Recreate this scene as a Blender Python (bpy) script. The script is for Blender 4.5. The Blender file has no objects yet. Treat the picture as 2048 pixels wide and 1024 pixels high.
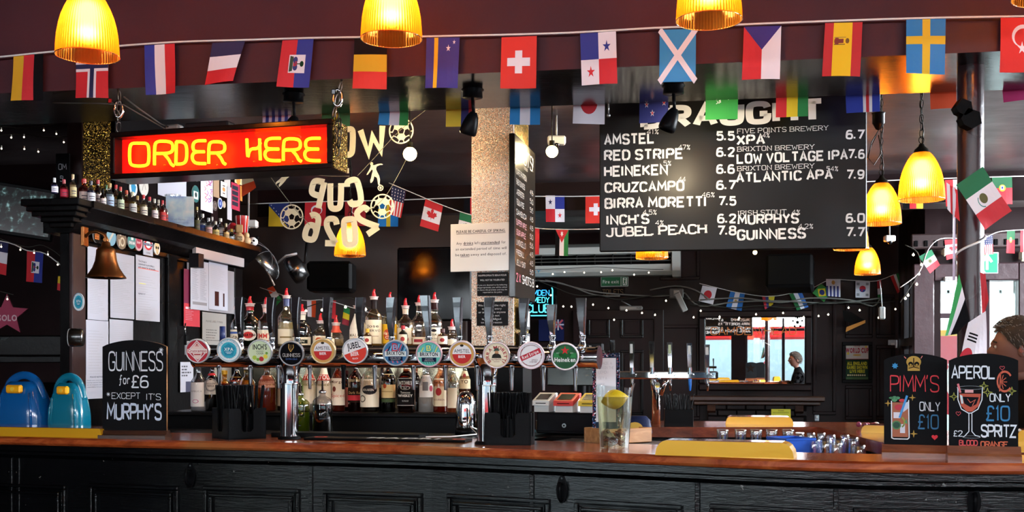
import bpy, bmesh, math, random
from mathutils import Vector, Matrix
from mathutils.geometry import tessellate_polygon
R = math.radians; PI = math.pi
SC = bpy.context.scene; COL = SC.collection
F = 2200.0; HZ = 728.0; EYE = 1.38          # focal length in pixels, horizon row, eye height
# ------------------------------------------------------------------ camera, light, exposure
cam_d = bpy.data.cameras.new('camera'); cam = bpy.data.objects.new('camera', cam_d); COL.objects.link(cam)
cam.location = (0, 0, EYE); cam.rotation_euler = (R(90), 0, 0)
cam_d.sensor_width = 36; cam_d.lens = 36*F/2048; cam_d.shift_y = (HZ-512)/2048; cam_d.clip_start = .05; cam_d.clip_end = 200
SC.camera = cam
SC.view_settings.view_transform = 'Standard'; SC.view_settings.look = 'None'
SC.view_settings.gamma = 1; SC.view_settings.use_curve_mapping = False
SC.view_settings.exposure = 0.12
WORLD_STRENGTH = 12.0
w = bpy.data.worlds.new('world'); SC.world = w; w.use_nodes = True
w.node_tree.nodes['Background'].inputs[0].default_value = (.82, .9, 1, 1)
w.node_tree.nodes['Background'].inputs[1].default_value = WORLD_STRENGTH
def area(name, loc, rot, sx, sy, power, col, portal=False):
    l = bpy.data.lights.new(name, 'AREA'); l.shape = 'RECTANGLE'; l.size = sx; l.size_y = sy; l.energy = power; l.color = col
    if portal: l.cycles.is_portal = True
    o = bpy.data.objects.new(name, l); COL.objects.link(o); o.location = loc; o.rotation_euler = rot; return o
# portals: the big street windows behind the camera and those of the right-hand wall
for wx in (-4.2, -1.4, 1.4, 4.2):
    area('window_portal', (wx, -2.9, 1.75), (R(90), 0, 0), 2.5, 1.7, 1, (1,1,1), True)
for wy in (1.2, 4.0, 6.8, 9.4):
    area('window_portal', (5.95, wy, 1.75), (R(90), 0, R(90)), 2.2, 1.7, 1, (1,1,1), True)
area('window_portal', (-4.4, -1.0, 1.35), (R(90), 0, R(-90)), 2.3, 2.4, 1, (1,1,1), True)
# fill lamps added at the window tops to brighten room and right-hand ceiling
for wx in (-4.2, -1.4, 1.4, 4.2): area('daylight_fill', (wx, -2.85, 2.42), (R(78), 0, 0), 2.4, .4, 85, (.86, .93, 1))
for wy in (4.0, 6.8, 9.4): area('daylight_fill', (5.9, wy, 2.35), (R(102), 0, R(90)), 2.1, .4, 650, (.86, .93, 1))
def point(name, loc, power, col, r=.03):
    l = bpy.data.lights.new(name, 'POINT'); l.energy = power; l.color = col; l.shadow_soft_size = r
    o = bpy.data.objects.new(name, l); COL.objects.link(o); o.location = loc; return o
# ------------------------------------------------------------------ materials
def lin(h):
    h = h.lstrip('#')
    if len(h) == 3: h = ''.join(c*2 for c in h)
    r = []
    for i in (0, 2, 4):
        c = int(h[i:i+2], 16)/255; r.append(c/12.92 if c <= .04045 else ((c+.055)/1.055)**2.4)
    return (r[0], r[1], r[2], 1)
MC = {}
def M(col, rough=.55, metal=0.0, emit=0.0, spec=None, coat=0.0, trans=0.0, bump=0, bscale=40):
    key = (col, rough, metal, emit, spec, coat, trans, bump, bscale)
    if key in MC: return MC[key]
    m = bpy.data.materials.new('paint_'+col.strip('#')); m.use_nodes = True; nt = m.node_tree; b = nt.nodes['Principled BSDF']
    c = lin(col)
    if spec is None: spec = .5 if (max(c[:3]) > .06 or rough < .22) else .06
    b.inputs['Base Color'].default_value = c; b.inputs['Roughness'].default_value = rough; b.inputs['Metallic'].default_value = metal
    b.inputs['Specular IOR Level'].default_value = spec; b.inputs['Coat Weight'].default_value = coat; b.inputs['Coat Roughness'].default_value = .12
    if trans: b.inputs['Transmission Weight'].default_value = trans; b.inputs['IOR'].default_value = 1.35
    if emit: b.inputs['Emission Color'].default_value = c; b.inputs['Emission Strength'].default_value = emit
    if bump:
        n = nt.nodes.new('ShaderNodeTexNoise'); n.inputs['Scale'].default_value = bscale; n.inputs['Detail'].default_value = 4
        tc = nt.nodes.new('ShaderNodeTexCoord'); nt.links.new(tc.outputs['Object'], n.inputs['Vector'])
        bp = nt.nodes.new('ShaderNodeBump'); bp.inputs['Strength'].default_value = bump; bp.inputs['Distance'].default_value = .004
        nt.links.new(n.outputs['Fac'], bp.inputs['Height']); nt.links.new(bp.outputs['Normal'], b.inputs['Normal'])
    MC[key] = m; return m
def nodes(name):
    m = bpy.data.materials.new(name); m.use_nodes = True; nt = m.node_tree
    return m, nt, nt.nodes['Principled BSDF']
def N(nt, t, **k):
    n = nt.nodes.new(t)
    for a, v in k.items():
        if a in n.inputs: n.inputs[a].default_value = v
        else: setattr(n, a, v)
    return n
def ramp(nt, stops, mode='LINEAR'):
    r = nt.nodes.new('ShaderNodeValToRGB'); cr = r.color_ramp; cr.interpolation = mode
    while len(cr.elements) < len(stops): cr.elements.new(.5)
    for e, (p, c) in zip(cr.elements, stops): e.position = p; e.color = c if not isinstance(c, str) else lin(c)
    return r
def glossy_paint(name, col, col2, rough, wear=.0, bstr=.35, scale=(1,1,1), bs=14, dist=.01, coat=0.0, spec=.5):
    """old gloss paint: brush relief, chips and grime"""
    m, nt, b = nodes(name); L = nt.links
    tc = N(nt, 'ShaderNodeTexCoord'); mp = N(nt, 'ShaderNodeMapping'); mp.inputs['Scale'].default_value = scale
    L.new(tc.outputs['Object'], mp.inputs[0])
    n1 = N(nt, 'ShaderNodeTexNoise', Scale=bs, Detail=6, Roughness=.65); L.new(mp.outputs[0], n1.inputs['Vector'])
    n2 = N(nt, 'ShaderNodeTexNoise', Scale=2.1, Detail=3); L.new(tc.outputs['Object'], n2.inputs['Vector'])
    r = ramp(nt, [(.35, lin(col)), (.75, lin(col2))]); L.new(n2.outputs['Fac'], r.inputs[0])
    out = r.outputs[0]
    if wear:
        n3 = N(nt, 'ShaderNodeTexNoise', Scale=38, Detail=3, Roughness=.5); L.new(tc.outputs['Object'], n3.inputs['Vector'])
        r3 = ramp(nt, [(.735, (0,0,0,1)), (.76, (1,1,1,1))]); L.new(n3.outputs['Fac'], r3.inputs[0])
        mx = N(nt, 'ShaderNodeMixRGB'); mx.inputs[2].default_value = (wear, wear*.97, wear*.9, 1); L.new(r3.outputs[0], mx.inputs[0]); L.new(out, mx.inputs[1]); out = mx.outputs[0]
    L.new(out, b.inputs['Base Color'])
    rr = ramp(nt, [(.3, (rough*.75,)*3+(1,)), (.8, (rough*1.5,)*3+(1,))]); L.new(n2.outputs['Fac'], rr.inputs[0]); L.new(rr.outputs[0], b.inputs['Roughness'])
    bp = N(nt, 'ShaderNodeBump', Strength=bstr, Distance=dist); L.new(n1.outputs['Fac'], bp.inputs['Height']); L.new(bp.outputs[0], b.inputs['Normal'])
    b.inputs['Coat Weight'].default_value = coat
    b.inputs['Specular IOR Level'].default_value = spec
    return m
def wood(name, c1, c2, c3, rough=.22, scale=(1.2, 14, 14), coat=.4, worn=None):
    m, nt, b = nodes(name); L = nt.links
    tc = N(nt, 'ShaderNodeTexCoord'); mp = N(nt, 'ShaderNodeMapping'); mp.inputs['Scale'].default_value = scale; L.new(tc.outputs['Object'], mp.inputs[0])
    n1 = N(nt, 'ShaderNodeTexNoise', Scale=3, Detail=8, Roughness=.6, Distortion=.6); L.new(mp.outputs[0], n1.inputs['Vector'])
    r = ramp(nt, [(.3, c1), (.52, c2), (.72, c3)]); L.new(n1.outputs['Fac'], r.inputs[0]); out = r.outputs[0]
    if worn:
        n2 = N(nt, 'ShaderNodeTexNoise', Scale=1.9, Detail=2, Roughness=.4); L.new(tc.outputs['Object'], n2.inputs['Vector'])
        r2 = ramp(nt, [(.58, (0,0,0,1)), (.66, (1,1,1,1))]); L.new(n2.outputs['Fac'], r2.inputs[0])
        mx = N(nt, 'ShaderNodeMixRGB'); mx.inputs[2].default_value = lin(worn); L.new(r2.outputs[0], mx.inputs[0]); L.new(out, mx.inputs[1]); out = mx.outputs[0]
    L.new(out, b.inputs['Base Color']); b.inputs['Roughness'].default_value = rough; b.inputs['Coat Weight'].default_value = coat; b.inputs['Coat Roughness'].default_value = .15
    bp = N(nt, 'ShaderNodeBump', Strength=.15, Distance=.002); L.new(n1.outputs['Fac'], bp.inputs['Height']); L.new(bp.outputs[0], b.inputs['Normal'])
    return m
def glitter(name, stops, scale=260, rough=.28, metal=.75):
    m, nt, b = nodes(name); L = nt.links
    tc = N(nt, 'ShaderNodeTexCoord'); v = N(nt, 'ShaderNodeTexVoronoi', Scale=scale); L.new(tc.outputs['Object'], v.inputs['Vector'])
    sx = N(nt, 'ShaderNodeSeparateColor'); L.new(v.outputs['Color'], sx.inputs[0])
    r = ramp(nt, stops, 'CONSTANT'); L.new(sx.outputs[0], r.inputs[0]); L.new(r.outputs[0], b.inputs['Base Color'])
    b.inputs['Metallic'].default_value = metal; b.inputs['Roughness'].default_value = rough
    # each flake lies at its own tilt
    g = N(nt, 'ShaderNodeNewGeometry'); sub = N(nt, 'ShaderNodeVectorMath', operation='SUBTRACT'); sub.inputs[1].default_value = (.5,.5,.5); L.new(v.outputs['Color'], sub.inputs[0])
    sc = N(nt, 'ShaderNodeVectorMath', operation='SCALE'); sc.inputs['Scale'].default_value = 1.0; L.new(sub.outputs[0], sc.inputs[0])
    ad = N(nt, 'ShaderNodeVectorMath', operation='ADD'); L.new(sc.outputs[0], ad.inputs[0]); L.new(g.outputs['Normal'], ad.inputs[1])
    nm = N(nt, 'ShaderNodeVectorMath', operation='NORMALIZE'); L.new(ad.outputs[0], nm.inputs[0]); L.new(nm.outputs[0], b.inputs['Normal'])
    return m
GC = {}
def glass(col='ffffff', gloss=.12, rough=.03):
    """thin-walled glass or clear plastic: tinted see-through mixed with mirror gloss by fresnel"""
    key = (col, gloss, rough)
    if key in GC: return GC[key]
    m = bpy.data.materials.new('glass_'+col); m.use_nodes = True; nt = m.node_tree; L = nt.links
    nt.nodes.remove(nt.nodes['Principled BSDF']); out = nt.nodes['Material Output']
    t = N(nt, 'ShaderNodeBsdfTransparent'); t.inputs[0].default_value = lin(col)
    g = N(nt, 'ShaderNodeBsdfGlossy'); g.inputs['Roughness'].default_value = rough; g.inputs['Color'].default_value = (1,1,1,1)
    lw = N(nt, 'ShaderNodeLayerWeight'); lw.inputs['Blend'].default_value = .35
    ma = N(nt, 'ShaderNodeMath', operation='MULTIPLY_ADD'); ma.inputs[1].default_value = .55; ma.inputs[2].default_value = gloss; L.new(lw.outputs['Facing'], ma.inputs[0])
    ma.use_clamp = True
    mx = N(nt, 'ShaderNodeMixShader'); L.new(ma.outputs[0], mx.inputs[0]); L.new(t.outputs[0], mx.inputs[1]); L.new(g.outputs[0], mx.inputs[2])
    L.new(mx.outputs[0], out.inputs[0]); GC[key] = m; return m
def liquid(col, t=.8):
    key = ('liq', col, t)
    if key in GC: return GC[key]
    m = bpy.data.materials.new('liquid_'+col); m.use_nodes = True; nt = m.node_tree; b = nt.nodes['Principled BSDF']; L = nt.links
    c = lin(col); b.inputs['Base Color'].default_value = c; b.inputs['Roughness'].default_value = .05
    tr = N(nt, 'ShaderNodeBsdfTransparent'); tr.inputs[0].default_value = c
    tl = N(nt, 'ShaderNodeBsdfTranslucent'); tl.inputs[0].default_value = c
    m1 = N(nt, 'ShaderNodeMixShader'); m1.inputs[0].default_value = .5; L.new(tr.outputs[0], m1.inputs[1]); L.new(tl.outputs[0], m1.inputs[2])
    m2 = N(nt, 'ShaderNodeMixShader'); m2.inputs[0].default_value = 1-t; L.new(m1.outputs[0], m2.inputs[1]); L.new(b.outputs[0], m2.inputs[2])
    L.new(m2.outputs[0], nt.nodes['Material Output'].inputs[0]); GC[key] = m; return m
CHROME = M('d8dade', .06, 1.0); STEEL = M('9a9c9e', .3, 1.0); IRON = M('17150f', .4, .2); BLKP = M('0b0b0d', .35); RUBBER = M('09090b', .6)
BLACK = M('050506', .5); WHITE = M('e6e4e2', .6); CHARC = M('16171a', .35); BRASS = M('c8a050', .25, 1.0)
# ------------------------------------------------------------------ mesh builder
class MB:
    def __init__(s): s.v = []; s.f = []; s.mi = []; s.sm = []; s.mats = []; s.T = Matrix.Identity(4)
    def add(s, vs, fs, mat, smooth=False):
        if mat not in s.mats: s.mats.append(mat)
        k = s.mats.index(mat); n = len(s.v); T = s.T
        s.v += [tuple(T @ Vector(p)) for p in vs]
        for f in fs: s.f.append(tuple(i+n for i in f)); s.mi.append(k); s.sm.append(smooth)
        return s
    def box(s, x0, x1, y0, y1, z0, z1, mat, b=0):
        if x0 > x1: x0, x1 = x1, x0
        if y0 > y1: y0, y1 = y1, y0
        if z0 > z1: z0, z1 = z1, z0
        b = min(b, (x1-x0)*.45, (y1-y0)*.45, (z1-z0)*.45)
        if b <= 0:
            vs = [(x, y, z) for x in (x0, x1) for y in (y0, y1) for z in (z0, z1)]
            return s.add(vs, [(0,1,3,2),(4,6,7,5),(0,4,5,1),(2,3,7,6),(0,2,6,4),(1,5,7,3)], mat)
        c = ((x0, x1), (y0, y1), (z0, z1)); vs = []; idx = {}
        for i in (0,1):
            for j in (0,1):
                for k in (0,1):
                    p = [c[0][i], c[1][j], c[2][k]]; q = [b if i == 0 else -b, b if j == 0 else -b, b if k == 0 else -b]
                    for a in range(3):
                        v = [p[d] + (0 if d == a else q[d]) for d in range(3)]; idx[(i,j,k,a)] = len(vs); vs.append(tuple(v))
        fs = []
        for a in range(3):
            o = [d for d in range(3) if d != a]
            for side in (0, 1):
                loop = []
                for (m_, n_) in ((0,0),(1,0),(1,1),(0,1)):
                    t = [0,0,0]; t[a] = side; t[o[0]] = m_; t[o[1]] = n_; loop.append(idx[(t[0],t[1],t[2],a)])
                fs.append(tuple(loop))
            for (m_, n_) in ((0,0),(1,0),(1,1),(0,1)):      # edge strips along axis a
                t0 = [0,0,0]; t0[o[0]] = m_; t0[o[1]] = n_; t1 = list(t0); t1[a] = 1
                fs.append((idx[(*t0, o[0])], idx[(*t0, o[1])], idx[(*t1, o[1])], idx[(*t1, o[0])]))
        for i in (0,1):
            for j in (0,1):
                for k in (0,1): fs.append((idx[(i,j,k,0)], idx[(i,j,k,1)], idx[(i,j,k,2)]))
        return s.add(vs, fs, mat)
    def lathe(s, prof, mat, seg=24, cx=0, cy=0, cz=0, smooth=True, flute=0, a0=0, a1=2*PI, sx=1, sy=1):
        full = abs(a1-a0-2*PI) < 1e-6; n = seg if full else seg+1; vs = []
        for (r, z) in prof:
            for i in range(n):
                a = a0+(a1-a0)*i/seg; rr = r*(1-(flute if i % 2 else 0)); vs.append((cx+rr*math.cos(a)*sx, cy+rr*math.sin(a)*sy, cz+z))
        fs = []
        for j in range(len(prof)-1):
            for i in range(seg):
                i2 = (i+1) % n; fs.append((j*n+i, j*n+i2, (j+1)*n+i2, (j+1)*n+i))
        return s.add(vs, fs, mat, smooth)
    def tube(s, path, r, mat, seg=8, closed=False, smooth=True, caps=True):
        pts = [Vector(p) for p in path]; n = len(pts); rad = r if isinstance(r, (list, tuple)) else [r]*n; vs = []; up = None
        for i, p in enumerate(pts):
            if closed: t = pts[(i+1) % n]-pts[i-1]
            else: t = pts[min(i+1, n-1)]-pts[max(i-1, 0)]
            if t.length < 1e-9: t = Vector((0,0,1))
            t.normalize()
            if up is None: up = Vector((0,0,1)) if abs(t.z) < .9 else Vector((1,0,0))
            a = t.cross(up)
            if a.length < 1e-6: a = t.orthogonal()
            a.normalize(); bb = a.cross(t).normalized(); up = bb
            for k in range(seg):
                q = 2*PI*k/seg; vs.append(p+(a*math.cos(q)+bb*math.sin(q))*rad[i])
        fs = []
        for i in range(n if closed else n-1):
            j = (i+1) % n
            for k in range(seg): k2 = (k+1) % seg; fs.append((i*seg+k, i*seg+k2, j*seg+k2, j*seg+k))
        if caps and not closed: fs.append(tuple(range(seg))[::-1]); fs.append(tuple((n-1)*seg+k for k in range(seg)))
        return s.add(vs, fs, mat, smooth)
    def prism(s, poly, y0, y1, mat, axis='y', side=None):
        """outline in (x,z) pushed from y0 to y1 (axis y), in (x,y) from z0 to z1 (axis z), in (y,z) along x (axis x)"""
        n = len(poly)
        f = {'y': lambda p, h: (p[0], h, p[1]), 'z': lambda p, h: (p[0], p[1], h), 'x': lambda p, h: (h, p[0], p[1])}[axis]
        vs = [f(p, y0) for p in poly]+[f(p, y1) for p in poly]
        tr = tessellate_polygon([[Vector((p[0], p[1], 0)) for p in poly]])
        s.add(vs, [tuple(t) for t in tr]+[tuple(i+n for i in t[::-1]) for t in tr], mat)
        return s.add(vs, [(i, (i+1) % n, (i+1) % n+n, i+n) for i in range(n)], side or mat)
    def sphere(s, c, r, mat, seg=16, rings=10, sz=1, sx=1, sy=1):
        return s.lathe([(max(1e-5, r*math.sin(PI*j/rings)), -r*sz*math.cos(PI*j/rings)) for j in range(rings+1)], mat, seg, c[0], c[1], c[2], sx=sx, sy=sy)
    def cyl(s, c, r, h, mat, seg=20, axis='z', r2=None):
        T = s.T; rot = {'z': Matrix.Identity(4), 'y': Matrix.Rotation(R(-90), 4, 'X'), 'x': Matrix.Rotation(R(90), 4, 'Y')}[axis]
        s.T = T @ Matrix.Translation(c) @ rot; r2 = r if r2 is None else r2
        s.lathe([(r, 0), (r2, h)], mat, seg)
        s.add([(r*math.cos(2*PI*i/seg), r*math.sin(2*PI*i/seg), 0) for i in range(seg)], [tuple(range(seg))[::-1]], mat)
        s.add([(r2*math.cos(2*PI*i/seg), r2*math.sin(2*PI*i/seg), h) for i in range(seg)], [tuple(range(seg))], mat)
        s.T = T; return s
    def build(s, name, parent=None, loc=None, rz=0):
        me = bpy.data.meshes.new(name); me.from_pydata(s.v, [], s.f)
        for m in s.mats: me.materials.append(m)
        me.polygons.foreach_set('material_index', s.mi); me.polygons.foreach_set('use_smooth', s.sm); me.update()
        o = bpy.data.objects.new(name, me); COL.objects.link(o)
        if parent: o.parent = parent
        if loc is not None: o.location = loc; o.rotation_euler = (0, 0, rz)
        return o
def tag(o, label=None, cat=None, group=None, kind=None):
    if label: o['label'] = label
    if cat: o['category'] = cat
    if group: o['group'] = group
    if kind: o['kind'] = kind
    return o
def thing(name, label, cat, loc=(0,0,0), rz=0, group=None, kind=None):
    o = bpy.data.objects.new(name, None); COL.objects.link(o); o.location = loc; o.rotation_euler = (0, 0, rz); o.empty_display_size = .1
    return tag(o, label, cat, group, kind)
def one(mb, name, label, cat, loc=(0,0,0), rz=0, group=None, kind=None):
    return tag(mb.build(name, None, loc, rz), label, cat, group, kind)
def dup(o, loc=None, rz=None, parent=None):
    c = o.copy(); COL.objects.link(c)
    if parent: c.parent = parent
    if loc is not None: c.location = loc
    if rz is not None: c.rotation_euler = (0, 0, rz)
    for ch in o.children: dup(ch, parent=c)
    return c
def pt(px, py, D): return Vector(((px-1024)*D/F, D, EYE+(HZ-py)*D/F))
class Fr:
    """a vertical plane through (x0, y0) running at angle a; gives positions on it"""
    def __init__(s, x0, y0, a): s.x0 = x0; s.y0 = y0; s.a = a; s.c = math.cos(a); s.s = math.sin(a)
    def pix(s, px, py):
        k = (px-1024)/F; t = (k*s.y0-s.x0)/(s.c-k*s.s); D = s.y0+t*s.s
        return t, EYE+(HZ-py)*D/F
    def world(s, t, z, off=0): return Vector((s.x0+t*s.c+off*s.s, s.y0+t*s.s-off*s.c, z))     # off > 0: towards the viewer
    def at(s, px, py, off=0): return s.world(*s.pix(px, py), off)
    def D(s, px): t, z = s.pix(px, 0); return s.y0+t*s.s
def fr2(px0, D0, px1, D1):
    x0 = (px0-1024)*D0/F; x1 = (px1-1024)*D1/F
    return Fr(x0, D0, math.atan2(D1-D0, x1-x0))
# ------------------------------------------------------------------ flat print: layered polygons
GL = {}
def glyph(ch, off):
    k = (ch, off)
    if k not in GL:
        cu = bpy.data.curves.new('glyph', 'FONT'); cu.body = ch; cu.size = 1/.702; cu.offset = off; cu.resolution_u = 3
        ob = bpy.data.objects.new('glyph', cu); me = bpy.data.meshes.new_from_object(ob)
        ps = [tuple((me.vertices[i].co.x, me.vertices[i].co.y) for i in p.vertices) for p in me.polygons]
        bpy.data.objects.remove(ob); bpy.data.curves.remove(cu); bpy.data.meshes.remove(me)
        xs = [q[0] for p in ps for q in p] or [0]
        GL[k] = ([tuple((q[0]-min(xs), q[1]) for q in p) for p in ps], max(xs)-min(xs))
    return GL[k]
SF = {'A':'0,0 2,6 4,0|.7,2 3.3,2','B':'0,0 0,6|~0,6 2.7,6 3.7,5.6 3.7,3.5 2.7,3.1 0,3.1|~0,3.1 3,3.1 4.1,2.6 4.1,.4 3,0 0,0','C':'~4,4.7 3.6,6 .4,6 0,4.2 0,1.8 .4,0 3.6,0 4,1.3',
'D':'0,0 0,6|~0,6 2.6,6 4,5 4,1 2.6,0 0,0','E':'4,6 0,6 0,0 4,0|0,3.1 3.2,3.1','F':'4,6 0,6 0,0|0,3.1 3.2,3.1','G':'~4,4.7 3.6,6 .4,6 0,4.2 0,1.8 .4,0 3.4,0 4,1 4,2.7|4,2.7 2.3,2.7',
'H':'0,0 0,6|4,0 4,6|0,3.1 4,3.1','I':'2,0 2,6','J':'~3.4,6 3.4,1.2 2.8,0 .8,0 0,1.4','K':'0,0 0,6|4,6 0,2.6|1.1,3.5 4,0','L':'0,6 0,0 3.8,0','M':'0,0 .3,6 2,2 3.7,6 4,0','N':'0,0 0,6 4,0 4,6',
'O':'~2,6 .3,6 0,4.4 0,1.6 .3,0 3.7,0 4,1.6 4,4.4 3.7,6 2,6','P':'0,0 0,6|~0,6 2.8,6 4,5.5 4,3.3 2.8,2.8 0,2.8','Q':'~2,6 .3,6 0,4.4 0,1.6 .3,0 3.7,0 4,1.6 4,4.4 3.7,6 2,6|2.4,1.6 4.2,-.5',
'R':'0,0 0,6|~0,6 2.8,6 4,5.5 4,3.4 2.8,2.9 0,2.9|1.9,2.9 4,0','S':'~3.9,4.9 3.5,6 .5,6 0,4.9 .3,3.3 3.7,2.8 4.1,1.2 3.5,0 .5,0 0,1.1','T':'0,6 4,6|2,6 2,0','U':'~0,6 0,1.5 .5,0 3.5,0 4,1.5 4,6',
'V':'0,6 2,0 4,6','W':'0,6 .9,0 2,4 3.1,0 4,6','X':'0,0 4,6|0,6 4,0','Y':'0,6 2,3 4,6|2,3 2,0','Z':'0,6 4,6 0,0 4,0','0':'~2,6 .3,6 0,4.4 0,1.6 .3,0 3.7,0 4,1.6 4,4.4 3.7,6 2,6',
'1':'.8,4.8 2.2,6 2.2,0','2':'~0,4.6 .5,6 3.5,6 3.9,4.4 2.6,2.6 0,0|0,0 4,0','3':'~0,5.2 1,6 3.6,6 3.6,3.2 1.6,3.2|~1.6,3.2 4,3.2 4,0 .8,0 0,1','4':'3,0 3,6 0,1.8 4,1.8','5':'3.8,6 .4,6 .2,3.4|~.2,3.4 1.6,4 3.9,3.6 3.9,.3 1,0 0,1',
'6':'~3.6,5.4 2.6,6 .4,5.6 0,3 0,.6 1,0 3.6,0 4,1.8 3.4,3.4 .8,3.4 0,2','7':'0,6 4,6 1.4,0','8':'~2,3.2 .2,3.6 .2,6 3.8,6 3.8,3.6 2,3.2 0,2.8 0,0 4,0 4,2.8 2,3.2','9':'~.4,.6 1.4,0 3.6,.4 4,3 4,5.4 3,6 .4,6 0,4.2 .6,2.6 3.2,2.6 4,4',
'£':'~3.8,4.8 3.2,6 1.2,6 1,4.4 1.3,1.4 .2,0|.2,0 3.9,0|.2,2.9 2.8,2.9',"'":'2.2,6.3 1.8,4.8','*':'2,3.4 2,6.2|.8,4.1 3.2,5.5|.8,5.5 3.2,4.1','.':'1.8,0 1.8,1.2','!':'2,6 2,1.8|2,0 2,.35','%':'.3,0 3.7,6|~.4,4.2 .4,6 1.7,6 1.7,4.2 .4,4.2|~2.4,0 2.4,1.8 3.7,1.8 3.7,0 2.4,0','-':'.6,3 3.4,3',',':'2,.4 1.6,-1','=':'.5,2 3.5,2|.5,4 3.5,4',
'f':'~3.4,5.6 2.4,6.2 1.7,5 1.7,0 1,-1.2 .4,-.6|.6,3.2 3,3.2','o':'~2,3.8 .4,3.8 .4,0 3.6,0 3.6,3.8 2,3.8','r':'.8,0 .8,3.8|~.8,2.6 1.6,3.9 2.8,3.9 3.2,3.2'}
def sstrokes(ch):
    out = []
    for st in SF.get(ch, '').split('|'):
        if not st: continue
        sm = st[0] == '~'; pts = [tuple(float(a) for a in q.split(',')) for q in st.lstrip('~').split()]
        if sm:
            for _ in range(3):
                n = [pts[0]]
                for i in range(len(pts)-1):
                    a, b = pts[i], pts[i+1]
                    if i: n.append((a[0]*.75+b[0]*.25, a[1]*.75+b[1]*.25))
                    else: pass
                    if i < len(pts)-2: n.append((a[0]*.25+b[0]*.75, a[1]*.25+b[1]*.75))
                n.append(pts[-1]); pts = n
        out.append(pts)
    return out
def ribbon(pts, w_, closed=False):
    """mitred quads along a polyline"""
    n = len(pts); L_ = []; R_ = []
    for i in range(n):
        a = pts[i-1] if (i or closed) else pts[i]; c = pts[(i+1) % n] if (i < n-1 or closed) else pts[i]; b = pts[i]
        d1 = Vector((b[0]-a[0], b[1]-a[1])); d2 = Vector((c[0]-b[0], c[1]-b[1]))
        if d1.length < 1e-9: d1 = d2
        if d2.length < 1e-9: d2 = d1
        if d1.length < 1e-9: d1 = d2 = Vector((1, 0))
        d1 = d1.normalized(); d2 = d2.normalized(); t = d1+d2
        t = t.normalized() if t.length > .2 else d1
        k = min(2.0, 1/max(.3, abs(t.dot(d1)))); nx, ny = -t.y*w_/2*k, t.x*w_/2*k
        L_.append((b[0]+nx, b[1]+ny)); R_.append((b[0]-nx, b[1]-ny))
    m = n if closed else n-1
    return [(R_[i], R_[(i+1) % n], L_[(i+1) % n], L_[i]) for i in range(m)]
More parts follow.
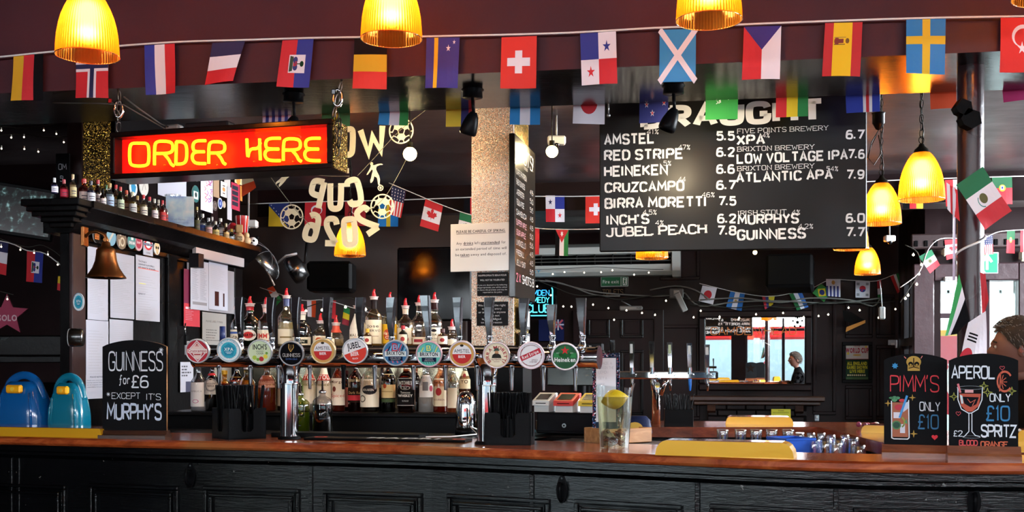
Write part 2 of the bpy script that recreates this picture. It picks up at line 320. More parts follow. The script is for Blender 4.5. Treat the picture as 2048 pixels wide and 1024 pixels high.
class Art:
    def __init__(s): s.L = []; s.k = 1
    def up(s): s.k += 1; return s
    def _a(s, col, polys): s.L.append((M(col, .7) if isinstance(col, str) else col, polys, s.k)); return s
    def poly(s, col, pts):
        if len(pts) <= 4: return s._a(col, [tuple(pts)])
        tr = tessellate_polygon([[Vector((p[0], p[1], 0)) for p in pts]]); return s._a(col, [tuple(pts[i] for i in t) for t in tr])
    def rect(s, col, x0, y0, x1, y1): return s._a(col, [((x0,y0),(x1,y0),(x1,y1),(x0,y1))])
    def circle(s, col, cx, cy, r, n=24, ry=None, r0=0, a0=0, a1=2*PI):
        ry = r if ry is None else ry; ps = []
        for i in range(n):
            a = a0+(a1-a0)*i/n; b = a0+(a1-a0)*(i+1)/n; q = r0/r
            o1 = (cx+r*math.cos(a), cy+ry*math.sin(a)); o2 = (cx+r*math.cos(b), cy+ry*math.sin(b))
            if r0: ps.append((o1, o2, (cx+(o2[0]-cx)*q, cy+(o2[1]-cy)*q), (cx+(o1[0]-cx)*q, cy+(o1[1]-cy)*q)))
            else: ps.append((o1, o2, (cx, cy)))
        return s._a(col, ps)
    def star(s, col, cx, cy, r, n=5, q=.38, rot=90):
        pts = [(cx+(r if i % 2 == 0 else r*q)*math.cos(R(rot+180*i/n)), cy+(r if i % 2 == 0 else r*q)*math.sin(R(rot+180*i/n))) for i in range(2*n)]
        return s._a(col, [((cx, cy), pts[i], pts[(i+1) % (2*n)]) for i in range(2*n)])
    def line(s, col, pts, w_, closed=False): return s._a(col, ribbon(pts, w_, closed))
    def text(s, col, t, x0, y, h, x1=None, bold=.0, align='l', sp=.14, stroke=None, serif=False, rot=0, mirror=False, arc=None, gap=None):
        """one line of print, cap height h, optionally fitted to end at x1"""
        polys = []; x = 0; gaps = []
        for ch in t:
            if ch == ' ': x += .42; continue
            if stroke is None:
                g, wd = glyph(ch, bold)
                polys += [tuple((x+q[0], q[1]) for q in p) for p in g]
            else:
                wd = {'I': .12, '.': .15, "'": .15, '1': .35, '!': .15, ',': .15}.get(ch, .72)
                if ch in 'MW': wd = .9
                ox = {'I': -2, '.': -1.8, "'": -2, '!': -2, ',': -1.8}.get(ch, 0)
                kx = .18 if ch in "I.'!," else wd/4
                for st in sstrokes(ch):
                    p2 = [(x+(q[0]+ox)*kx, q[1]/6) for q in st]
                    polys += ribbon(p2, stroke)
                    if serif:
                        for e in (st[0], st[-1]):
                            if e[1] in (0, 6) and ch not in 'OQCGS034689D%.5':
                                cx = x+(e[0]+ox)*kx; cy = e[1]/6+(stroke*.4 if e[1] == 0 else -stroke*.4); polys.append(((cx-.13, cy-stroke*.4), (cx+.13, cy-stroke*.4), (cx+.13, cy+stroke*.4), (cx-.13, cy+stroke*.4)))
                    if len(st) == 2 and st[0] == st[1]: pass
            if gap and ch in 'AOQDRPB0689G4UCS':
                cx = x+wd*.5; gaps.append(((cx-.028, -.05), (cx+.028, -.05), (cx+.028, 1.05), (cx-.028, 1.05)))
            x += wd+sp
        W_ = max(.01, x-sp); kx = h if x1 is None else (x1-x0)/W_
        if align == 'c': x0 = x0-W_*kx/2
        if align == 'r': x0 = x0-W_*kx
        cr, sr = math.cos(R(rot)), math.sin(R(rot))
        def mp(q):
            X = q[0]*kx; Y = q[1]*h
            if mirror: X = W_*kx-X
            if arc:                              # arc = (cx, cy, radius): text bent around a circle, centred on the top (negative: bottom)
                cx, cy, ra = arc; 
                if ra > 0: a = PI/2-(X-W_*kx/2)/ra; return (cx+(ra+Y)*math.cos(a), cy+(ra+Y)*math.sin(a))
                ra = -ra; a = -PI/2+(X-W_*kx/2)/ra; return (cx+(ra-Y)*math.cos(a), cy+(ra-Y)*math.sin(a))
            return (x0+X*cr-Y*sr, y+X*sr+Y*cr)
        s._a(col, [tuple(mp(q) for q in p) for p in polys])
        if gap and gaps: s.k += 1; s._a(gap, [tuple(mp(q) for q in p) for p in gaps]); s.k -= 1
        return s
    def greek(s, col, x0, x1, ytop, ybot, n, h, rnd, fill=.75):
        """lines of small print too fine to read"""
        for i in range(n):
            y = ytop-(ytop-ybot)*(i+.5)/n; x = x0; e = x0+(x1-x0)*rnd.uniform(fill*.6, 1)
            while x < e-h:
                q = min(e, x+h*rnd.uniform(1.5, 5)); s.rect(col, x, y-h/2, q, y+h/2); x = q+h*.8
        return s
    def emit(s, mb, f, eps=.0004, cu=None, cv=None, both=False):
        for mat, polys, k in s.L:
            out = []
            for p in polys:
                ps = [p]
                for ax, cuts in ((0, cu), (1, cv)):
                    if not cuts: continue
                    nx = []
                    for q in ps:
                        lo = min(c[ax] for c in q); hi = max(c[ax] for c in q); rest = q
                        for c in cuts:
                            if c <= lo+1e-7: continue
                            if c >= hi-1e-7: break
                            a, b = clip(rest, ax, c)
                            if len(a) > 2: nx.append(a)
                            rest = b
                            if len(rest) < 3: break
                        if len(rest) > 2: nx.append(rest)
                    ps = nx
                out += ps
            for sgn in ((1, -1) if both else (1,)):
                vs = []; fs = []
                for q in out: n = len(vs); vs += [f(c[0], c[1], sgn*k*eps) for c in q]; fs.append(tuple(range(n, n+len(q))))
                mb.add(vs, fs, mat)
        return mb
def clip(poly, ax, c):
    a = []; b = []; n = len(poly)
    for i in range(n):
        p, q = poly[i], poly[(i+1) % n]
        if p[ax] <= c: a.append(p)
        if p[ax] >= c: b.append(p)
        if (p[ax] < c < q[ax]) or (q[ax] < c < p[ax]):
            t = (c-p[ax])/(q[ax]-p[ax]); m = (p[0]+(q[0]-p[0])*t, p[1]+(q[1]-p[1])*t); a.append(m); b.append(m)
    return tuple(a), tuple(b)
flat = lambda u, v, h: (u, -h, v)
RND = random.Random(7)
# ------------------------------------------------------------------ surfaces
MAROON = glossy_paint('maroon_paint', '3d2027', '4c2a31', .55, 0, .25, (1,1,1), 26, .004, spec=.15)
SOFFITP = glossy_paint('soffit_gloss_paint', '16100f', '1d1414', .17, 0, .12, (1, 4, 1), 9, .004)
CEILP = glossy_paint('ceiling_gloss_paint', '34272a', '443538', .42, 0, .30, (1, 3, 1), 5, .01, spec=1.0)
DARKP = glossy_paint('dark_panel_paint', '150b0c', '1e1012', .38, 0, .25, (1,1,1), 30, .003, spec=.16)
BARP = glossy_paint('bar_black_paint', '030405', '06080b', .13, .16, .42, (.35, 1, 3.2), 34, .003, spec=.4)
LUP = glossy_paint('cabinet_black_paint', '060506', '0b090a', .28, 0, .3, (1,1,1), 30, .004, spec=.15)
BARW = wood('bar_top_wood', '6f2a12', '9c461f', 'c06432', .22, (1.3, 11, 11), .6, '9a5c30')
DWOOD = wood('dark_wood', '2a1710', '3c2216', '4c2c1c', .35, (2, 14, 14), .2)
MWOOD = wood('mid_wood', '5a2c18', '7c4326', '935a36', .3, (2, 14, 14), .4)
LWOOD = wood('light_wood', '8a5a30', 'a87444', 'c49460', .4, (2, 12, 12), .2)
FLOORM = wood('floor_boards', '1c130e', '2a1c14', '3a281c', .35, (.8, 8, 8), .2)
GLIT = glitter('glitter_silver', [(0, '8a5a50'), (.12, 'e0b090'), (.34, 'f0e0d4'), (.55, 'fffaf4'), (.72, 'f0c0a0'), (.88, 'a0c0b8')], 430, .4, .15)
GLITG = glitter('glitter_gold', [(0, '30220a'), (.3, '6a4e1a'), (.6, 'a88434'), (.85, 'd8b860')], 330, .25, .85)
GLITF = glitter('gold_foil', [(0, '171005'), (.35, '2c200a'), (.7, '6a5018'), (.93, 'b08c34')], 330, .42, .8)
AMBERM = M('dca41a', .3, .25, 0, .5, .5, bump=.25, bscale=18)
def struct(mb, name, parent=None): return tag(mb.build(name, parent), kind='structure')
mb = MB(); mb.box(-8, 8, -3.0, 13, -.1, 0, FLOORM); struct(mb, 'floor')
# header beam over the bar: front line and rear line measured from its edges
HF = Fr(0, 3.764, R(-9.0)); HR = Fr(0, 4.285, R(-8.6))
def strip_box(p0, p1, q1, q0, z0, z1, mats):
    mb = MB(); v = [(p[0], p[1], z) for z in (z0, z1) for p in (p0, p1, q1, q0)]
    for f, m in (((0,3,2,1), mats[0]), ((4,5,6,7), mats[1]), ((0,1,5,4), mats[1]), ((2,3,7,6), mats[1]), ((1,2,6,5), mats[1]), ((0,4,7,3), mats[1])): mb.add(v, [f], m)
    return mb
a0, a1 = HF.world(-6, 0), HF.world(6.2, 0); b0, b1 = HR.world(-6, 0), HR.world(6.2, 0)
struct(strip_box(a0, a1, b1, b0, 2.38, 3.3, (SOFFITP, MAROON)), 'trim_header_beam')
mb = MB(); mb.box(-8, 8, 3.3, 13, 2.74, 2.84, CEILP); mb.box(-8, 8, -3.0, 4.4, 3.2, 3.3, MAROON); struct(mb, 'ceiling')
# second beam deep in the room
F2 = Fr(0, 8.3, R(-9)); a0, a1 = F2.world(-6, 0), F2.world(6.1, 0); b0, b1 = F2.world(-6, 0, -.35), F2.world(6.1, 0, -.35)
struct(strip_box(a0, a1, b1, b0, 2.53, 2.8, (CEILP, DARKP)), 'trim_far_beam')
# far wall with panel mouldings
FW = Fr(2.0, 11.2, R(-10.5))
def wall(fr, t0, t1, z0, z1, name, mat, holes=(), th=.12):
    mb = MB(); xs = sorted({t0, t1} | {h[0] for h in holes} | {h[1] for h in holes}); zs = sorted({z0, z1} | {h[2] for h in holes} | {h[3] for h in holes})
    for i in range(len(xs)-1):
        for j in range(len(zs)-1):
            cx, cz = (xs[i]+xs[i+1])/2, (zs[j]+zs[j+1])/2
            if any(h[0] < cx < h[1] and h[2] < cz < h[3] for h in holes): continue
            mb.box(xs[i], xs[i+1], 0, th, zs[j], zs[j+1], mat)
    o = mb.build(name, None, (fr.x0, fr.y0, 0), fr.a); return tag(o, kind='structure')
wf = wall(FW, -8, FW.pix(1797, 500)[0], 0, 2.8, 'wall_far', DARKP)
def wallpan(fr, parent, x0, x1, ya, yb, mat=DARKP, b=.035):
    (t0, z1), (t1, z0) = fr.pix(x0, ya), fr.pix(x1, yb); mb = MB()
    for (p, q, r_, s_) in ((t0, t1, z1-b, z1), (t0, t1, z0, z0+b), (t0, t0+b, z0+b, z1-b), (t1-b, t1, z0+b, z1-b)): mb.box(p, q, -.02, 0, r_, s_, mat, .006)
    return mb.build('panel_moulding', parent)
for r_ in ((1320,1400,650,840),(1625,1672,590,830),(1690,1745,770,840),(1690,1745,600,676),(1752,1790,690,840),(1752,1790,590,676),(1320,1400,450,560)): wallpan(FW, wf, *r_)
DW = fr2(1850, 9.0, 2250, 8.7); RW = fr2(1797, 10.85, 1850, 9.0)
t0, zt = DW.pix(1866, 563); t1, _ = DW.pix(2034, 563)
wd = wall(DW, 0, 3.2, 0, 2.8, 'wall_door', DARKP, [(t0, t1, 0, zt)])
ra, _ = RW.pix(1808, 600); rb, _ = RW.pix(1828, 600); rc, _ = RW.pix(1829, 600); rd, _ = RW.pix(1843, 600)
rl = math.hypot(*(RW.at(1850, 0)-RW.at(1797, 0)).xy)
wr = wall(RW, 0, rl, 0, 2.8, 'wall_return', DARKP, [(rl*.12, rl*.9, 1.0, 1.55), (rl*.12, rl*.9, 1.62, 2.15)])
mb = MB(); mb.box(0, 0, 0, 0, 0, 0, DARKP) if False else None
win = thing('window_1', None, None, (RW.x0, RW.y0, 0), RW.a, kind='structure')
for q in (.12, .36, .62, .88):
    mb = MB(); mb.box(rl*q-.02, rl*q+.02, .02, .08, 1.0, 2.15, M('3a3436', .4), .005); mb.build('window_bar', win)
mb = MB(); mb.box(rl*.12, rl*.9, .045, .05, 1.0, 2.15, glass('e6f0f0', .08)); mb.build('pane', win)
# side walls, left partition and the street front behind the camera
wl = wall(Fr(-4.3, -3.0, R(90)), 0, 16, 0, 3.3, 'wall_left', DARKP, [(.8, 3.2, .12, 2.6)])
w_ = thing('window_10', None, None, (-4.3, -1.0, 0), R(90), kind='structure'); mb = MB()
for a in (-1.2, 0, 1.2): mb.box(a-.03, a+.03, .02, .1, .12, 2.6, M('241a1c', .4), .005)
for a in (.12, 2.0, 2.6): mb.box(-1.2, 1.2, .02, .1, a-.03, a+.03, M('241a1c', .4), .005)
mb.build('window_frame', w_); mb = MB(); mb.box(-1.2, 1.2, .055, .06, .12, 2.6, glass('f0f6f6', .06)); mb.build('pane', w_)
wall(Fr(-4.3, 7.6, R(-6)), 0, 2.3, 0, 2.8, 'wall_partition', DARKP)
holes = [(wy-1.1-(-3.0), wy+1.1-(-3.0), .9, 2.6) for wy in (1.2, 4.0, 6.8, 9.4)]
H2 = [(13-h, 13-g, a, b) for (g, h, a, b) in [(p[0]-3, p[1]-3, p[2], p[3]) for p in holes]]
wr2 = wall(Fr(5.98, 13, R(-90)), 0, 16, 0, 3.3, 'wall_right', DARKP, H2)
Hf = [(x-1.25, x+1.25, .85, 2.65) for x in (-4.2, -1.4, 1.4, 4.2)]
FRT = Fr(0, -2.95, 0)
wfr = wall(FRT, -6, 6.1, 0, 3.3, 'wall_street', DARKP, Hf)
for i, x in enumerate((-4.2, -1.4, 1.4, 4.2)):
    w_ = thing('window_%d' % (i+2), None, None, (x, -2.95, 0), 0, kind='structure')
    mb = MB()
    for a in (-1.25, -.42, .42, 1.25): mb.box(a-.03, a+.03, .02, .1, .85, 2.65, M('241a1c', .4), .005)
    for a in (.85, 2.15, 2.65): mb.box(-1.25, 1.25, .02, .1, a-.03, a+.03, M('241a1c', .4), .005)
    mb.build('window_frame', w_)
    mb = MB(); mb.box(-1.25, 1.25, .055, .06, .85, 2.65, glass('f0f6f6', .06)); mb.build('pane', w_)
for i, wy in enumerate((1.2, 4.0, 6.8, 9.4)):
    w_ = thing('window_%d' % (i+6), None, None, (5.98, wy, 0), R(-90), kind='structure')
    mb = MB()
    for a in (-1.1, 0, 1.1): mb.box(a-.03, a+.03, .02, .1, .9, 2.6, M('241a1c', .4), .005)
    for a in (.9, 2.1, 2.6): mb.box(-1.1, 1.1, .02, .1, a-.03, a+.03, M('241a1c', .4), .005)
    mb.build('window_frame', w_)
    mb = MB(); mb.box(-1.1, 1.1, .055, .06, .9, 2.6, glass('f0f6f6', .06)); mb.build('pane', w_)
# the street outside: pavement, a red double-decker, pale house fronts
mb = MB(); mb.box(-25, 25, -20, -3.2, -.15, -.05, M('8a8884', .8)); mb.box(6.2, 25, -3.2, 26, -.15, -.05, M('9a9894', .8)); struct(mb, 'trim_pavement')
bus = thing('double_decker_bus', 'red double decker bus passing in the street, seen in the wall mirror', 'bus', (1.0, -7.2, 0), 0)
RED = M('c81c1c', .3, coat=.5)
mb = MB(); mb.box(-5.5, 5.5, -1.2, 1.2, .3, .95, RED, .06); mb.box(-5.5, 5.5, -1.2, 1.2, 2.0, 2.75, RED, .06); mb.box(-5.5, 5.5, -1.2, 1.2, 3.7, 4.2, RED, .1)
for a in range(-5, 6, 2): mb.box(a*1.08-.08, a*1.08+.08, -1.18, 1.18, .9, 3.8, M('a8b4bc', .3), .01)
mb.box(-5.3, 5.3, -.05, .05, .9, 3.8, M('dfe6ea', .5)); mb.build('body', bus)
mb = MB()
for z0, z1 in ((.95, 2.0), (2.75, 3.7)): mb.box(-5.45, 5.45, 1.14, 1.16, z0, z1, M('c4d8de', .08, .4))  # pale opaque colour stands in for sky reflected in the bus windows
mb.build('window_glass', bus)
for a in (-3.6, 3.4):
    mb = MB(); mb.cyl((a, .95, .5), .5, .28, RUBBER, 28, 'y'); mb.cyl((a, 1.2, .5), .25, .05, STEEL, 20, 'y'); mb.build('wheel', bus)
mb = MB(); mb.box(-20, 20, -16, -15, 0, 9, M('dcd6cc', .8)); 
for a in range(-9, 10, 3):
    for z in (1, 4, 7): mb.box(a*2-.8, a*2+.8, -15.02, -14.98, z, z+1.6, M('50606c', .2))
struct(mb, 'trim_facade_south')
mb = MB(); mb.box(11, 12, -4, 26, 0, 4.2, M('d8dcd8', .8)); mb.box(10.9, 11, -4, 26, 1.2, 1.5, M('c05050', .6)); mb.box(-2, 11, 19, 20, 0, 6, M('cdd6d0', .8))
for a in range(0, 9): mb.box(3.0+a*.9, 3.04+a*.9, 18.96, 19, 0, 6, M('8f9c98', .6))
for z in (1.9, 2.6, 3.3): mb.box(-2, 11, 18.96, 19, z, z+.05, M('8f9c98', .6))
struct(mb, 'trim_facade_east')
# ------------------------------------------------------------------ the bar
CP = [(-4.0,5.05),(-3.0,4.60),(-1.97,4.24),(-1.13,3.99),(-.388,3.78),(.278,3.47),(.885,3.18),(1.443,3.09),(2.0,3.15),(2.6,3.42),(3.0,4.0)]
def catmull(P_, n=8):
    out = []
    for i in range(len(P_)-1):
        p0, p1, p2, p3 = P_[max(i-1,0)], P_[i], P_[i+1], P_[min(i+2, len(P_)-1)]
        for k in range(n):
            t = k/n; out.append(tuple(.5*((2*p1[d])+(-p0[d]+p2[d])*t+(2*p0[d]-5*p1[d]+4*p2[d]-p3[d])*t*t+(-p0[d]+3*p1[d]-3*p2[d]+p3[d])*t**3) for d in range(len(p1))))
    out.append(P_[-1]); return out
BC = catmull(CP, 8)
def offs(path, d):
    """path moved by d to its left (into the bar)"""
    out = []
    for i, p in enumerate(path):
        a = path[max(i-1, 0)]; b = path[min(i+1, len(path)-1)]; t = Vector((b[0]-a[0], b[1]-a[1])).normalized(); out.append((p[0]-t.y*d, p[1]+t.x*d))
    return out
def sweep(mb, path, prof, mat, smooth=False, closed=True):
    rows = [offs(path, o) for o, z in prof]; n = len(path); vs = []
    for r_, (o, z) in zip(rows, prof): vs += [(p[0], p[1], z) for p in r_]
    m = len(prof); fs = []
    for j in range(m if closed else m-1):
        j2 = (j+1) % m
        for i in range(n-1): fs.append((j*n+i, j*n+i+1, j2*n+i+1, j2*n+i))
    mb.add(vs, fs, mat, smooth); return mb
def bar_at(px, off=0):
    k = (px-1024)/F; pth = offs(BC, off)
    for a, b in zip(pth, pth[1:]):
        fa, fb = a[0]-k*a[1], b[0]-k*b[1]
        if fa <= 0 < fb: t = fa/(fa-fb); return (a[0]+(b[0]-a[0])*t, a[1]+(b[1]-a[1])*t)
TOPZ = 1.10
bar = thing('bar_counter', 'long curved bar counter with reddish wood top over black painted panelling', 'bar counter', (0, 3.9, 0))
bl = lambda mb, n, p=None: (setattr(mb, 'T', Matrix.Identity(4)), mb.build(n, p or bar, (0, -3.9, 0)))[1]
wid = .30
mb = MB(); sweep(mb, BC, [(0, 1.079), (.004, 1.071), (.012, 1.068), (.05, 1.068)], BARW, True, False); sweep(mb, BC, [(.05, 1.068), (.30, 1.068), (.30, 1.10), (.016, 1.10), (.004, 1.094), (0, 1.079)], BARW, False, False)
bl(mb, 'counter_top')
mb = MB(); sweep(mb, [p for p in BC if p[0] < .60], [(.3005, 1.068), (.42, 1.068), (.42, 1.0995), (.3005, 1.0995)], BARW); bl(mb, 'rear_top_board')
mb = MB(); sweep(mb, BC, [(.03, 1.0679), (.03, 1.045), (.036, 1.04), (.036, 1.03), (.055, 1.015), (.29, 1.015), (.29, 1.0679)], BARP); bl(mb, 'cornice')
mb = MB(); sweep(mb, BC, [(.06, 1.0149), (.06, .16), (.045, .15), (.045, 0), (.28, 0), (.28, 1.0149)], BARP); bl(mb, 'body')
PAN = [(-60,133,967),(180,358,969),(408,600,974),(647,845,982),(895,1100,992),(1150,1365,1003),(1420,1650,1012),(1705,1925,1016),(1975,2140,1018)]
for x0, x1, yt in PAN:
    p, q = bar_at(x0, .06), bar_at(x1, .06); L = math.hypot(q[0]-p[0], q[1]-p[1]); an = math.atan2(q[1]-p[1], q[0]-p[0])
    zt = EYE-(yt-HZ)*((p[1]+q[1])/2)/F; mb = MB()
    def ringbox(mb, o, y, b, z0, z1, x0_, x1_):
        for (a, c, d, e) in ((x0_+o, x1_-o, z1-o-b, z1-o), (x0_+o, x1_-o, z0+o, z0+o+b), (x0_+o, x0_+o+b, z0+o+b, z1-o-b), (x1_-o-b, x1_-o, z0+o+b, z1-o-b)): mb.box(a, c, y, .02, d, e, BARP, .003)
    ringbox(mb, 0, -.012, .014, .26, zt, 0, L); ringbox(mb, .016, -.006, .008, .26, zt, 0, L); ringbox(mb, .026, -.016, .012, .26, zt, 0, L)
    o = mb.build('panel_moulding', bar, (p[0], p[1]-3.9, 0), an)
    mb = MB(); mb.box(.045, L-.045, -.002, .02, .305, zt-.045, BARP, .002); mb.build('panel', bar, (p[0], p[1]-3.9, 0), an)
for px in (22, 37, 622, 1124-60, 1395, 1672, 1950):
    p = bar_at(px, .06); mb = MB(); mb.box(-.008, .008, -.006, .01, .16, 1.014, BARP, .002); mb.build('beading', bar, (p[0], p[1]-3.9, 0), R(-14))
# bag hooks on the bar front
for i, (px, py, lab) in enumerate(((382, 950, 'black coat hook screwed to bar front below the left straw caddy'), (1124, 978, 'black coat hook screwed to bar front below the pint glass of coins'), (1948, 1000, 'black coat hook screwed to bar front below the right chalkboards'))):
    p = bar_at(px, .06); z = EYE-(py-HZ)*p[1]/F; h = thing('coat_hook', lab, 'hook', (p[0], p[1], z-.045), R(-16))
    mb = MB(); mb.prism([(.019*math.cos(a)*(1-.35*(math.sin(a) > 0)*math.sin(a)), .045+.046*math.sin(a)) for a in [2*PI*k/24 for k in range(24)]], -.006, .001, BLKP); mb.build('backplate', h)
    mb = MB(); mb.tube([(0, -.004, .062), (0, -.03, .066), (0, -.034, .05), (0, -.03, .02), (0, -.018, .008), (0, -.004, .012)], [.005, .006, .006, .006, .006, .005], BLKP); mb.build('hook_arm', h)
    mb = MB(); mb.cyl((0, -.006, .08), .003, .003, STEEL, 10, 'y'); mb.build('screw', h)
# service ledge behind the counter on the left half and back-bar shelving
mb = MB(); LGM = M('0d0c0d', .3)
sweep(mb, [p for p in BC if -2.3 < p[0] < -.05], [(.425, 1.03), (.425, 1.098), (.70, 1.098), (.70, 1.03)], LGM); sweep(mb, [p for p in BC if -.13 < p[0] < .60], [(.425, 1.03), (.425, 1.098), (.62, 1.098), (.62, 1.03)], LGM); o = mb.build('service_ledge'); tag(o, 'black steel service ledge behind the bar top on its left half', 'work surface')
BB = Fr(-.825, 4.80, R(-9))
l0 = BB.pix(330, 800)[0]; l1 = BB.pix(915, 800)[0]
bb = thing('back_bar_shelf', 'black back bar shelving holding two rows of spirit bottles', 'shelf', (BB.x0, BB.y0, 0), BB.a)
mb = MB(); mb.box(l0, l1, 0, .5, 0, 1.15, M('08080a', .4)); mb.build('carcass', bb)
mb = MB(); mb.box(l0, l1, -.015, .5, 1.15, 1.168, M('0c0c0e', .3), .004); mb.build('shelf_board', bb)
mb = MB(); mb.box(l0+.2, l1+.25, .20, .5, 1.448, 1.462, M('1a1210', .4), .003); mb.build('shelf_board', bb)
mb = MB(); mb.box(l0, l1, .48, .5, 1.168, 1.448, M('d8ccb0', .12, .9)); tag(mb.build('back_mirror', bb), 'tarnished mirror panel')  # mirror backing put in to brighten the space behind the lower bottles
for t in (l0+.2, (l0+l1)/2, l1-.02):
    mb = MB(); mb.box(t, t+.018, .26, .48, 1.168, 1.448, M('0c0c0e', .3), .003); mb.build('divider', bb)
mb = MB(); mb.box(l1, l1+.25, .22, .5, 0, 1.448, M('08080a', .4)); mb.build('end_panel', bb)
# far run of the island counter and its right return
inner = [(.12, 4.94), (.3, 4.91), (.8, 4.87), (1.36, 4.9), (1.345, 4.4), (1.32, 3.86), (1.35, 3.5)]
fcb = thing('far_bar_counter', 'far and right-hand run of the island bar with brown wood top', 'bar counter', (1.4, 5.1, 0))
outer = [(.12, 5.52), (.3, 5.5), (.9, 5.4), (1.72, 5.28), (1.86, 4.6), (1.88, 3.9), (1.88, 3.45)]
def slab(mb, A, B, z0, z1, mat):
    n = len(A); vs = [(p[0]-1.4, p[1]-5.1, z) for z in (z0, z1) for P_ in (A, B) for p in P_]; fs = []
    for i in range(n-1):
        fs += [(i, n+i, n+i+1, i+1), (2*n+i, 2*n+i+1, 3*n+i+1, 3*n+i), (i, i+1, 2*n+i+1, 2*n+i), (n+i, 3*n+i, 3*n+i+1, n+i+1)]
    fs += [(0, 2*n, 3*n, n), (n-1, 2*n-1, 4*n-1, 3*n-1)]
    mb.add(vs, fs, mat)
CW = wood('counter_wood_far', '4a1f10', '6d3019', '8a4526', .18, (3, 9, 9), .7)
mb = MB(); slab(mb, inner, outer, 1.055, 1.10, CW); mb.build('counter_top', fcb)
mb = MB(); slab(mb, [(p[0]+(.06 if i > 2 else 0), p[1]+(.06 if i < 4 else 0)) for i, p in enumerate(inner)], [(p[0]-.06, p[1]-.06) for p in outer], .0, 1.0549, LUP); mb.build('body', fcb)
# fridge and bottle shelving below the far counter
# well floor shelf for the drying glasses
mb = MB(); T0 = pt(1640, 900, 4.1)
mb.box(.55, 1.30, 3.66, 4.62, .99, 1.004, STEEL, .003); mb.box(.55, 1.30, 3.66, 4.62, 0, .99, M('101012', .4)); one(mb, 'glass_washer', 'dark steel glass washer with draining top behind the long gold mat', 'glass washer')
# ------------------------------------------------------------------ glitter column
GCf = fr2(943, 5.28, 1029, 5.22)
col_ = thing('trim_1', None, None, (GCf.x0, GCf.y0, 0), R(-10.5), kind='structure')
mb = MB(); mb.box(0, .206, 0, .42, 0, 2.74, GLIT); o = mb.build('glitter_face', col_)
mb = MB(); mb.box(.2061, .2075, .01, .41, 0, 2.74, GLITG); mb.build('glitter_side', col_)
mb = MB(); pl_ = pt(150, 300, 5.5); mb.box(-.04, .035, 0, .08, 0, 2.74, glossy_paint('post_brown', '1c0c0c', '28120f', .35, 0, .2)); o = mb.build('trim_3', None, (pl_.x, pl_.y, 0), R(-5)); tag(o, kind='structure')
# iron post on the right
pc = pt(1941, 728, 3.70); mb = MB(); mb.lathe([(.042, 0), (.042, 2.38)], glossy_paint('post_paint', '25161a', '301c20', .25, 0, .3, (1,1,1), 40, .004), 32, pc.x, pc.y, 0)
struct(mb, 'trim_2')
# ------------------------------------------------------------------ pendant lamps
def shade_mat():
    m = bpy.data.materials.new('amber_glass'); m.use_nodes = True; nt = m.node_tree; L = nt.links; nt.nodes.remove(nt.nodes['Principled BSDF'])
    tl = N(nt, 'ShaderNodeBsdfTranslucent'); tl.inputs[0].default_value = (1, .25, .010, 1)
    rf = N(nt, 'ShaderNodeBsdfRefraction'); rf.inputs['Color'].default_value = (1, .50, .11, 1); rf.inputs['Roughness'].default_value = .75; rf.inputs['IOR'].default_value = 1.35
    tr = N(nt, 'ShaderNodeBsdfTransparent'); tr.inputs[0].default_value = (1, .36, .04, 1)
    gl = N(nt, 'ShaderNodeBsdfGlossy'); gl.inputs['Roughness'].default_value = .12; gl.inputs[0].default_value = (1, .85, .6, 1)
    lw = N(nt, 'ShaderNodeLayerWeight'); lw.inputs['Blend'].default_value = .25
    a = N(nt, 'ShaderNodeMixShader'); a.inputs[0].default_value = .62; L.new(tl.outputs[0], a.inputs[1]); L.new(rf.outputs[0], a.inputs[2])
    b = N(nt, 'ShaderNodeMixShader'); b.inputs[0].default_value = .10; L.new(a.outputs[0], b.inputs[1]); L.new(tr.outputs[0], b.inputs[2])
    c = N(nt, 'ShaderNodeMixShader'); L.new(lw.outputs['Fresnel'], c.inputs[0]); L.new(b.outputs[0], c.inputs[1]); L.new(gl.outputs[0], c.inputs[2])
    L.new(c.outputs[0], nt.nodes['Material Output'].inputs[0]); return m
AMBER = shade_mat(); BULBM = M('ffd890', .5, 0, 30.0)
def chain_mb(mb, p0, p1, link=.016, r=.0016, mat=IRON):
    p0, p1 = Vector(p0), Vector(p1); n = max(1, int((p1-p0).length/(link*1.55))); d = (p1-p0)/n; u = d.normalized()
    a = u.orthogonal().normalized(); b = u.cross(a)
    for i in range(n):
        c = p0+d*(i+.5); s_ = a if i % 2 else b
        mb.tube([c+u*(link*math.cos(q)*1.0)+s_*(link*.42*math.sin(q)) for q in [2*PI*k/8 for k in range(8)]], r, mat, 4, True)
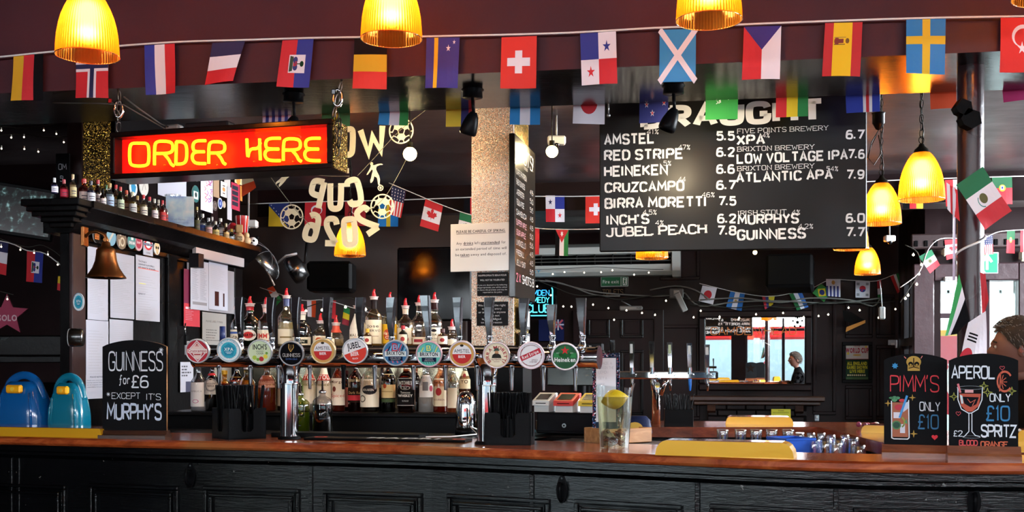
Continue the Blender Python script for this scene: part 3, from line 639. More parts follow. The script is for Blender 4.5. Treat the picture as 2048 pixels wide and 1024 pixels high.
def pendant(x, y, zr, Rr, zc, label, watt, seg=128):
    t = thing('pendant_lamp', label, 'lamp', (x, y, zr), 0, 'amber ribbed glass pendant lamps'); H = Rr*2.12
    pr = [(1,0),(1.0,.03),(.985,.16),(.955,.32),(.90,.47),(.82,.61),(.71,.74),(.58,.86),(.46,.94),(.36,.99),(.33,1.0)]
    mb = MB(); mb.lathe([(Rr*a, H*b) for a, b in pr], AMBER, seg, smooth=False, flute=.018); mb.build('lamp_shade', t)
    mb = MB(); mb.tube([(Rr*1.0*math.cos(q), Rr*math.sin(q), 0) for q in [2*PI*k/48 for k in range(48)]], Rr*.014, AMBER, 6, True); mb.build('shade_rim', t)
    mb = MB(); mb.sphere((0,0,H*.60), Rr*.36, BULBM, 20, 12, 1.35); mb.build('bulb', t)
    mb = MB(); mb.lathe([(Rr*.36, H*.985), (Rr*.34, H*1.0), (Rr*.30, H*1.06), (Rr*.14, H*1.13), (Rr*.1, H*1.18), (.0001, H*1.18)], IRON, 20); mb.cyl((0,0,H*.8), Rr*.15, H*.2, IRON, 12); mb.build('lamp_cap', t)
    mb = MB(); mb.tube([(0+Rr*.12*math.cos(q), 0, H*1.26+Rr*.16*math.sin(q)) for q in [2*PI*k/10 for k in range(10)]], .002, IRON, 5, True); chain_mb(mb, (0,0,H*1.32), (0,0,zc-zr), .02, .0018); mb.build('chain', t)
    mb = MB(); mb.tube([(.006*math.sin(i*1.7)+.004, .004, H*1.18+(zc-zr-H*1.18)*i/8) for i in range(9)], .0028, IRON, 6); mb.build('cable', t)
    point('lamp_bulb', (x, y, zr+H*.35), watt, (1, .50, .12), Rr*.25)
    return t
for px, py, D, Rr, zc, lab in (
    (175, 112, 3.42, .095, 3.2, 'lit amber glass pendant above the front bunting near the left edge'),
    (783, 78, 3.42, .0955, 3.2, 'lit amber glass pendant above the front bunting over the neon sign\'s right end'),
    (1418, 41, 3.20, .0955, 3.2, 'lit amber glass pendant cut by the top edge, above the menu board'),
    (2096, -6, 3.1, .0955, 3.2, 'lit amber glass pendant with only its rim in the top right corner'),
    (1843, 400, 4.64, .0945, 2.74, 'lit amber glass pendant hanging on its own chain left of the iron post'),
    (1763, 448, 5.4, .0945, 2.74, 'lit amber glass pendant half hidden by the right edge of the menu board'),
    (1702, 499, 6.1, .095, 2.74, 'amber pendant showing only its rim under the menu board\'s right corner'),
    (1735, 549, 8.2, .0945, 2.53, 'small distant amber pendant below the menu board\'s right corner'),
    (1304, 517, 6.4, .094, 2.74, 'amber pendant rim showing below the menu board in front of the air conditioner'),
    (700, 512, 6.7, .095, 2.74, 'amber glass pendant glowing behind the lowest numbers of the cut-out banner')):
    p = pt(px, py, D); pendant(p.x, p.y, p.z, Rr, zc, lab, 4.6)
# ------------------------------------------------------------------ bunting
def flag(fr, quad, art, label, off=.03, group='paper flags on the front bunting', wav=.006, name='paper_flag', ph=None, tilt=0.0):
    q = [Vector((*fr.pix(*c),)) for c in quad]            # tl, tr, br, bl
    c0 = (q[0]+q[1])/2; ph = RND.uniform(0, 6) if ph is None else ph
    wd = (q[1]-q[0]).length; loc = fr.world(c0.x, c0.y, off)
    def f(u, v, h):
        p = (q[3]*(1-u)+q[2]*u)*(1-v)+(q[0]*(1-u)+q[1]*u)*v; k = 1-v
        return (p.x-c0.x, -h+wav*k*math.sin(ph+u*3.5+k*2.2)+tilt*k*wd, p.y-c0.y)
    mb = MB(); art.emit(mb, f, .0003, [i/6 for i in range(1, 6)], [i/8 for i in range(1, 8)], both=True)
    mb.sm = [False]*len(mb.sm)
    return one(mb, name, label, 'flag', loc, fr.a, group)
def A(): return Art()
def vs(*st):
    a = Art(); x = 0
    for c, w_ in st: a.rect(c, x, 0, x+w_, 1); x += w_
    return a.up()
def hs(*st):
    a = Art(); y = 1
    for c, w_ in st: a.rect(c, 0, y-w_, 1, y); y -= w_
    return a.up()
T3 = 1/3
RD='c8202c'; YL='e3b816'; BK='101014'; WH='e4e0ea'; BL='1c2c8c'; NV='14184c'; GR='157a3c'; SK='1c86cc'; OR='e84a20'; MG='a81860'
def norway():
    a = A().rect(RD,0,0,1,1).up(); a.rect(WH,.37,0,.64,1).rect(WH,0,.56,1,.78).up(); a.rect(NV,.44,0,.57,1).rect(NV,0,.62,1,.72); return a
def haiti():
    a = vs((RD,.5),(BL,.5)); a.rect(WH,.30,.30,.80,.68).up(); a.poly('2c4630',[(.32,.32),(.42,.34),(.44,.64),(.33,.66)]).circle('24307a',.50,.42,.07).circle('24307a',.50,.57,.07).rect('b02030',.44,.44,.56,.54).circle('1c3a24',.70,.49,.06).rect('1c3a24',.55,.48,.70,.50); return a
def blue_star():
    a = A().rect('20288a',0,0,1,1).up(); a.rect(YL,.24,0,.36,1).star(WH,.67,.79,.075).star(WH,.84,.91,.05); return a
def swiss():
    a = A().rect('d62c20',0,0,1,1).up(); a.rect(WH,.40,.29,.60,.73).rect(WH,.18,.43,.40,.59).rect(WH,.60,.43,.82,.59); return a
def panama(fl=False):
    a = A().rect(BL if not fl else WH,0,.49,.5,1).rect(WH if not fl else BL,.5,.49,1,1).rect(WH if not fl else RD,0,0,.5,.49).rect(RD if not fl else WH,.5,0,1,.49).up()
    if fl: a.star(NV,.25,.75,.12).star(RD,.75,.25,.12)
    else: a.star(BL,.73,.73,.12).star(RD,.27,.25,.12)
    return a
def saltire():
    a = A().rect('1c86cc',0,0,1,1).up(); a.line(WH,[(0,0),(1,1)],.13).up(); a.line(WH,[(0,1),(1,0)],.13); return a
def czech():
    a = vs((RD,.5),(WH,.5)); a.poly('241c7c',[(0,1),(.5,.56),(1,1)]); return a
def spain():
    a = vs(('b81c22',.24),('ecc000',.50),('b81c22',.26)); a.rect('7a2a20',.30,.62,.52,.70).rect('a08030',.27,.72,.58,.735).rect('5c3018',.27,.59,.56,.605).rect('c8b0a0',.42,.63,.5,.69).circle('8a2a20',.34,.66,.07).circle('7a5010',.62,.66,.05); return a
def sweden():
    a = A().rect('1478c0',0,0,1,1).up(); a.rect('dcb820',.41,0,.61,1).rect('dcb820',0,.54,.41,.69).rect('dcb820',.61,.54,1,.69); return a
def turkey(c=RD):
    a = A().rect(c,0,0,1,1).up(); a.circle(WH,.56,.66,.27,28,.20).up(); a.circle(c,.57,.63,.215,28,.16).up(); a.star(WH,.55,.44,.12); return a
def japan():
    a = A().rect(WH,0,0,1,1).up(); a.circle('c01828',.5,.5,.27); return a
def nz():
    a = A().rect('1c2470',0,0,1,1).up()
    for x, y in ((.25,.42),(.5,.62),(.85,.45),(.45,.22)): a.star(WH,x,y,.085)
    a.up()
    for x, y in ((.25,.42),(.5,.62),(.85,.45),(.45,.22)): a.star(RD,x,y,.055)
    return a
def saudi():
    a = A().rect('248a3c',0,0,1,1).up(); r = random.Random(3)
    for i in range(16): x = .26+.22*r.random(); y = .35+.45*r.random(); a.line(WH,[(x,y),(x+.06,y+.03),(x+.02,y+.07)],.018)
    a.rect(WH,.69,.45,.72,.8).rect(WH,.64,.5,.77,.52); return a
def iceland():
    a = A().rect('1c34a4',0,0,1,1).up(); a.rect(WH,.50,0,.77,1).up(); a.rect(RD,.59,0,.68,1); return a
def brazil():
    a = A().rect('2c8a3c',0,0,1,1).up(); a.poly('e8d020',[(.1,.5),(.5,.9),(.9,.5),(.5,.1)]).up(); a.circle('1c2a70',.5,.5,.2); return a
def usa():
    a = Art()
    for i in range(9): a.rect(RD if i % 2 == 0 else WH, i/9, 0, (i+1)/9, 1)
    a.up(); a.rect('1c2450',0,.52,.999,1).up()
    for i in range(5):
        for j in range(4): a.circle(WH,.1+.2*i,.58+.11*j,.03,6)
    return a
def canada():
    a = hs((RD,.26),(WH,.48),(RD,.26)); a.poly(RD,[(.5,.32),(.52,.42),(.68,.40),(.66,.46),(.8,.54),(.74,.57),(.76,.64),(.66,.62),(.64,.66),(.56,.58),(.58,.70),(.5,.76)][::1]+[(.42,.70),(.44,.58),(.36,.66),(.34,.62),(.24,.64),(.26,.57),(.2,.54),(.34,.46),(.32,.40),(.48,.42)]); return a
def mexico():
    a = hs(('0c6a44',T3),(WH,T3),('c82c38',T3)); a.circle('5a5a30',.5,.5,.13,18,.10).circle('1c7a7a',.45,.47,.17,12,.13,.145,2.2,4.6); return a
def portugal():
    a = hs(('145a34',.4),(RD,.6)); a.circle('c8a830',.5,.6,.17,18,.13).up(); a.rect(WH,.42,.54,.58,.68).up(); a.rect(BL,.46,.57,.54,.65); return a
def jordan():
    a = vs((BK,T3),(WH,T3),(GR,T3)); a.poly(RD,[(0,1),(.5,.5),(1,1)]).up(); a.star(WH,.5,.84,.12,7,.5); return a
def bosnia():
    a = A().rect('1c2c6c',0,0,1,1).up(); a.poly('c8a41c',[(0,.9),(0,0),(.95,0)])
    for i in range(7): a.star(WH,.12+.13*i,.92-.13*i,.035)
    return a
def korea():
    a = A().rect(WH,0,0,1,1).up(); a.circle('c01c34',.5,.55,.22,20,.17).circle('1c2a80',.5,.5,.22,20,.17,0,PI,2*PI)
    for x, y in ((.18,.82),(.82,.82),(.18,.18),(.82,.18)):
        for k in (-1, 0, 1): a.rect(BK,x-.1,y+k*.05-.014,x+.1,y+k*.05+.014)
    return a
def argentina():
    a = vs(('2070c0',T3),(WH,T3),('2070c0',T3)); a.circle('c8a040',.5,.5,.08,12,.06); return a
def uruguay():
    a = Art()
    for i in range(8): a.rect(WH if i % 2 else '24307c',i/8,0,(i+1)/8,.6)
    a.rect(WH,0,.6,1,1).up(); a.circle('c89040',.5,.8,.12); return a
def ecuador():
    a = vs(('b81c30',.25),('24307c',.25),('d8c020',.5)); a.circle('6a7a70',.5,.5,.2,12,.15); return a
def greece():
    a = Art()
    for i in range(9): a.rect('ccc8d8' if i % 2 == 0 else '2c3c8c',i/9,0,(i+1)/9,1)
    return a
def qatar():
    a = A().rect(MG,0,0,1,1).up(); a.poly(WH,[(0,1),(0,.86),(.12,.74),(.25,.86),(.38,.72),(.5,.86),(.62,.74),(.75,.86),(.88,.74),(1,.86),(1,1)]); return a
def uae():
    a = vs(('2c8a4c',.22),(WH,.30),(BK,.48)); return a
FLG = [(((37,117),(96,112),(94,203),(33,206)), vs(('d8a418',.35),(RD,.35),(BK,.3)), 'yellow red and black striped paper flag, leftmost on the front bunting'),
 (((161,108),(226,104),(225,200),(160,200)), norway(), 'red paper flag with white-edged blue cross below the leftmost pendant'),
 (((297,96),(357,92),(358,190),(300,194)), vs(('1c34a0',T3),(WH,T3),(RD,T3)), 'blue white and red paper flag with upright stripes left of the skewed flag'),
 (((432,91),(497,87),(473,166),(416,174)), hs((NV,T3),(WH,T3),(RD,T3)), 'skewed paper flag with level navy, white and red stripes'),
 (((571,86),(633,83),(623,179),(560,178)), haiti(), 'red and blue paper flag with white emblem square on the front bunting'),
 (((714,80),(779,80),(777,182),(711,182)), hs(('18161a',T3),('d8b41c',T3),('d02c24',T3)), 'black yellow and red level-striped paper flag below the second pendant'),
 (((857,81),(923,80),(919,181),(854,180)), blue_star(), 'dark blue paper flag with yellow stripe and two white stars'),
 (((1006,80),(1076,77),(1074,180),(1004,182)), swiss(), 'large red paper flag with white cross above the glitter column'),
 (((1162,73),(1233,68),(1236,172),(1165,175)), panama(), 'large quartered paper flag with blue star and red star'),
 (((1320,65),(1392,63),(1391,166),(1319,170)), saltire(), 'sky blue paper flag with white diagonal cross'),
 (((1487,59),(1561,57),(1558,163),(1483,164)), czech(), 'red and white paper flag with dark blue triangle from the top'),
 (((1648,52),(1722,50),(1717,158),(1642,157)), spain(), 'red and yellow paper flag with coat of arms'),
 (((1809,45),(1887,43),(1886,153),(1808,152)), sweden(), 'large blue paper flag with yellow cross above the lone pendant'),
 (((1996,41),(2075,38),(2074,150),(1995,149)), turkey('d02420'), 'large red paper flag with white crescent at the right edge')]
for q, a, lab in FLG: flag(HF, q, a, lab, .03)
def tape(fr, pts, off, w_, name, lab, mat=WHITE, cat='bunting string'):
    mb = MB(); P_ = [fr.at(x, y, off) for x, y in pts]; o = P_[0]
    c = catmull([tuple(p-o) for p in P_], 4); mb.tube(c, w_, mat, 6); return one(mb, name, lab, cat, o)
tape(HF, [(-80,126),(0,120),(120,108),(250,97),(370,89),(512,85),(650,81),(830,79),(930,77),(1024,75),(1150,71),(1310,62),(1420,58),(1536,53),(1700,47),(1870,42),(2048,39),(2120,37)], .034, .0035, 'bunting_string', 'white tape carrying the large front flags across the beam')
SEC = [(((522,175),(579,173),(577,243),(519,245)), greece(), 'blue and white striped flag showing under the beam beside the left spotlight'),
 (((640,180),(697,178),(695,249),(638,251)), vs(('3c7a40',1)).poly('d8c020',[(.35,.42),(.5,.12),(.65,.42)]), 'green flag with yellow tip hanging just behind the sign chain'),
 (((760,176),(815,174),(812,248),(752,246)), vs(('2c8ccc',.36),(WH,.34),('2c9a4c',.3)), 'light blue white and green flag hanging behind the beam over the cut-out W'),
 (((890,174),(948,172),(947,250),(888,250)), vs(('e0be30',.52),('2c2c70',.26),('d02c2c',.22)), 'yellow blue and red flag behind the spotlight left of the column'),
 (((1019,170),(1079,168),(1078,246),(1017,246)), vs(('1c80c4',T3),(WH,T3),('1c80c4',T3)), 'sky blue and white striped flag at the top of the glitter column'),
 (((1147,160),(1209,158),(1208,245),(1144,244)), japan(), 'white flag with red disc hanging behind the beam left of the menu board'),
 (((1279,155),(1337,153),(1336,241),(1278,243)), nz(), 'dark blue flag with red stars over the corner of the menu board heading'),
 (((1413,150),(1478,148),(1476,235),(1411,236)), saudi(), 'green flag with white script over the menu board heading'),
 (((1554,145),(1620,143),(1618,229),(1553,231)), vs((RD,T3),('dcc020',.34),('1c7c40',.32)), 'red yellow and green flag over the end of the menu board heading'),
 (((1692,140),(1762,138),(1763,219),(1695,223)), iceland(), 'royal blue flag with white-edged red stripe at the menu board\'s top right corner'),
 (((1862,130),(1916,128),(1917,212),(1865,215)), A().rect('e05024',0,0,1,1).up(), 'plain orange-red flag hanging left of the iron post top'),
 (((2006,130),(2070,128),(2072,194),(2012,201)), A().rect(MG,0,0,1,1).up(), 'plain magenta flag at the right edge below the crescent flag')]
for q, a, lab in SEC: flag(HR, q, a, lab, -.03, 'flags hanging behind the beam', .003)
tape(HR, [(-80,178),(500,174),(1000,166),(1500,146),(2100,128)], -.035, .003, 'bunting_string', 'white tape carrying the flags behind the beam')
F3 = Fr(F2.x0, F2.y0-.05, F2.a)
for q, a, lab in [(((538,407),(577,406),(577,453),(537,453)), bosnia(), 'blue and yellow triangle flag left of the cut-out football'),
 (((610,404),(652,403),(651,452),(609,452)), turkey(), 'dark red flag behind the cut-out letters of the banner'),
 (((690,403),(732,402),(731,452),(689,452)), turkey('a01c24'), 'red crescent flag behind the cut-out letter C'),
 (((757,402),(797,401),(796,453),(756,453)), sweden(), 'small blue flag with yellow cross behind the right cut-out football'),
 (((928,396),(966,395),(966,446),(928,446)), vs((BK,T3),(RD,T3),('e0c018',T3)), 'small black red and yellow flag partly behind the glitter column'),
 (((1091,391),(1129,391),(1129,444),(1092,444)), panama(True), 'small quartered flag with stars right of the shots board'),
 (((1171,392),(1212,392),(1212,446),(1171,447)), swiss(), 'small red flag with white cross tucked behind the menu board'),
 (((1806,360),(1846,360),(1846,417),(1806,418)), vs((BK,T3),(RD,T3),('e0c018',T3)), 'small black red and yellow flag below the lone pendant'),
 (((1890,360),(1922,359),(1922,413),(1892,413)), vs((RD,.5),(WH,.5)), 'small red and white flag left of the iron post'),
 (((1984,355),(2024,354),(2025,408),(1986,409)), portugal(), 'small green and red flag with crest right of the big eagle flag')]:
    flag(F3, q, a, lab, .0, 'small flags on the deep beam', .004)
tape(F3, [(500,408),(620,404),(800,400),(1000,393),(1200,392),(1500,378),(1780,361),(2060,352)], .003, .004, 'bunting_string', 'white string along the deep beam with small flags')
F4 = Fr(0, 6.6, R(-9))
for q, a, lab in [(((783,371),(812,380),(802,436),(778,428)), usa(), 'stars and stripes flag right of the cut-out banner'),
 (((851,398),(886,412),(876,463),(840,452)), canada(), 'red and white maple leaf flag left of the glitter column'),
 (((920,424),(950,432),(946,480),(914,470)), mexico(), 'green and white flag corner beside the spiking notice'),
 (((1062,455),(1079,456),(1078,509),(1062,509)), vs((RD,1)), 'narrow red flag beside the shots board'),
 (((1111,459),(1137,460),(1136,512),(1110,511)), jordan(), 'black white and green flag with red triangle above the air conditioner')]:
    flag(F4, q, a, lab, .0, 'flags on the slanting middle string', .004)
tape(F4, [(778,366),(830,388),(886,411),(950,432),(1062,455),(1137,459),(1200,458)], .003, .0028, 'bunting_string', 'white string slanting down behind the glitter column')
FW2 = Fr(FW.x0-.06*FW.s*-1, FW.y0-.09, FW.a)
for q, a, lab in [(((1405,571),(1434,576),(1426,609),(1397,602)), japan(), 'small white flag with red disc on the far wall string'),
 (((1461,583),(1490,586),(1483,622),(1452,615)), argentina(), 'small sky blue and white flag above the mirror'),
 (((1524,592),(1550,591),(1546,609),(1530,619)), ecuador(), 'crumpled red blue and yellow flag above the middle of the mirror'),
 (((1578,587),(1602,581),(1617,614),(1594,621)), vs(('14703c',T3),(WH,T3),('2c64b4',T3)), 'tilted green white and blue flag above the mirror'),
 (((1641,566),(1662,583),(1648,604),(1625,586)), brazil(), 'small green flag with yellow diamond below the hanging speaker'),
 (((1652,558),(1681,558),(1681,594),(1653,592)), uruguay(), 'small blue and white striped flag right of the green one'),
 (((1711,562),(1740,562),(1739,596),(1711,595)), korea(), 'small white flag with red and blue disc on the far wall'),
 (((1754,562),(1762,559),(1765,601),(1756,601)), hs((RD,.4),(WH,.3),(GR,.3)), 'thin hanging green and red flag beside the small white one'),
 (((1780,552),(1797,546),(1806,578),(1795,587)), vs((RD,.4),(WH,.3),(GR,.3)), 'folded red and green flag at the corner of the far wall')]:
    flag(FW2, q, a, lab, .0, 'small flags on the far wall string', .004)
tape(FW2, [(1399,567),(1440,577),(1470,584),(1520,592),(1550,592),(1580,587),(1622,577),(1660,560),(1710,561),(1752,562),(1788,549)], .003, .004, 'bunting_string', 'white string of small flags along the far wall')
F5 = Fr(-2.1, 5.6, R(-5))
for q, a, lab in [(((-18,478),(17,484),(13,551),(-20,543)), hs((NV,T3),(WH,T3),(RD,T3)), 'navy white and red flag at the left edge under the screen'),
 (((54,501),(87,506),(84,566),(52,563)), haiti(), 'red and blue flag with emblem under the tilted screen'),
 (((117,538),(134,540),(133,585),(115,580)), hs((BK,T3),('d8b41c',T3),(RD,T3)), 'yellow and red flag beside the bell post')]:
    flag(F5, q, a, lab, 0, 'flags under the tilted screen', .005)
tape(F5, [(-40,476),(20,486),(54,501),(90,507),(134,540)], .003, .003, 'bunting_string', 'white string drooping under the tilted screen')
F6 = Fr(0, 8.0, R(-9))
for q, a, lab in [(((614,600),(632,601),(631,635),(615,633)), vs((WH,.5),('e0501c',.5)), 'white and orange flag between the upper bottles'),
 (((650,600),(672,601),(671,638),(649,636)), vs((NV,T3),(WH,T3),(RD,T3)), 'navy white and red flag seen between tap handles'),
 (((688,612),(700,618),(697,652),(684,648)), hs((GR,T3),('d8c018',T3),('8c1c2c',T3)), 'green yellow and dark red flag between the upper bottles'),
 (((534,577),(546,572),(564,600),(552,612)), hs((OR,T3),(WH,T3),(GR,T3)), 'orange white and green flag above the bottle tops')]:
    flag(F6, q, a, lab, 0, 'flags seen between the upper bottles', .004)
tape(F6, [(520,575),(600,600),(650,600),(700,614),(790,640)], .003, .003, 'bunting_string', 'string of flags behind the upper bottles')
# flags and tape round the iron post
PF = Fr(pc.x, 3.62, R(-6))
flag(PF, ((1912,370),(1966,333),(2023,422),(1970,460)), mexico(), 'big green white and red flag with eagle tied round the iron post', 0, 'flags tied round the iron post', .01)
flag(PF, ((1893,365),(1915,380),(1919,443),(1895,418)), vs((WH,.3),(RD,.7)), 'red and white flag end sticking out left of the iron post', 0, 'flags tied round the iron post', .004)
flag(PF, ((1918,548),(1940,640),(1915,668),(1889,672)), vs(('2c9a50',.28),(WH,.26),(BK,.46)), 'green white and black flag draped down the iron post', -.0, 'flags tied round the iron post', .012)
flag(PF, ((1960,545),(1971,548),(1976,600),(1966,640)), A().rect('c02834',0,0,1,1).up(), 'narrow red flag hanging on the right of the iron post', 0, 'flags tied round the iron post', .006)
flag(PF, ((1936,645),(1971,622),(1975,720),(1918,722)), A().rect(WH,0,0,1,1).up().circle('c01c34',.18,.12,.22,20,.2).line(BK,[(.15,.62),(.55,.48)],.04).line(BK,[(.12,.55),(.52,.41)],.04).line(BK,[(.18,.69),(.58,.55)],.04), 'white flag with black bars and red disc low on the iron post', .004, 'flags tied round the iron post', .012)
flag(PF, ((1905,375),(1912,372),(1910,560),(1905,560)), A().rect('d8d0e0',0,0,1,1).up(), 'pale ribbon hanging down left of the iron post', 0, 'flags tied round the iron post', .008)
mb = MB(); mb.tube([(.047*math.cos(q), .047*math.sin(q), .12*q/6) for q in [k*.3 for k in range(0, 22)]], .004, WHITE, 6); one(mb, 'binding_tape', 'white tape wound round the iron post at flag height', 'tape', (pc.x, pc.y, pt(1940,545,3.7).z))
for i, (px, py, sx) in enumerate(((1926,215,.028),(1940,238,.034))):
    p = pt(px, py, 3.6); mb = MB(); mb.prism([(-sx,.0),(-sx*.3,sx),(sx*.8,sx*.6),(sx,-sx*.5),(.1*sx,-sx),(-sx*.7,-sx*.6)], -.012, .03, M('060607', .25), 'y'); one(mb, 'black_tape_patch', ('upper','lower')[i]+' scrap of black tape stuck on the iron post', 'tape', p)
F7 = Fr(0, 8.4, R(-5))
for q, a, lab in [(((1838,513),(1863,499),(1880,530),(1860,547)), mexico(), 'green white and red flag with eagle above the doorway'),
 (((1889,480),(1922,478),(1925,512),(1893,520)), canada(), 'maple leaf flag left of the post above the doorway'),
 (((1966,472),(1985,470),(1987,508),(1969,510)), usa(), 'stars and stripes flag right of the post above the doorway'),
 (((2014,462),(2030,462),(2029,507),(2013,506)), portugal(), 'green and red crest flag above the doorway'),
 (((2041,460),(2056,460),(2056,504),(2041,504)), vs((RD,.4),(WH,.6)), 'red and white flag at the right edge above the doorway')]:
    flag(F7, q, a, lab, 0, 'flags above the doorway', .003)
tape(F7, [(1800,575),(1838,545),(1856,500),(1880,478),(1925,477),(1970,474),(2000,463),(2060,459)], .003, .0035, 'bunting_string', 'string of flags above the bright doorway')
# ------------------------------------------------------------------ neon sign
NS = fr2(219, 4.12, 663, 3.88)
tl = NS.pix(219, 258); br = NS.pix(663, 345); nw = br[0]-tl[0]; z1 = tl[1]+.006; z0 = NS.pix(219, 349)[1]; z0 = (z0+NS.pix(663, 346)[1])/2; z1 = (NS.pix(219,258)[1]+NS.pix(663,243)[1])/2
nh = z1-z0; loc = NS.world(tl[0], z0, 0)
neon = thing('neon_sign', 'long red lit box sign with glowing yellow tube letters reading ORDER HERE', 'neon sign', loc, NS.a)
FRM = M('140a08', .3, coat=.4); fb = .020; dp = .13
mb = MB()
for (a, b_, c, d) in ((0, nw, nh-fb, nh), (0, nw, 0, fb), (0, fb, fb, nh-fb), (nw-fb, nw, fb, nh-fb)): mb.box(a, b_, 0, dp, c, d, FRM, .003)
mb.build('frame', neon)
mb = MB(); mb.box(nw-.0005, nw+.003, .012, dp, .002, nh-.002, GLITG); mb.build('side_plate', neon)
mb = MB(); mb.box(fb, nw-fb, .05, dp-.005, fb, nh-fb, M('ff2008', .5, 0, .16)); mb.build('back_panel', neon)
NT = M('ff8c10', .4, 0, 17.0)
def npx(x, y): t, z = NS.pix(x, y); return (t-tl[0], .022, z-z0)
NL = {'O':((252,284),(291,330)),'R':((302,280),(341,328)),'D':((345,281),(367,326)),'E':((378,279),(405,325)),'r2':((411,281),(445,325)),
      'H':((486,275),(518,318)),'e2':((524,274),(555,319)),'R2':((561,275),(597,319)),'e3':((604,274),(635,319))}
EP = '~4,6 1.2,6 .2,5.2 .2,3.6 1,3.1 3.6,3.1|~3.6,3.1 1,3.1 0,2.4 0,1 1,0 4,0'
RP = '~0,0 0,4.6 .4,6 2.8,6 3.8,5.4 3.8,3.4 2.6,2.9 .4,2.9|~1.9,2.9 3,1.4 3.4,.2 4,-.2'
NP = {'O':SF['O'],'R':RP,'D':'0,0 .2,6|~.2,6 2.6,6 4,5 4,1 2.6,0 0,0','E':EP,'r2':RP,'H':'~.2,6 .4,0 .8,3.2 3.2,3.2 3.6,5|~3.4,6 3.5,2 3.6,0','e2':EP,'R2':RP,'e3':EP}
for k, ((xa, ya), (xb, yb)) in NL.items():
    mb = MB(); SF['_'] = NP[k]
    for st in sstrokes('_'):
        mb.tube([npx(xa+(xb-xa)*q[0]/4, yb+(ya-yb)*q[1]/6) for q in st], .0058, NT, 8)
    mb.build('neon_tube', neon)
mb = MB()
for x in (272, 322, 356, 392, 428, 502, 540, 580, 620): p = npx(x, 328 if x < 450 else 321); mb.tube([(p[0], .022, p[2]), (p[0], .05, p[2])], .003, glass('ffd0a0'), 6)
mb.build('tube_support', neon)
mb = MB(); mb.box(fb, nw-fb, .004, .006, fb, nh-fb, glass('ffe0d8', .04)); mb.build('front_glass', neon)
# chains that carry the sign
for (px, py, t_, lab, r_) in ((230, 182, .03, 'long steel chain holding up the sign\'s left end', .02), (678, 162, nw-.0, 'long steel chain with bright shackle at the sign\'s right end', .02)):
    top = HF.at(px, py, -.03); top.z = 2.38; bot = NS.world(tl[0]+t_, z1, -.01); bot.z = z1+.001
    mb = MB(); c = thing('hanging_chain', lab, 'chain', top)
    chain_mb(mb, (0,0,0), bot-top, .022, .0028, M('6a6460', .35, .9)); mb.build('chain_links', c)
    mb = MB(); m_ = (bot-top)*.45; mb.tube([m_+Vector((.016*math.cos(q), 0, .03*math.sin(q))) for q in [2*PI*k/12 for k in range(12)]], .005, CHROME, 6, True); mb.box(m_.x-.022, m_.x-.006, -.008, .008, m_.z+.01, m_.z+.03, CHROME, .003); mb.build('shackle', c)
mb = MB(); e = NS.world(br[0]+.012, z1, -.02); chain_mb(mb, (0,0,.03), (0,0,-.13), .022, .0026, M('3a3430', .4, .8)); chain_mb(mb, (.01,0,.0), (.006,0,-.10), .02, .0026, M('3a3430', .4, .8)); one(mb, 'loose_chain', 'dark loose chain end dangling over the sign\'s gold side', 'chain', e)
p0 = HF.at(236, 188, -.04); p0.z = 2.36; p1 = NS.at(318, 246, -.09)
mb = MB(); mb.tube([(0,0,0), (.05,.02,-.04), (.12,.05,-.09), p1-p0], .003, M('4a4540', .6), 6); mb.tube([(-.3,.1,.0), (-.1,.02,-.02), (0,0,-.03), (.14,.05,-.11), (.3,.1,-.13)], .0025, M('4a4540', .6), 6); one(mb, 'power_cable', 'grey cable running from the left chain to the sign top', 'cable', p0)
p = NS.at(325, 250, -.08); p.z = z1+.002; mb = MB(); mb.box(-.03, .03, -.02, .02, 0, .028, M('6a6866', .5), .006); one(mb, 'cable_connector', 'small grey cable connector on top of the sign', 'connector', p, R(-20))
p = NS.at(400, 250, -.07); mb = MB(); mb.box(-.09, .09, -.03, .03, 0, .024, M('1a1618', .5), .005); p.z = z1+.002; one(mb, 'transformer_box', 'flat black transformer box on top of the sign', 'box', p, NS.a)
# ------------------------------------------------------------------ menu board
MBF = fr2(1198, 4.46, 1734, 4.32); q0 = MBF.pix(1199, 503); q1 = MBF.pix(1734, 497)
bz0 = (q0[1]+q1[1])/2; bw = q1[0]-q0[0]; bz1 = 2.44
menu = thing('menu_board', 'large hanging black menu board with white stencilled drinks and prices', 'menu board', MBF.world(q0[0], bz0), MBF.a)
BOARDM = glossy_paint('menu_board_black', '0b0a0a', '110f0e', .34, 0, .12, (1,1,1), 6, .003, spec=.16)
mb = MB(); mb.box(0, bw, 0, .022, 0, bz1-bz0, BOARDM, .004); mb.build('panel', menu)
def mq(px, py): t, z = MBF.pix(px, py); return t-q0[0], z-bz0
def mtext(a, col, s_, px0, px1, yb, h, **k):
    u0, v0 = mq(px0, yb[0] if isinstance(yb, tuple) else yb); u1, v1 = mq(px1, yb[1] if isinstance(yb, tuple) else yb)
    rot = math.degrees(math.atan2(v1-v0, u1-u0)); D = MBF.D((px0+px1)/2); a.text(col, s_, u0, v0, h*D/F, x1=u0+math.hypot(u1-u0, v1-v0), rot=rot, **k)
MW = M('dcdcde', .6); BG = BOARDM
a = Art()
mtext(a, MW, 'DRAUGHT', 1288, 1643, (254, 238), 36, stroke=.30, sp=.34)
for s_, x0, x1, yb, h in (('AMSTEL',1210,1308,(289,285),18),('RED STRIPE',1210,1365,(320,316),18),('HEINEKEN',1210,1334,(352,348),18),('CRUZCAMPO',1211,1367,(384,380),17),('BIRRA MORETTI',1211,1412,(416,412),18),("INCH'S",1215,1297,(449,446),17),
    ('XPA',1475,1528,(289,287),17),('LOW VOLTAGE IPA',1475,1694,(326,318),17),('ATLANTIC APA',1474,1664,(364,357),17),('MURPHYS',1477,1596,(448,445),17),('GUINNESS',1476,1610,(479,475),18)):
    mtext(a, MW, s_, x0, x1, yb, h, stroke=.235, sp=.30, gap=BG)
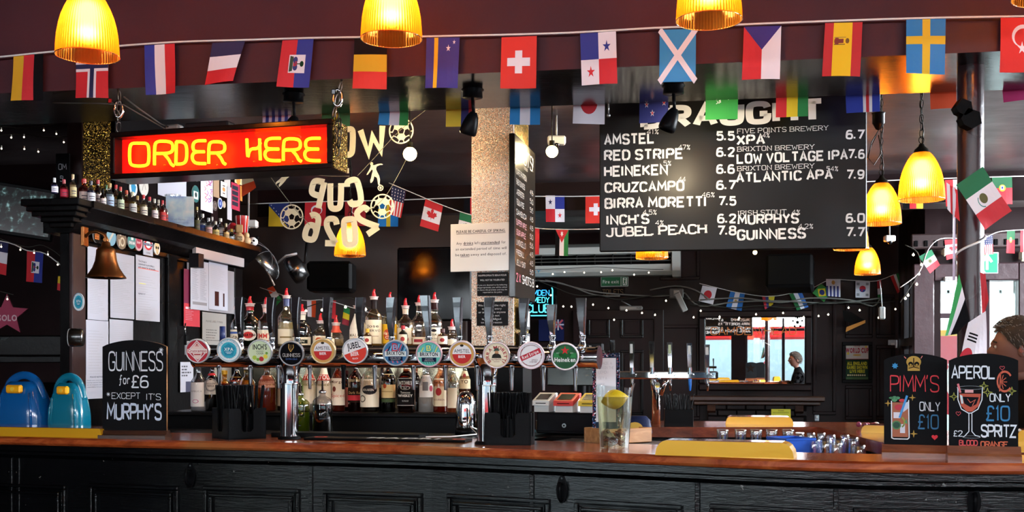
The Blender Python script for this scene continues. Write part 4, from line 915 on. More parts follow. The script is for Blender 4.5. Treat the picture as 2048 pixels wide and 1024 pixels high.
for s_, x0, x1, y in (('5.5',1434,1468,280),('6.2',1434,1468,312),('6.6',1434,1468,346),('6.7',1434,1470,378),('7.5',1438,1471,410),('6.2',1436,1471,445),('7.8',1436,1471,469),('6.7',1693,1727,277),('7.6',1697,1728,316),('7.9',1694,1727,357),('6.0',1693,1728,444),('7.7',1693,1728,472)):
    mtext(a, MW, s_, x0, x1, y, 16, stroke=.23, sp=.28)
mtext(a, MW, 'JUBEL PEACH', 1213, 1412, (473, 466), 17, stroke=.2, serif=True, sp=.24)
for s_, x0, x1, yb, h in (('FIVE POINTS BREWERY',1475,1656,(267,260),9),('BRIXTON BREWERY',1475,1628,(303,298),9),('BRIXTON BREWERY',1475,1628,(342,336),9),('IRISH STOUT',1477,1572,(431,428),9)):
    mtext(a, MW, s_, x0, x1, yb, h, stroke=.10, serif=True, sp=.28)
for s_, x0, x1, y in (('41%',1294,1317,268),('47%',1357,1380,299),('5%',1327,1342,331),('44',1357,1371,363),('46%',1404,1429,394),('4.5%',1286,1313,429),('4%',1311,1327,450),('4%',1525,1539,275),('54%',1653,1676,342),('4%',1584,1600,429),('4.2%',1597,1626,457)):
    mtext(a, MW, s_, x0, x1, y, 9, stroke=.11, sp=.2)
mb = MB(); a.emit(mb, flat, .0005); mb.build('lettering', menu)
mb = MB(); a.emit(mb, lambda u, v, h: (bw-u, .022+h, v), .0005); mb.build('lettering', menu)
for tx in (.02, bw-.04):
    mb = MB(); mb.box(tx, tx+.02, .0221, .03, .12, bz1-bz0-.1, M('3a3028', .5)); mb.build('batten', menu)
for px in (1216, 1690):
    t = MBF.pix(px, 300)[0]-q0[0]; mb = MB(); mb.tube([(t, .01, bz1-bz0), (t, .01, 2.74-bz0)], .003, STEEL, 6); mb.sphere((t, .01, bz1-bz0+.004), .008, STEEL, 10, 6); mb.build('hanger', menu)
p = HR.at(1215, 222, -.06); mb = MB(); mb.tube([(0,0,.05), (0,0,0)], .003, STEEL, 6); mb.sphere((0,0,-.004), .008, STEEL, 10, 6); one(mb, 'hook_eye', 'small steel eye hook hanging left of the menu board corner', 'hook', p)
# ------------------------------------------------------------------ column signs
gx = GCf
def column_sign(px0, py0, px1, py1, name, label, mat, off, art, tilt=0, cat='sign', th=.003):
    (t0, zt), (t1, zb) = gx.pix(px0, py0), gx.pix(px1, py1); w_ = t1-t0; h_ = zt-zb
    s_ = thing(name, label, cat, gx.world(t0, zb, off), gx.a)
    mb = MB(); mb.box(0, w_, -th, 0, 0, h_, mat, min(.002, th*.4)); mb.build('sheet', s_)
    a = Art(); art(a, w_, h_); mb = MB(); a.emit(mb, lambda u, v, h: (u, -th-h, v), .0003); mb.build('lettering', s_); return s_
INK = '2a2626'
def art1(a, w, h):
    P_ = lambda x: (x-902)/125*w; Q = lambda y: (541-y)/92*h; k = h/92
    a.text(INK,'PLEASE BE CAREFUL OF SPIKING.',P_(914),Q(466.5),5.0*k,x1=P_(1013),bold=.02); a.rect(INK,P_(914),Q(468.8),P_(1013),Q(468))
    for s_, x0, x1, b in (('Any',914,925,0),('drinks',928.5,948,1),('left',951,961.5,0),('unattended',963.5,1001,1),('for',1005,1013,0)):
        a.text(INK,s_,P_(x0),Q(489),5.2*k,x1=P_(x1),bold=.02*b); 
        if b: a.rect(INK,P_(x0),Q(490.8),P_(x1),Q(490))
    a.text(INK,'an extended period of time will',P_(912.5),Q(500),5*k,x1=P_(1015)); 
    for s_, x0, x1, b in (('be',912,920,0),('taken',922,940.5,1),('away and disposed of.',943,1015,0)):
        a.text(INK,s_,P_(x0),Q(511),5*k,x1=P_(x1),bold=.02*b)
        if b: a.rect(INK,P_(x0),Q(512.8),P_(x1),Q(512))
column_sign(902, 449, 1026, 541, 'laminated_notice', 'white laminated notice about spiking, taped across the glitter column', M('e9e2dc', .25, coat=.6), .004, art1, cat='notice')
CT = 'cfcfd2'
def art2(a, w, h):
    P_ = lambda x: (x-955)/62*w; Q = lambda y: (591-y)/46*h; k = h/46
    a.text(CT,'INAPPROPRIATE BEHAVIOUR',P_(958),Q(553),3.2*k,x1=P_(1014),bold=.01); a.text(CT,'WILL NOT BE TOLERATED',P_(961),Q(562),3.2*k,x1=P_(1010),bold=.01)
    for i, s_ in enumerate(('If you are deemed to be behaving','inappropriately you will be asked','to leave the premises and may be','reported to the police')):
        a.text(CT,s_,P_(956 if i < 3 else 967),Q(571.3+4.7*i),2.7*k,x1=P_(1015 if i < 3 else 1005))
column_sign(955, 545, 1017, 591, 'black_notice', 'upper black notice with small white print on the glitter column', M('141416', .3), .004, art2, cat='notice')
def art3(a, w, h):
    P_ = lambda x: (x-954)/63*w; Q = lambda y: (651-y)/47*h; k = h/47
    for i, (s_, x0, x1) in enumerate((('We reserve the right',957,1012),('to refuse entry',965,1004),('or service to anyone',958,1012),('and are not',969,1000),('legally obliged',965,1003),('to give a reason',963,1005))):
        a.text(CT,s_,P_(x0),Q(613+6.7*i),4*k,x1=P_(x1))
column_sign(954, 604, 1017, 651, 'black_notice', 'lower black notice with larger white print on the glitter column', M('141416', .3), .004, art3, cat='notice')
# shots chalkboard on the right flank of the column, running into the room
SB = fr2(1030, 5.20, 1070.5, 5.70); (s0, _), (s1, _) = SB.pix(1030, 300), SB.pix(1070.5, 300)
hzt = SB.pix(1030, 266)[1]; hzb = SB.pix(1030, 594)[1]
sb = thing('shots_board', 'tall narrow black chalkboard listing shots beside the glitter column', 'chalkboard', SB.world(0, hzb), SB.a)
sh = hzt-hzb; sw = s1-s0; mb = MB(); mb.box(0, sw, 0, .03, 0, sh, M('15120f', .38, coat=.3), .003); mb.build('panel', sb)
a = Art(); a.text('b8b0a8','SHOTS!',sw*.10,sh*.86,sh*.09,x1=sw*.9,stroke=.07); a.rect('8a8078',sw*.42,sh*.84,sw*.6,sh*.843).rect('8a8078',sw*.42,sh*.83,sw*.6,sh*.833)
rows = ['CAFE PATRON','BABY GUINNESS','JAGERMEISTER','TEQUILA ROSE','SAMBUCA','SLIPPERY NIPPLE','SOUR APPLE','LIMONCELLO','FIREBALL','JELLY SHOT']
for i, r_ in enumerate(rows): a.text('a8a098' if i not in (5,6) else 'c08a90',r_,sw*.06,sh*(.76-.062*i),sh*.032,x1=sw*(.42+.04*(len(r_) % 4)),stroke=.09); a.text('a8a098',('4.5','5.0','5.5','4.5')[i % 4],sw*.72,sh*(.70-.058*i),sh*.03,x1=sw*.88,stroke=.09)
a.text('b05060','2 X',sw*.06,sh*.10,sh*.05,x1=sw*.26,stroke=.12).text('b8b0a8','SHOTS 8',sw*.34,sh*.10,sh*.05,x1=sw*.92,stroke=.1)
mb = MB(); a.emit(mb, flat, .0004); mb.build('lettering', sb)
# grey document frames on the column flank under that board
for i, (ya, yb) in enumerate(((612, 660), (664, 712))):
    f_ = fr2(1042, 5.28, 1060, 5.55); (u0, zt), (u1, zb) = f_.pix(1042, ya), f_.pix(1060, yb); o = thing('document_holder', ('upper','lower')[i]+' grey framed paper under the shots board', 'document', f_.world(0, zb), f_.a)
    mb = MB(); mb.box(0, u1-u0, 0, .01, 0, zt-zb, M('3a3a3c', .4), .002); mb.build('frame', o); mb = MB(); mb.box(.02, u1-u0-.02, -.001, 0, .015, zt-zb-.015, M('b8b6b4', .6)); mb.build('paper', o)
# ------------------------------------------------------------------ ceiling spots, bare bulbs, cameras
def spot(px, py, label, az=0, beam=(12, (-.1, .6, -.7), 70)):
    b = HF.at(px, py, 0); k = (px-1024)/F; D = (2.38-EYE)*F/(HZ-py); o = thing('ceiling_spotlight', label, 'spotlight', ((px-1024)*D/F, D, 2.38), R(az), 'black cone spotlights on the beam underside')
    mb = MB(); mb.lathe([(.0001, -.028), (.038, -.028), (.036, -.006), (.042, -.001), (.042, 0)], BLKP, 24); mb.build('mount', o)
    mb = MB(); mb.tube([(0,0,-.028), (.004,0,-.085)], .006, BLKP, 8); mb.build('stem', o)
    mb = MB(); mb.T = Matrix.Translation((.004, 0, -.085)) @ Matrix.Rotation(R(18), 4, 'Y') @ Matrix.Rotation(R(14), 4, 'X')
    mb.lathe([(.0001, .006), (.012, .004), (.021, -.012), (.029, -.04), (.032, -.062), (.0315, -.074), (.027, -.080), (.024, -.06), (.0001, -.058)], BLKP, 28); mb.build('lamp_head', o)
    l = bpy.data.lights.new('spot_beam', 'SPOT'); l.energy = beam[0]; l.color = (1, .80, .50); l.spot_size = R(beam[2]); l.spot_blend = 1; l.shadow_soft_size = .012
    so = bpy.data.objects.new('spot_beam', l); COL.objects.link(so); so.location = Vector((((px-1024)*D/F)+.025, D-.02, 2.38-.175)); so.rotation_euler = Vector(beam[1]).to_track_quat('-Z', 'Y').to_euler()
spot(587, 189, 'black cone spotlight hanging over the neon sign', 0, (22, (-.25, .8, -.6), 80)); spot(945, 180, 'black cone spotlight hanging left of the glitter column', 0, (22, (-.35, .75, -.75), 75)); spot(1347, 172, 'black cone spotlight hanging in front of the menu board heading', 25, (17, (.30, .6, -.25), 140))
def bare(px, py, D, r, lab, W_):
    p = pt(px, py, D); o = thing('bare_bulb', lab, 'bulb', p); mb = MB(); mb.sphere((0,0,0), r, M('ffdc8c', .5, 0, 30), 16, 10); mb.build('glass_globe', o)
    mb = MB(); mb.cyl((0,0,r*.8), .014, .03, IRON, 12); mb.tube([(0,0,r), (0,.0,max(r+.05, 2.74-p.z))], .003, IRON, 6); mb.build('lamp_holder', o); point('bulb_light', (p.x, p.y-.0, p.z), W_, (1, .78, .42), r*1.7)
bare(820, 308, 5.25, .033, 'bright bare bulb beside the cut-out banner', 26)
bare(1104, 303, 5.6, .031, 'bright bare bulb right of the glitter column', 14)
bare(1510, 505, 9.5, .018, 'tiny distant bulb under the middle of the menu board', 2)
def camdome(px, py, D, lab, w_=.11):
    p = pt(px, py, D); o = thing('security_camera', lab, 'camera', p, 0); mb = MB(); mb.box(-w_/2, w_/2, -.03, .03, -.02, .025, M('c8c4c0', .4), .008); mb.build('housing', o)
    mb = MB(); mb.sphere((0, -.01, -.022), .018, M('0a0a0c', .1), 12, 8); mb.build('lens', o); mb = MB(); mb.tube([(0,0,.025), (0,.02,max(.04, 2.74-p.z if p.z > 2.2 else .05))], .006, M('8a8886', .4), 6); mb.build('bracket', o)
camdome(1113, 282, 6.0, 'small white camera above the bare bulb right of the column', .10)
camdome(497, 449, 6.6, 'white dome camera right of the bottle shelf end')
camdome(1779, 478, 8.0, 'white round sensor under the far beam above the pendants', .075)
p = pt(1757, 238, 4.8); mb = MB(); mb.lathe([(.0001, -.05), (.012, -.045), (.022, -.025), (.026, -.02), (.026, .02), (.03, .026)], BLKP, 16); mb.tube([(0,0,.02),(0,0,2.74-p.z)], .008, BLKP, 8); mb.tube([(0,0,-.05),(.0,.1,-.10),(.02,.25,-.16)], .0025, IRON, 6); mb.tube([(0,0,-.05),(-.03,0,-.1),(-.045,0,-.17),(-.02,0,-.2),(.012,0,-.15),(.0,0,-.07)], .0022, IRON, 6); one(mb, 'black_ceiling_rose', 'black ceiling fitting with looped flex above the half-hidden pendant', 'fitting', p)
# ------------------------------------------------------------------ cut-out football banner, seen from behind
BN = fr2(560, 5.75, 800, 5.6)
CARD = M('f2e8d2', .6)
def bq(x, y): return BN.pix(x, y)
def letter(ch, cx, cy, w_, h_, rot, label):
    t, z = bq(cx, cy); k = BN.D(cx)/F; o = BN.world(t, z); mb = MB(); bold = .085
    for st in sstrokes(ch):
        wv = ribbon([(q[0]/4*(w_-11)-(w_-11)/2, q[1]/6*(h_-11)-(h_-11)/2) for q in st], 12.5)
        for poly in wv: poly = [(-q[0]*k, q[1]*k) for q in poly]; mb.add([(q[0], 0, q[1]) for q in poly]+[(q[0], .0012, q[1]) for q in poly], [(0,1,2,3), (7,6,5,4), (0,4,5,1), (2,6,7,3)], CARD)
    mb.v = [(v[0]*math.cos(R(rot))-v[2]*math.sin(R(rot)), v[1], v[0]*math.sin(R(rot))+v[2]*math.cos(R(rot))) for v in mb.v]
    mb.add([(v_[0], v_[1], v_[2]) for v_ in ((-.02*1, -.001, .3*h_*k), (.02, -.001, .33*h_*k), (.02, -.001, .32*h_*k), (-.02, -.001, .29*h_*k))], [(0,1,2,3)], M('5a4a38', .7))
    one(mb, 'card_letter', label, 'letter', o, BN.a, 'cut-out card letters of the banner')
def lab_(s_): return s_
for ch, cx, cy, w_, h_, rot, lb in (('O',695,284,33,62,-2,'cream card letter O, first of the top line, mirrored'),('W',746,280,58,60,8,'cream card letter W beside the upper football, mirrored'),
    ('P',632,388,34,64,-14,'cream card letter P at the left of the middle line'),('U',671,392,34,62,-1,'cream card letter U in the middle line'),('C',708,384,36,60,12,'cream card letter C at the right of the middle line'),
    ('6',624,454,34,62,-16,'cream card figure 6 beside the left football'),('2',662,462,34,60,-3,'cream card figure 2 right of the figure 6'),('0',699,464,34,62,4,'cream card figure 0 in front of the pendant'),('2',733,440,38,62,32,'cream card figure 2 tilted by the right football')):
    letter(ch, cx, cy, w_, h_, rot, lb)
def football(cx, cy, r, label):
    t, z = bq(cx, cy); k = BN.D(cx)/F*r; o = BN.world(t, z, .004); mb = MB(); a = Art()
    a.circle(CARD, 0, 0, 1, 36, None, .90); pent = lambda x, y, q, ro: [(x+q*math.cos(R(ro+72*i)), y+q*math.sin(R(ro+72*i))) for i in range(5)]
    hexes = []
    ps = pent(0, 0, .30, 90); a.line(CARD, ps, .07, True)
    for i in range(5):
        an = 90+72*i; c, s_ = math.cos(R(an)), math.sin(R(an)); p1_ = (.30*c, .30*s_); p2_ = (.60*c, .60*s_); a.line(CARD, [p1_, p2_], .07)
        l_ = [(.60*c, .60*s_), (.72*math.cos(R(an+24)), .72*math.sin(R(an+24))), (.93*math.cos(R(an+20)), .93*math.sin(R(an+20)))]; a.line(CARD, l_, .07)
        l_ = [(.60*c, .60*s_), (.72*math.cos(R(an-24)), .72*math.sin(R(an-24))), (.93*math.cos(R(an-20)), .93*math.sin(R(an-20)))]; a.line(CARD, l_, .07)
        a.poly(CARD, [(.72*math.cos(R(an+24)), .72*math.sin(R(an+24))), (.72*math.cos(R(an+48)), .72*math.sin(R(an+48))), (.60*math.cos(R(an+72)), .60*math.sin(R(an+72))), (.30*math.cos(R(an+72)), .30*math.sin(R(an+72))), (.30*c, .30*s_), (.60*c, .60*s_)]) if i % 2 == 0 else None
    a.emit(mb, lambda u, v, h: (u*k, -h, v*k), .0006, both=True); one(mb, 'card_football', label, 'football cut-out', o, BN.a)
football(584, 434, 25, 'cream cut-out football at the lower left of the banner'); football(765, 413, 25, 'cream cut-out football at the right of the banner'); football(803, 262, 26, 'cream cut-out football up beside the bare bulb')
def player(cx, cy, sc, flip, label, part=False):
    t, z = bq(cx, cy); k = BN.D(cx)/F*sc; o = BN.world(t, z, .002); mb = MB()
    S = [[(0,26),(3,26),(5,23),(3.5,20.5),(8,20),(14,22),(21,22.5),(25,21),(24,19.6),(19,19.8),(12,17),(10.5,12),(13,6),(17,-1),(19,-9),(18,-17),(21,-19.5),(15,-19),(14.5,-14),(12.5,-5),(7,-2),(5,-10),(2,-14),(-1,-15),(-1.5,-9),(0.5,-5),(2,3),(4,9),(2,12),(-2,7),(-6,2),(-9,1),(-8,4),(-4,10),(-1,16),(0,20),(-2,22)]]
    if part: S = [[(0,6),(12,11),(16,10),(14,4),(8,0),(4,-5),(-2,-11),(-8,-16),(-9,-12),(-5,-6),(-12,-8),(-16,-12),(-15,-6),(-8,-1)]]
    for s_ in S: mb.prism([(p_[0]*k*flip, p_[1]*k) for p_ in s_], 0, .0012, CARD)
    if not part:
        aa = Art(); aa.circle(CARD, 20*k, -25*k, 6*k, 16, None, 4.4*k).star(CARD, 20*k, -25*k, 4.6*k, 6, .3); aa.emit(mb, flat, .0006, both=True)
    one(mb, 'card_footballer', label, 'footballer cut-out', o, BN.a)
player(742, 351, 1.02, 1, 'cream cut-out footballer kicking, right of the banner'); player(566, 358, 1.0, 1, 'cream cut-out player\'s legs showing under the neon sign', True)
for i, (pts, lb) in enumerate((([(535,345),(584,410),(620,450)],'cord from the neon sign down to the left football'),([(820,305),(800,345),(770,395),(735,425)],'cord slanting past the bare bulb to the right football'),([(860,215),(800,262),(746,320),(716,352)],'cord from the upper football to the letter C'),([(610,345),(650,352),(700,353)],'cord carrying the middle line of letters'))):
    tape(BN, pts, .006, .0014, 'banner_cord', lb, M('8a8478', .7), 'cord')
p = BN.at(655, 344, .006); mb = MB(); mb.box(-.13, .12, 0, .0012, -.012, .014, CARD); one(mb, 'card_letter', 'cream letter edge showing just beneath the neon sign\'s right end', 'letter', p, BN.a+R(0))
# ------------------------------------------------------------------ beer fonts on the counter
TR = fr2(395, 4.17, 1130, 3.69)
def tpx(px): return TR.pix(px, 728)[0]
zr = EYE+.030
rail = thing('beer_tap_rail', 'long chrome beer font rail on two columns with twelve tap badges', 'beer font', TR.world(tpx(563), TOPZ), TR.a)
tb = tpx(563); ry = .075; RR = .036
def TT(mb, n, p=rail): return mb.build(n, p)
mb = MB(); mb.T = Matrix.Translation((0, ry, zr-TOPZ-.008)); xa, xb = tpx(372)-tb, tpx(1183)-tb
mb.cyl((xa, 0, 0), RR, xb-xa, CHROME, 40, 'x'); mb.cyl((xb, 0, 0), RR+.004, .008, CHROME, 40, 'x'); mb.cyl((xa-.008, 0, 0), RR+.004, .008, CHROME, 40, 'x'); TT(mb, 'rail_tube')
mb = MB(); mb.T = Matrix.Identity(4)
for px, D0 in ((563, 0), (962, 0)):
    x = tpx(px)-tb; r_ = .0335; mb = MB(); mb.lathe([(r_, .012), (r_, .205)], CHROME, 48, x, ry-.02, 0); mb.lathe([(r_+.001, .203), (r_+.002, .206), (r_+.001, .209)], CHROME, 48, x, ry-.02, 0)
    # flared Y head
    rings = []; prof = [(0, 1.0, .0), (.03, 1.02, .01), (.055, 1.25, .06), (.075, 1.65, .10), (.09, 2.1, .1)]
    mb.lathe([(r_, .209), (r_*.98, .235), (r_*1.12, .262), (r_*1.5, .285), (r_*2.0, .300)], CHROME, 48, x, ry-.012, 0, sy=.95)
    TT(mb, 'column')
    mb = MB(); mb.lathe([(.042, 0), (.042, .006), (.036, .012), (.0001, .012)], RUBBER, 40, x, ry-.02, 0); TT(mb, 'base_ring')
WH2 = 'e8e4e6'
def badge_disc(art, rim, tw=0):
    return art
def B_cruz(a):
    a.circle('b01c30',0,0,1); a.up().poly(WH2,[(0,1),(.95,0),(0,-1),(-.95,0)]).up(); a.poly('b01c30',[(0,.9),(.85,0),(0,-.9),(-.85,0)]).up(); a.poly('e4c8c0',[(0,.82),(.6,.25),(.3,-.6),(0,-.8),(-.3,-.6),(-.6,.25)]).up()
    a.rect('e8d8d4',-.92,-.18,.92,.2).up(); a.text('a81c30','Cruzcampo',-.86,-.1,.28,x1=.86,bold=.02); a.rect('a81c30',-.3,-.36,.3,-.26).rect('c05050',-.2,.45,.2,.5).star('b84040',0,.6,.15)
def B_xpa(a):
    a.circle('dfe8ea',0,0,1); a.up().circle('2ca8c0',0,0,.74); a.circle('1c90b0',0,0,1,40,None,.97); a.up(); a.poly('0c88a8',[(.62*math.cos(R(90+72*i)), .62*math.sin(R(90+72*i))) for i in range(5)]).up()
    a.text('e8f0f0','XPA',-.42,-.06,.28,x1=.42,bold=.03); a.rect('e8f0f0',-.3,-.2,.3,-.16).rect('e8f0f0',-.2,-.32,.2,-.28); a.text('1c80a0','THE FIVE POINTS',0,0,.15,x1=1.9,arc=(0,0,.80)); a.text('1c80a0','BREWING COMPANY',0,0,.15,x1=2.1,arc=(0,0,-.80))
def B_inch(a):
    a.circle('c8d8b4',0,0,1); a.up(); a.text('1a1a1c',"INCH'S",-.62,.24,.46,x1=.66,bold=.03); a.text('3a3a3a','CIDER',-.3,-.2,.18,x1=.34); a.rect('3a4a3a',-.35,.06,.35,.1); a.circle('b02828',.12,-.62,.22).circle('a8c040',-.5,-.5,.2).circle('d8c840',.5,-.4,.2).circle('6a9a30',.62,-.1,.12).circle('6a9a30',-.2,-.66,.14)
def B_guin(a):
    a.circle('08080e',0,0,1); a.up(); a.text('d8d4d0','GUINNESS',-.78,-.28,.28,x1=.78,stroke=.11,serif=True,sp=.2); a.text('4a70b8','EXTRA COLD',-.5,-.55,.12,x1=.5,stroke=.12); a.line('c8a050',[(-.2,.85),(-.22,.5),(-.05,.15)],.06).line('c8a050',[(.2,.8),(.22,.55),(-.05,.15)],.05).line('a88040',[(-.08,.8),(-.06,.3)],.02).line('a88040',[(.06,.8),(0,.3)],.02)
def B_amst(a):
    a.circle('c89850',0,0,1); a.up().circle(WH2,0,0,.8,40); a.up()
    n = 24; a.poly('c01c1c',[(.8*math.cos(PI+PI*i/n), .8*math.sin(PI+PI*i/n)-.0) for i in range(n+1)]).up(); a.text('1a1420','AMSTEL',-.66,.12,.30,x1=.66,bold=0); a.text('f0e8e8','BIER',-.3,-.32,.22,x1=.3,bold=.03); a.circle('2a2420',0,.72,.16,12,.1)
def B_jub(a):
    a.circle(WH2,0,0,1); a.up(); n = 24; a0 = R(200); a.poly('d83420',[(math.cos(a0+(PI+R(-0))*i/n)*1.0, math.sin(a0+PI*i/n)) for i in range(n+1)]).up(); a.text('14141c','JUBEL',-.62,.12,.52,x1=.55,bold=.03,rot=12); a.text('f0e8e8','BEER',-.36,-.44,.32,x1=.36,bold=.04,rot=8); a.text('f0e8e8','PEACH',-.22,-.74,.14,x1=.26,rot=6,bold=.02)
def B_brix(a, alt):
    a.circle('2c6a98' if not alt else '5ab8a8',0,0,1); a.up(); r = random.Random(5+alt)
    for i in range(9): x = -.9+.2*i; a.line('d84a5a' if (i % 3 == 0 and not alt) else ('101830' if not alt else 'd8d060') if i % 3 == 1 else '7ac0d8', [(x, .1), (x+.25, .8*math.sqrt(max(.05, 1-x*x)))], .08)
    for i in range(6): x = -.5+.2*i; a.line('d84a5a' if i % 2 and not alt else '103060' if not alt else '2c7a70', [(x, -.6), (x+.1, -.85)], .07)
    a.up(); a.text('b82838' if not alt else '2c9a98','B',-.28,.2,.62,x1=.26,bold=.09).up(); a.text('6ab0e0' if not alt else 'e0e070','B',-.2,.27,.48,x1=.2,bold=.0); a.rect('d4dcdc',-.93,-.28,.93,.16).up(); a.text('101018','BRIXTON',-.76,-.16,.3,x1=.76,bold=.04)
    a.rect('0c1c38',-.62,-.66,.62,-.3).up(); a.text('d8dce0','LOW VOLTAGE' if not alt else 'ATLANTIC',-.45 if not alt else -.34,-.46,.1,x1=.45 if not alt else .34); a.text('d8dce0','SESSION IPA' if not alt else 'AMERICAN PALE ALE',-.4,-.6,.08,x1=.4)
def B_mor(a):
    a.circle('d8c8a8',0,0,1); a.up().circle('e8dcc0',0,0,.86); a.up(); a.text('a01c24','BIRRA MORETTI',0,0,.26,x1=2.9,bold=.04,arc=(0,-.1,.62)); a.circle('c08a60',.02,.22,.16).poly('2c4a3c',[(-.26,.32),(.28,.36),(.2,.46),(.14,.6),(-.14,.58),(-.18,.44)]).poly('30302c',[(-.4,-.25),(.42,-.25),(.34,.02),(.12,.14),(-.14,.14),(-.34,0)]); a.text('7a3030',"L'AUTENTICA",-.55,-.44,.15,x1=.55,bold=.02); a.rect('7a3030',-.25,-.56,.25,-.53)
def B_red(a):
    a.circle(WH2,0,0,1); a.circle('a82038',0,0,.9,40,None,.82); a.up(); a.line('b81c34',[(-.85,-.28),(.78,.45)],.42).up(); a.text('f0e8e8','Red Stripe',-.66,-.32,.26,x1=.78,bold=.02,rot=24); a.text('5a2030','JAMAICA',.05,-.42,.13,x1=.55); a.text('5a2030','LAGER BEER',-.12,-.58,.13,x1=.5)
def B_hei(a):
    a.circle('0c4c28',0,0,1); a.up().rect('1c7c3c',-.9,-.1,.9,.3).circle('14602c',0,.35,.55); a.up(); a.star('c81820',0,.5,.36); a.text('e8e8e4','Heineken',-.85,-.42,.34,x1=.85,bold=.04); a.text('b8c8b8','EST.',-.68,.24,.1,x1=-.42).text('b8c8b8','1873',.42,.24,.1,x1=.66)
BAD = [(395,702,B_cruz,'c8c8cc'),(458,700,B_xpa,'c8ccd0'),(520,704,B_inch,'c0c4c4'),(583,707,B_guin,'9a9aa0'),(646,702,B_amst,'d8c090'),(710,702,B_jub,'c8c8cc'),(791,706,lambda a: B_brix(a, 0),'a8b0b8'),(858,708,lambda a: B_brix(a, 1),'e0b8c4'),(924,708,B_amst,'e8d8e0'),(993,710,B_mor,'e0d0d4'),(1062,711,B_red,'f0dce8'),(1130,713,B_hei,'f0e8f0')]
HANDLES = [(463,594,8),(526,594,10),(577,594,8),(640,594,9),(706,594,9),(768,594,9),(843,590,-2),(905,594,4),(966,594,8),(1036,596,8),(1094,608,5),(1155,595,2)]
HM = M('c4c8ce', .10, 1.0)
for i, ((px, py, fn, rc), (hx, hy, lean)) in enumerate(zip(BAD, HANDLES)):
    t, z = TR.pix(px, py); x = t-tb; z -= TOPZ; r_ = .0465
    bg = thing('badge_holder', None, None, (x, 0, z)); bg.parent = rail; bg.rotation_euler.z = R(15)
    bg['label'] = ['red and cream diamond badge','turquoise pentagon badge','pale green cider badge','black stout badge','left red and white half badge','orange diagonal badge','blue striped badge','green striped badge','right red and white half badge','cream badge with a man in a hat','white badge with red diagonal band','green badge with red star'][i]
    mb = MB(); mb.T = Matrix.Rotation(R(8), 4, 'X')
    mb.cyl((0, .004, 0), r_, .012, CHROME, 40, 'y'); mb.T = mb.T @ Matrix.Rotation(R(90), 4, 'X')
    RM = M(rc, .25, .3, coat=.6); mb.lathe([(r_, -.010), (r_*1.02, .0), (r_*.99, .004), (r_*.9, .0045), (r_*.89, .0025)], RM, 48); mb.build('badge_rim', bg)
    a = Art(); fn(a); mb = MB(); mb.T = Matrix.Rotation(R(8), 4, 'X'); s_ = r_*.89
    for k2 in range(len(a.L)): pass
    a.emit(mb, lambda u, v, h: (u*s_, -.0024-h, v*s_), .0002); mb.build('badge_face', bg)
    mb = MB(); mb.tube([(x, .0, z), (x, .05, z)], .007, CHROME, 12); mb.build('badge_stem', rail)
    # tap body, spout and handle
    th, _ = TR.pix(hx, 690); hx_ = th-tb; topz = TR.pix(hx, hy)[1]-TOPZ; rz_ = zr-TOPZ+.026
    mb = MB(); mb.lathe([(.011, 0), (.0115, .012), (.0095, .016), (.0095, .03), (.012, .034), (.0115, .042)], HM, 20, hx_, ry-.012, rz_); mb.sphere((hx_, ry-.03, rz_+.0), .013, HM, 16, 10); mb.build('tap_body', rail)
    sp = TR.pix((px+hx)/2+ (3 if i > 3 else 0), 745)[0]-tb
    mb = MB(); mb.lathe([(.0098, .0), (.0098, -.012), (.0075, -.02), (.0058, -.085), (.0046, -.087), (.0046, -.08)], HM if i != 4 else BLKP, 16, sp, ry-.045, zr-TOPZ-.035); mb.build('spout', rail)
    L_ = topz-(rz_+.04); dx = math.sin(R(lean))*L_*.6; mb = MB(); vsx = []; n = 9
    for k in range(n):
        q = k/(n-1); w_ = .0085+.009*q; d_ = .006+.004*q+.004*math.sin(q*PI); cx = hx_+dx*q*q; cz = rz_+.04+L_*q; cy = ry-.012-.028*q
        c_ = .0025
        vsx.append([(cx-w_+c_, cy-d_, cz), (cx+w_-c_, cy-d_, cz), (cx+w_, cy-d_+c_, cz), (cx+w_, cy+d_-c_, cz), (cx+w_-c_, cy+d_, cz), (cx-w_+c_, cy+d_, cz), (cx-w_, cy+d_-c_, cz), (cx-w_, cy-d_+c_, cz)])
    vv = [p for r2 in vsx for p in r2]; ff = [(k*8+j, k*8+(j+1) % 8, (k+1)*8+(j+1) % 8, (k+1)*8+j) for k in range(n-1) for j in range(8)]+[tuple((n-1)*8+j for j in range(8)), tuple(range(8))[::-1]]
    mb.add(vv, ff, HM); mb.build('tap_handle', rail)
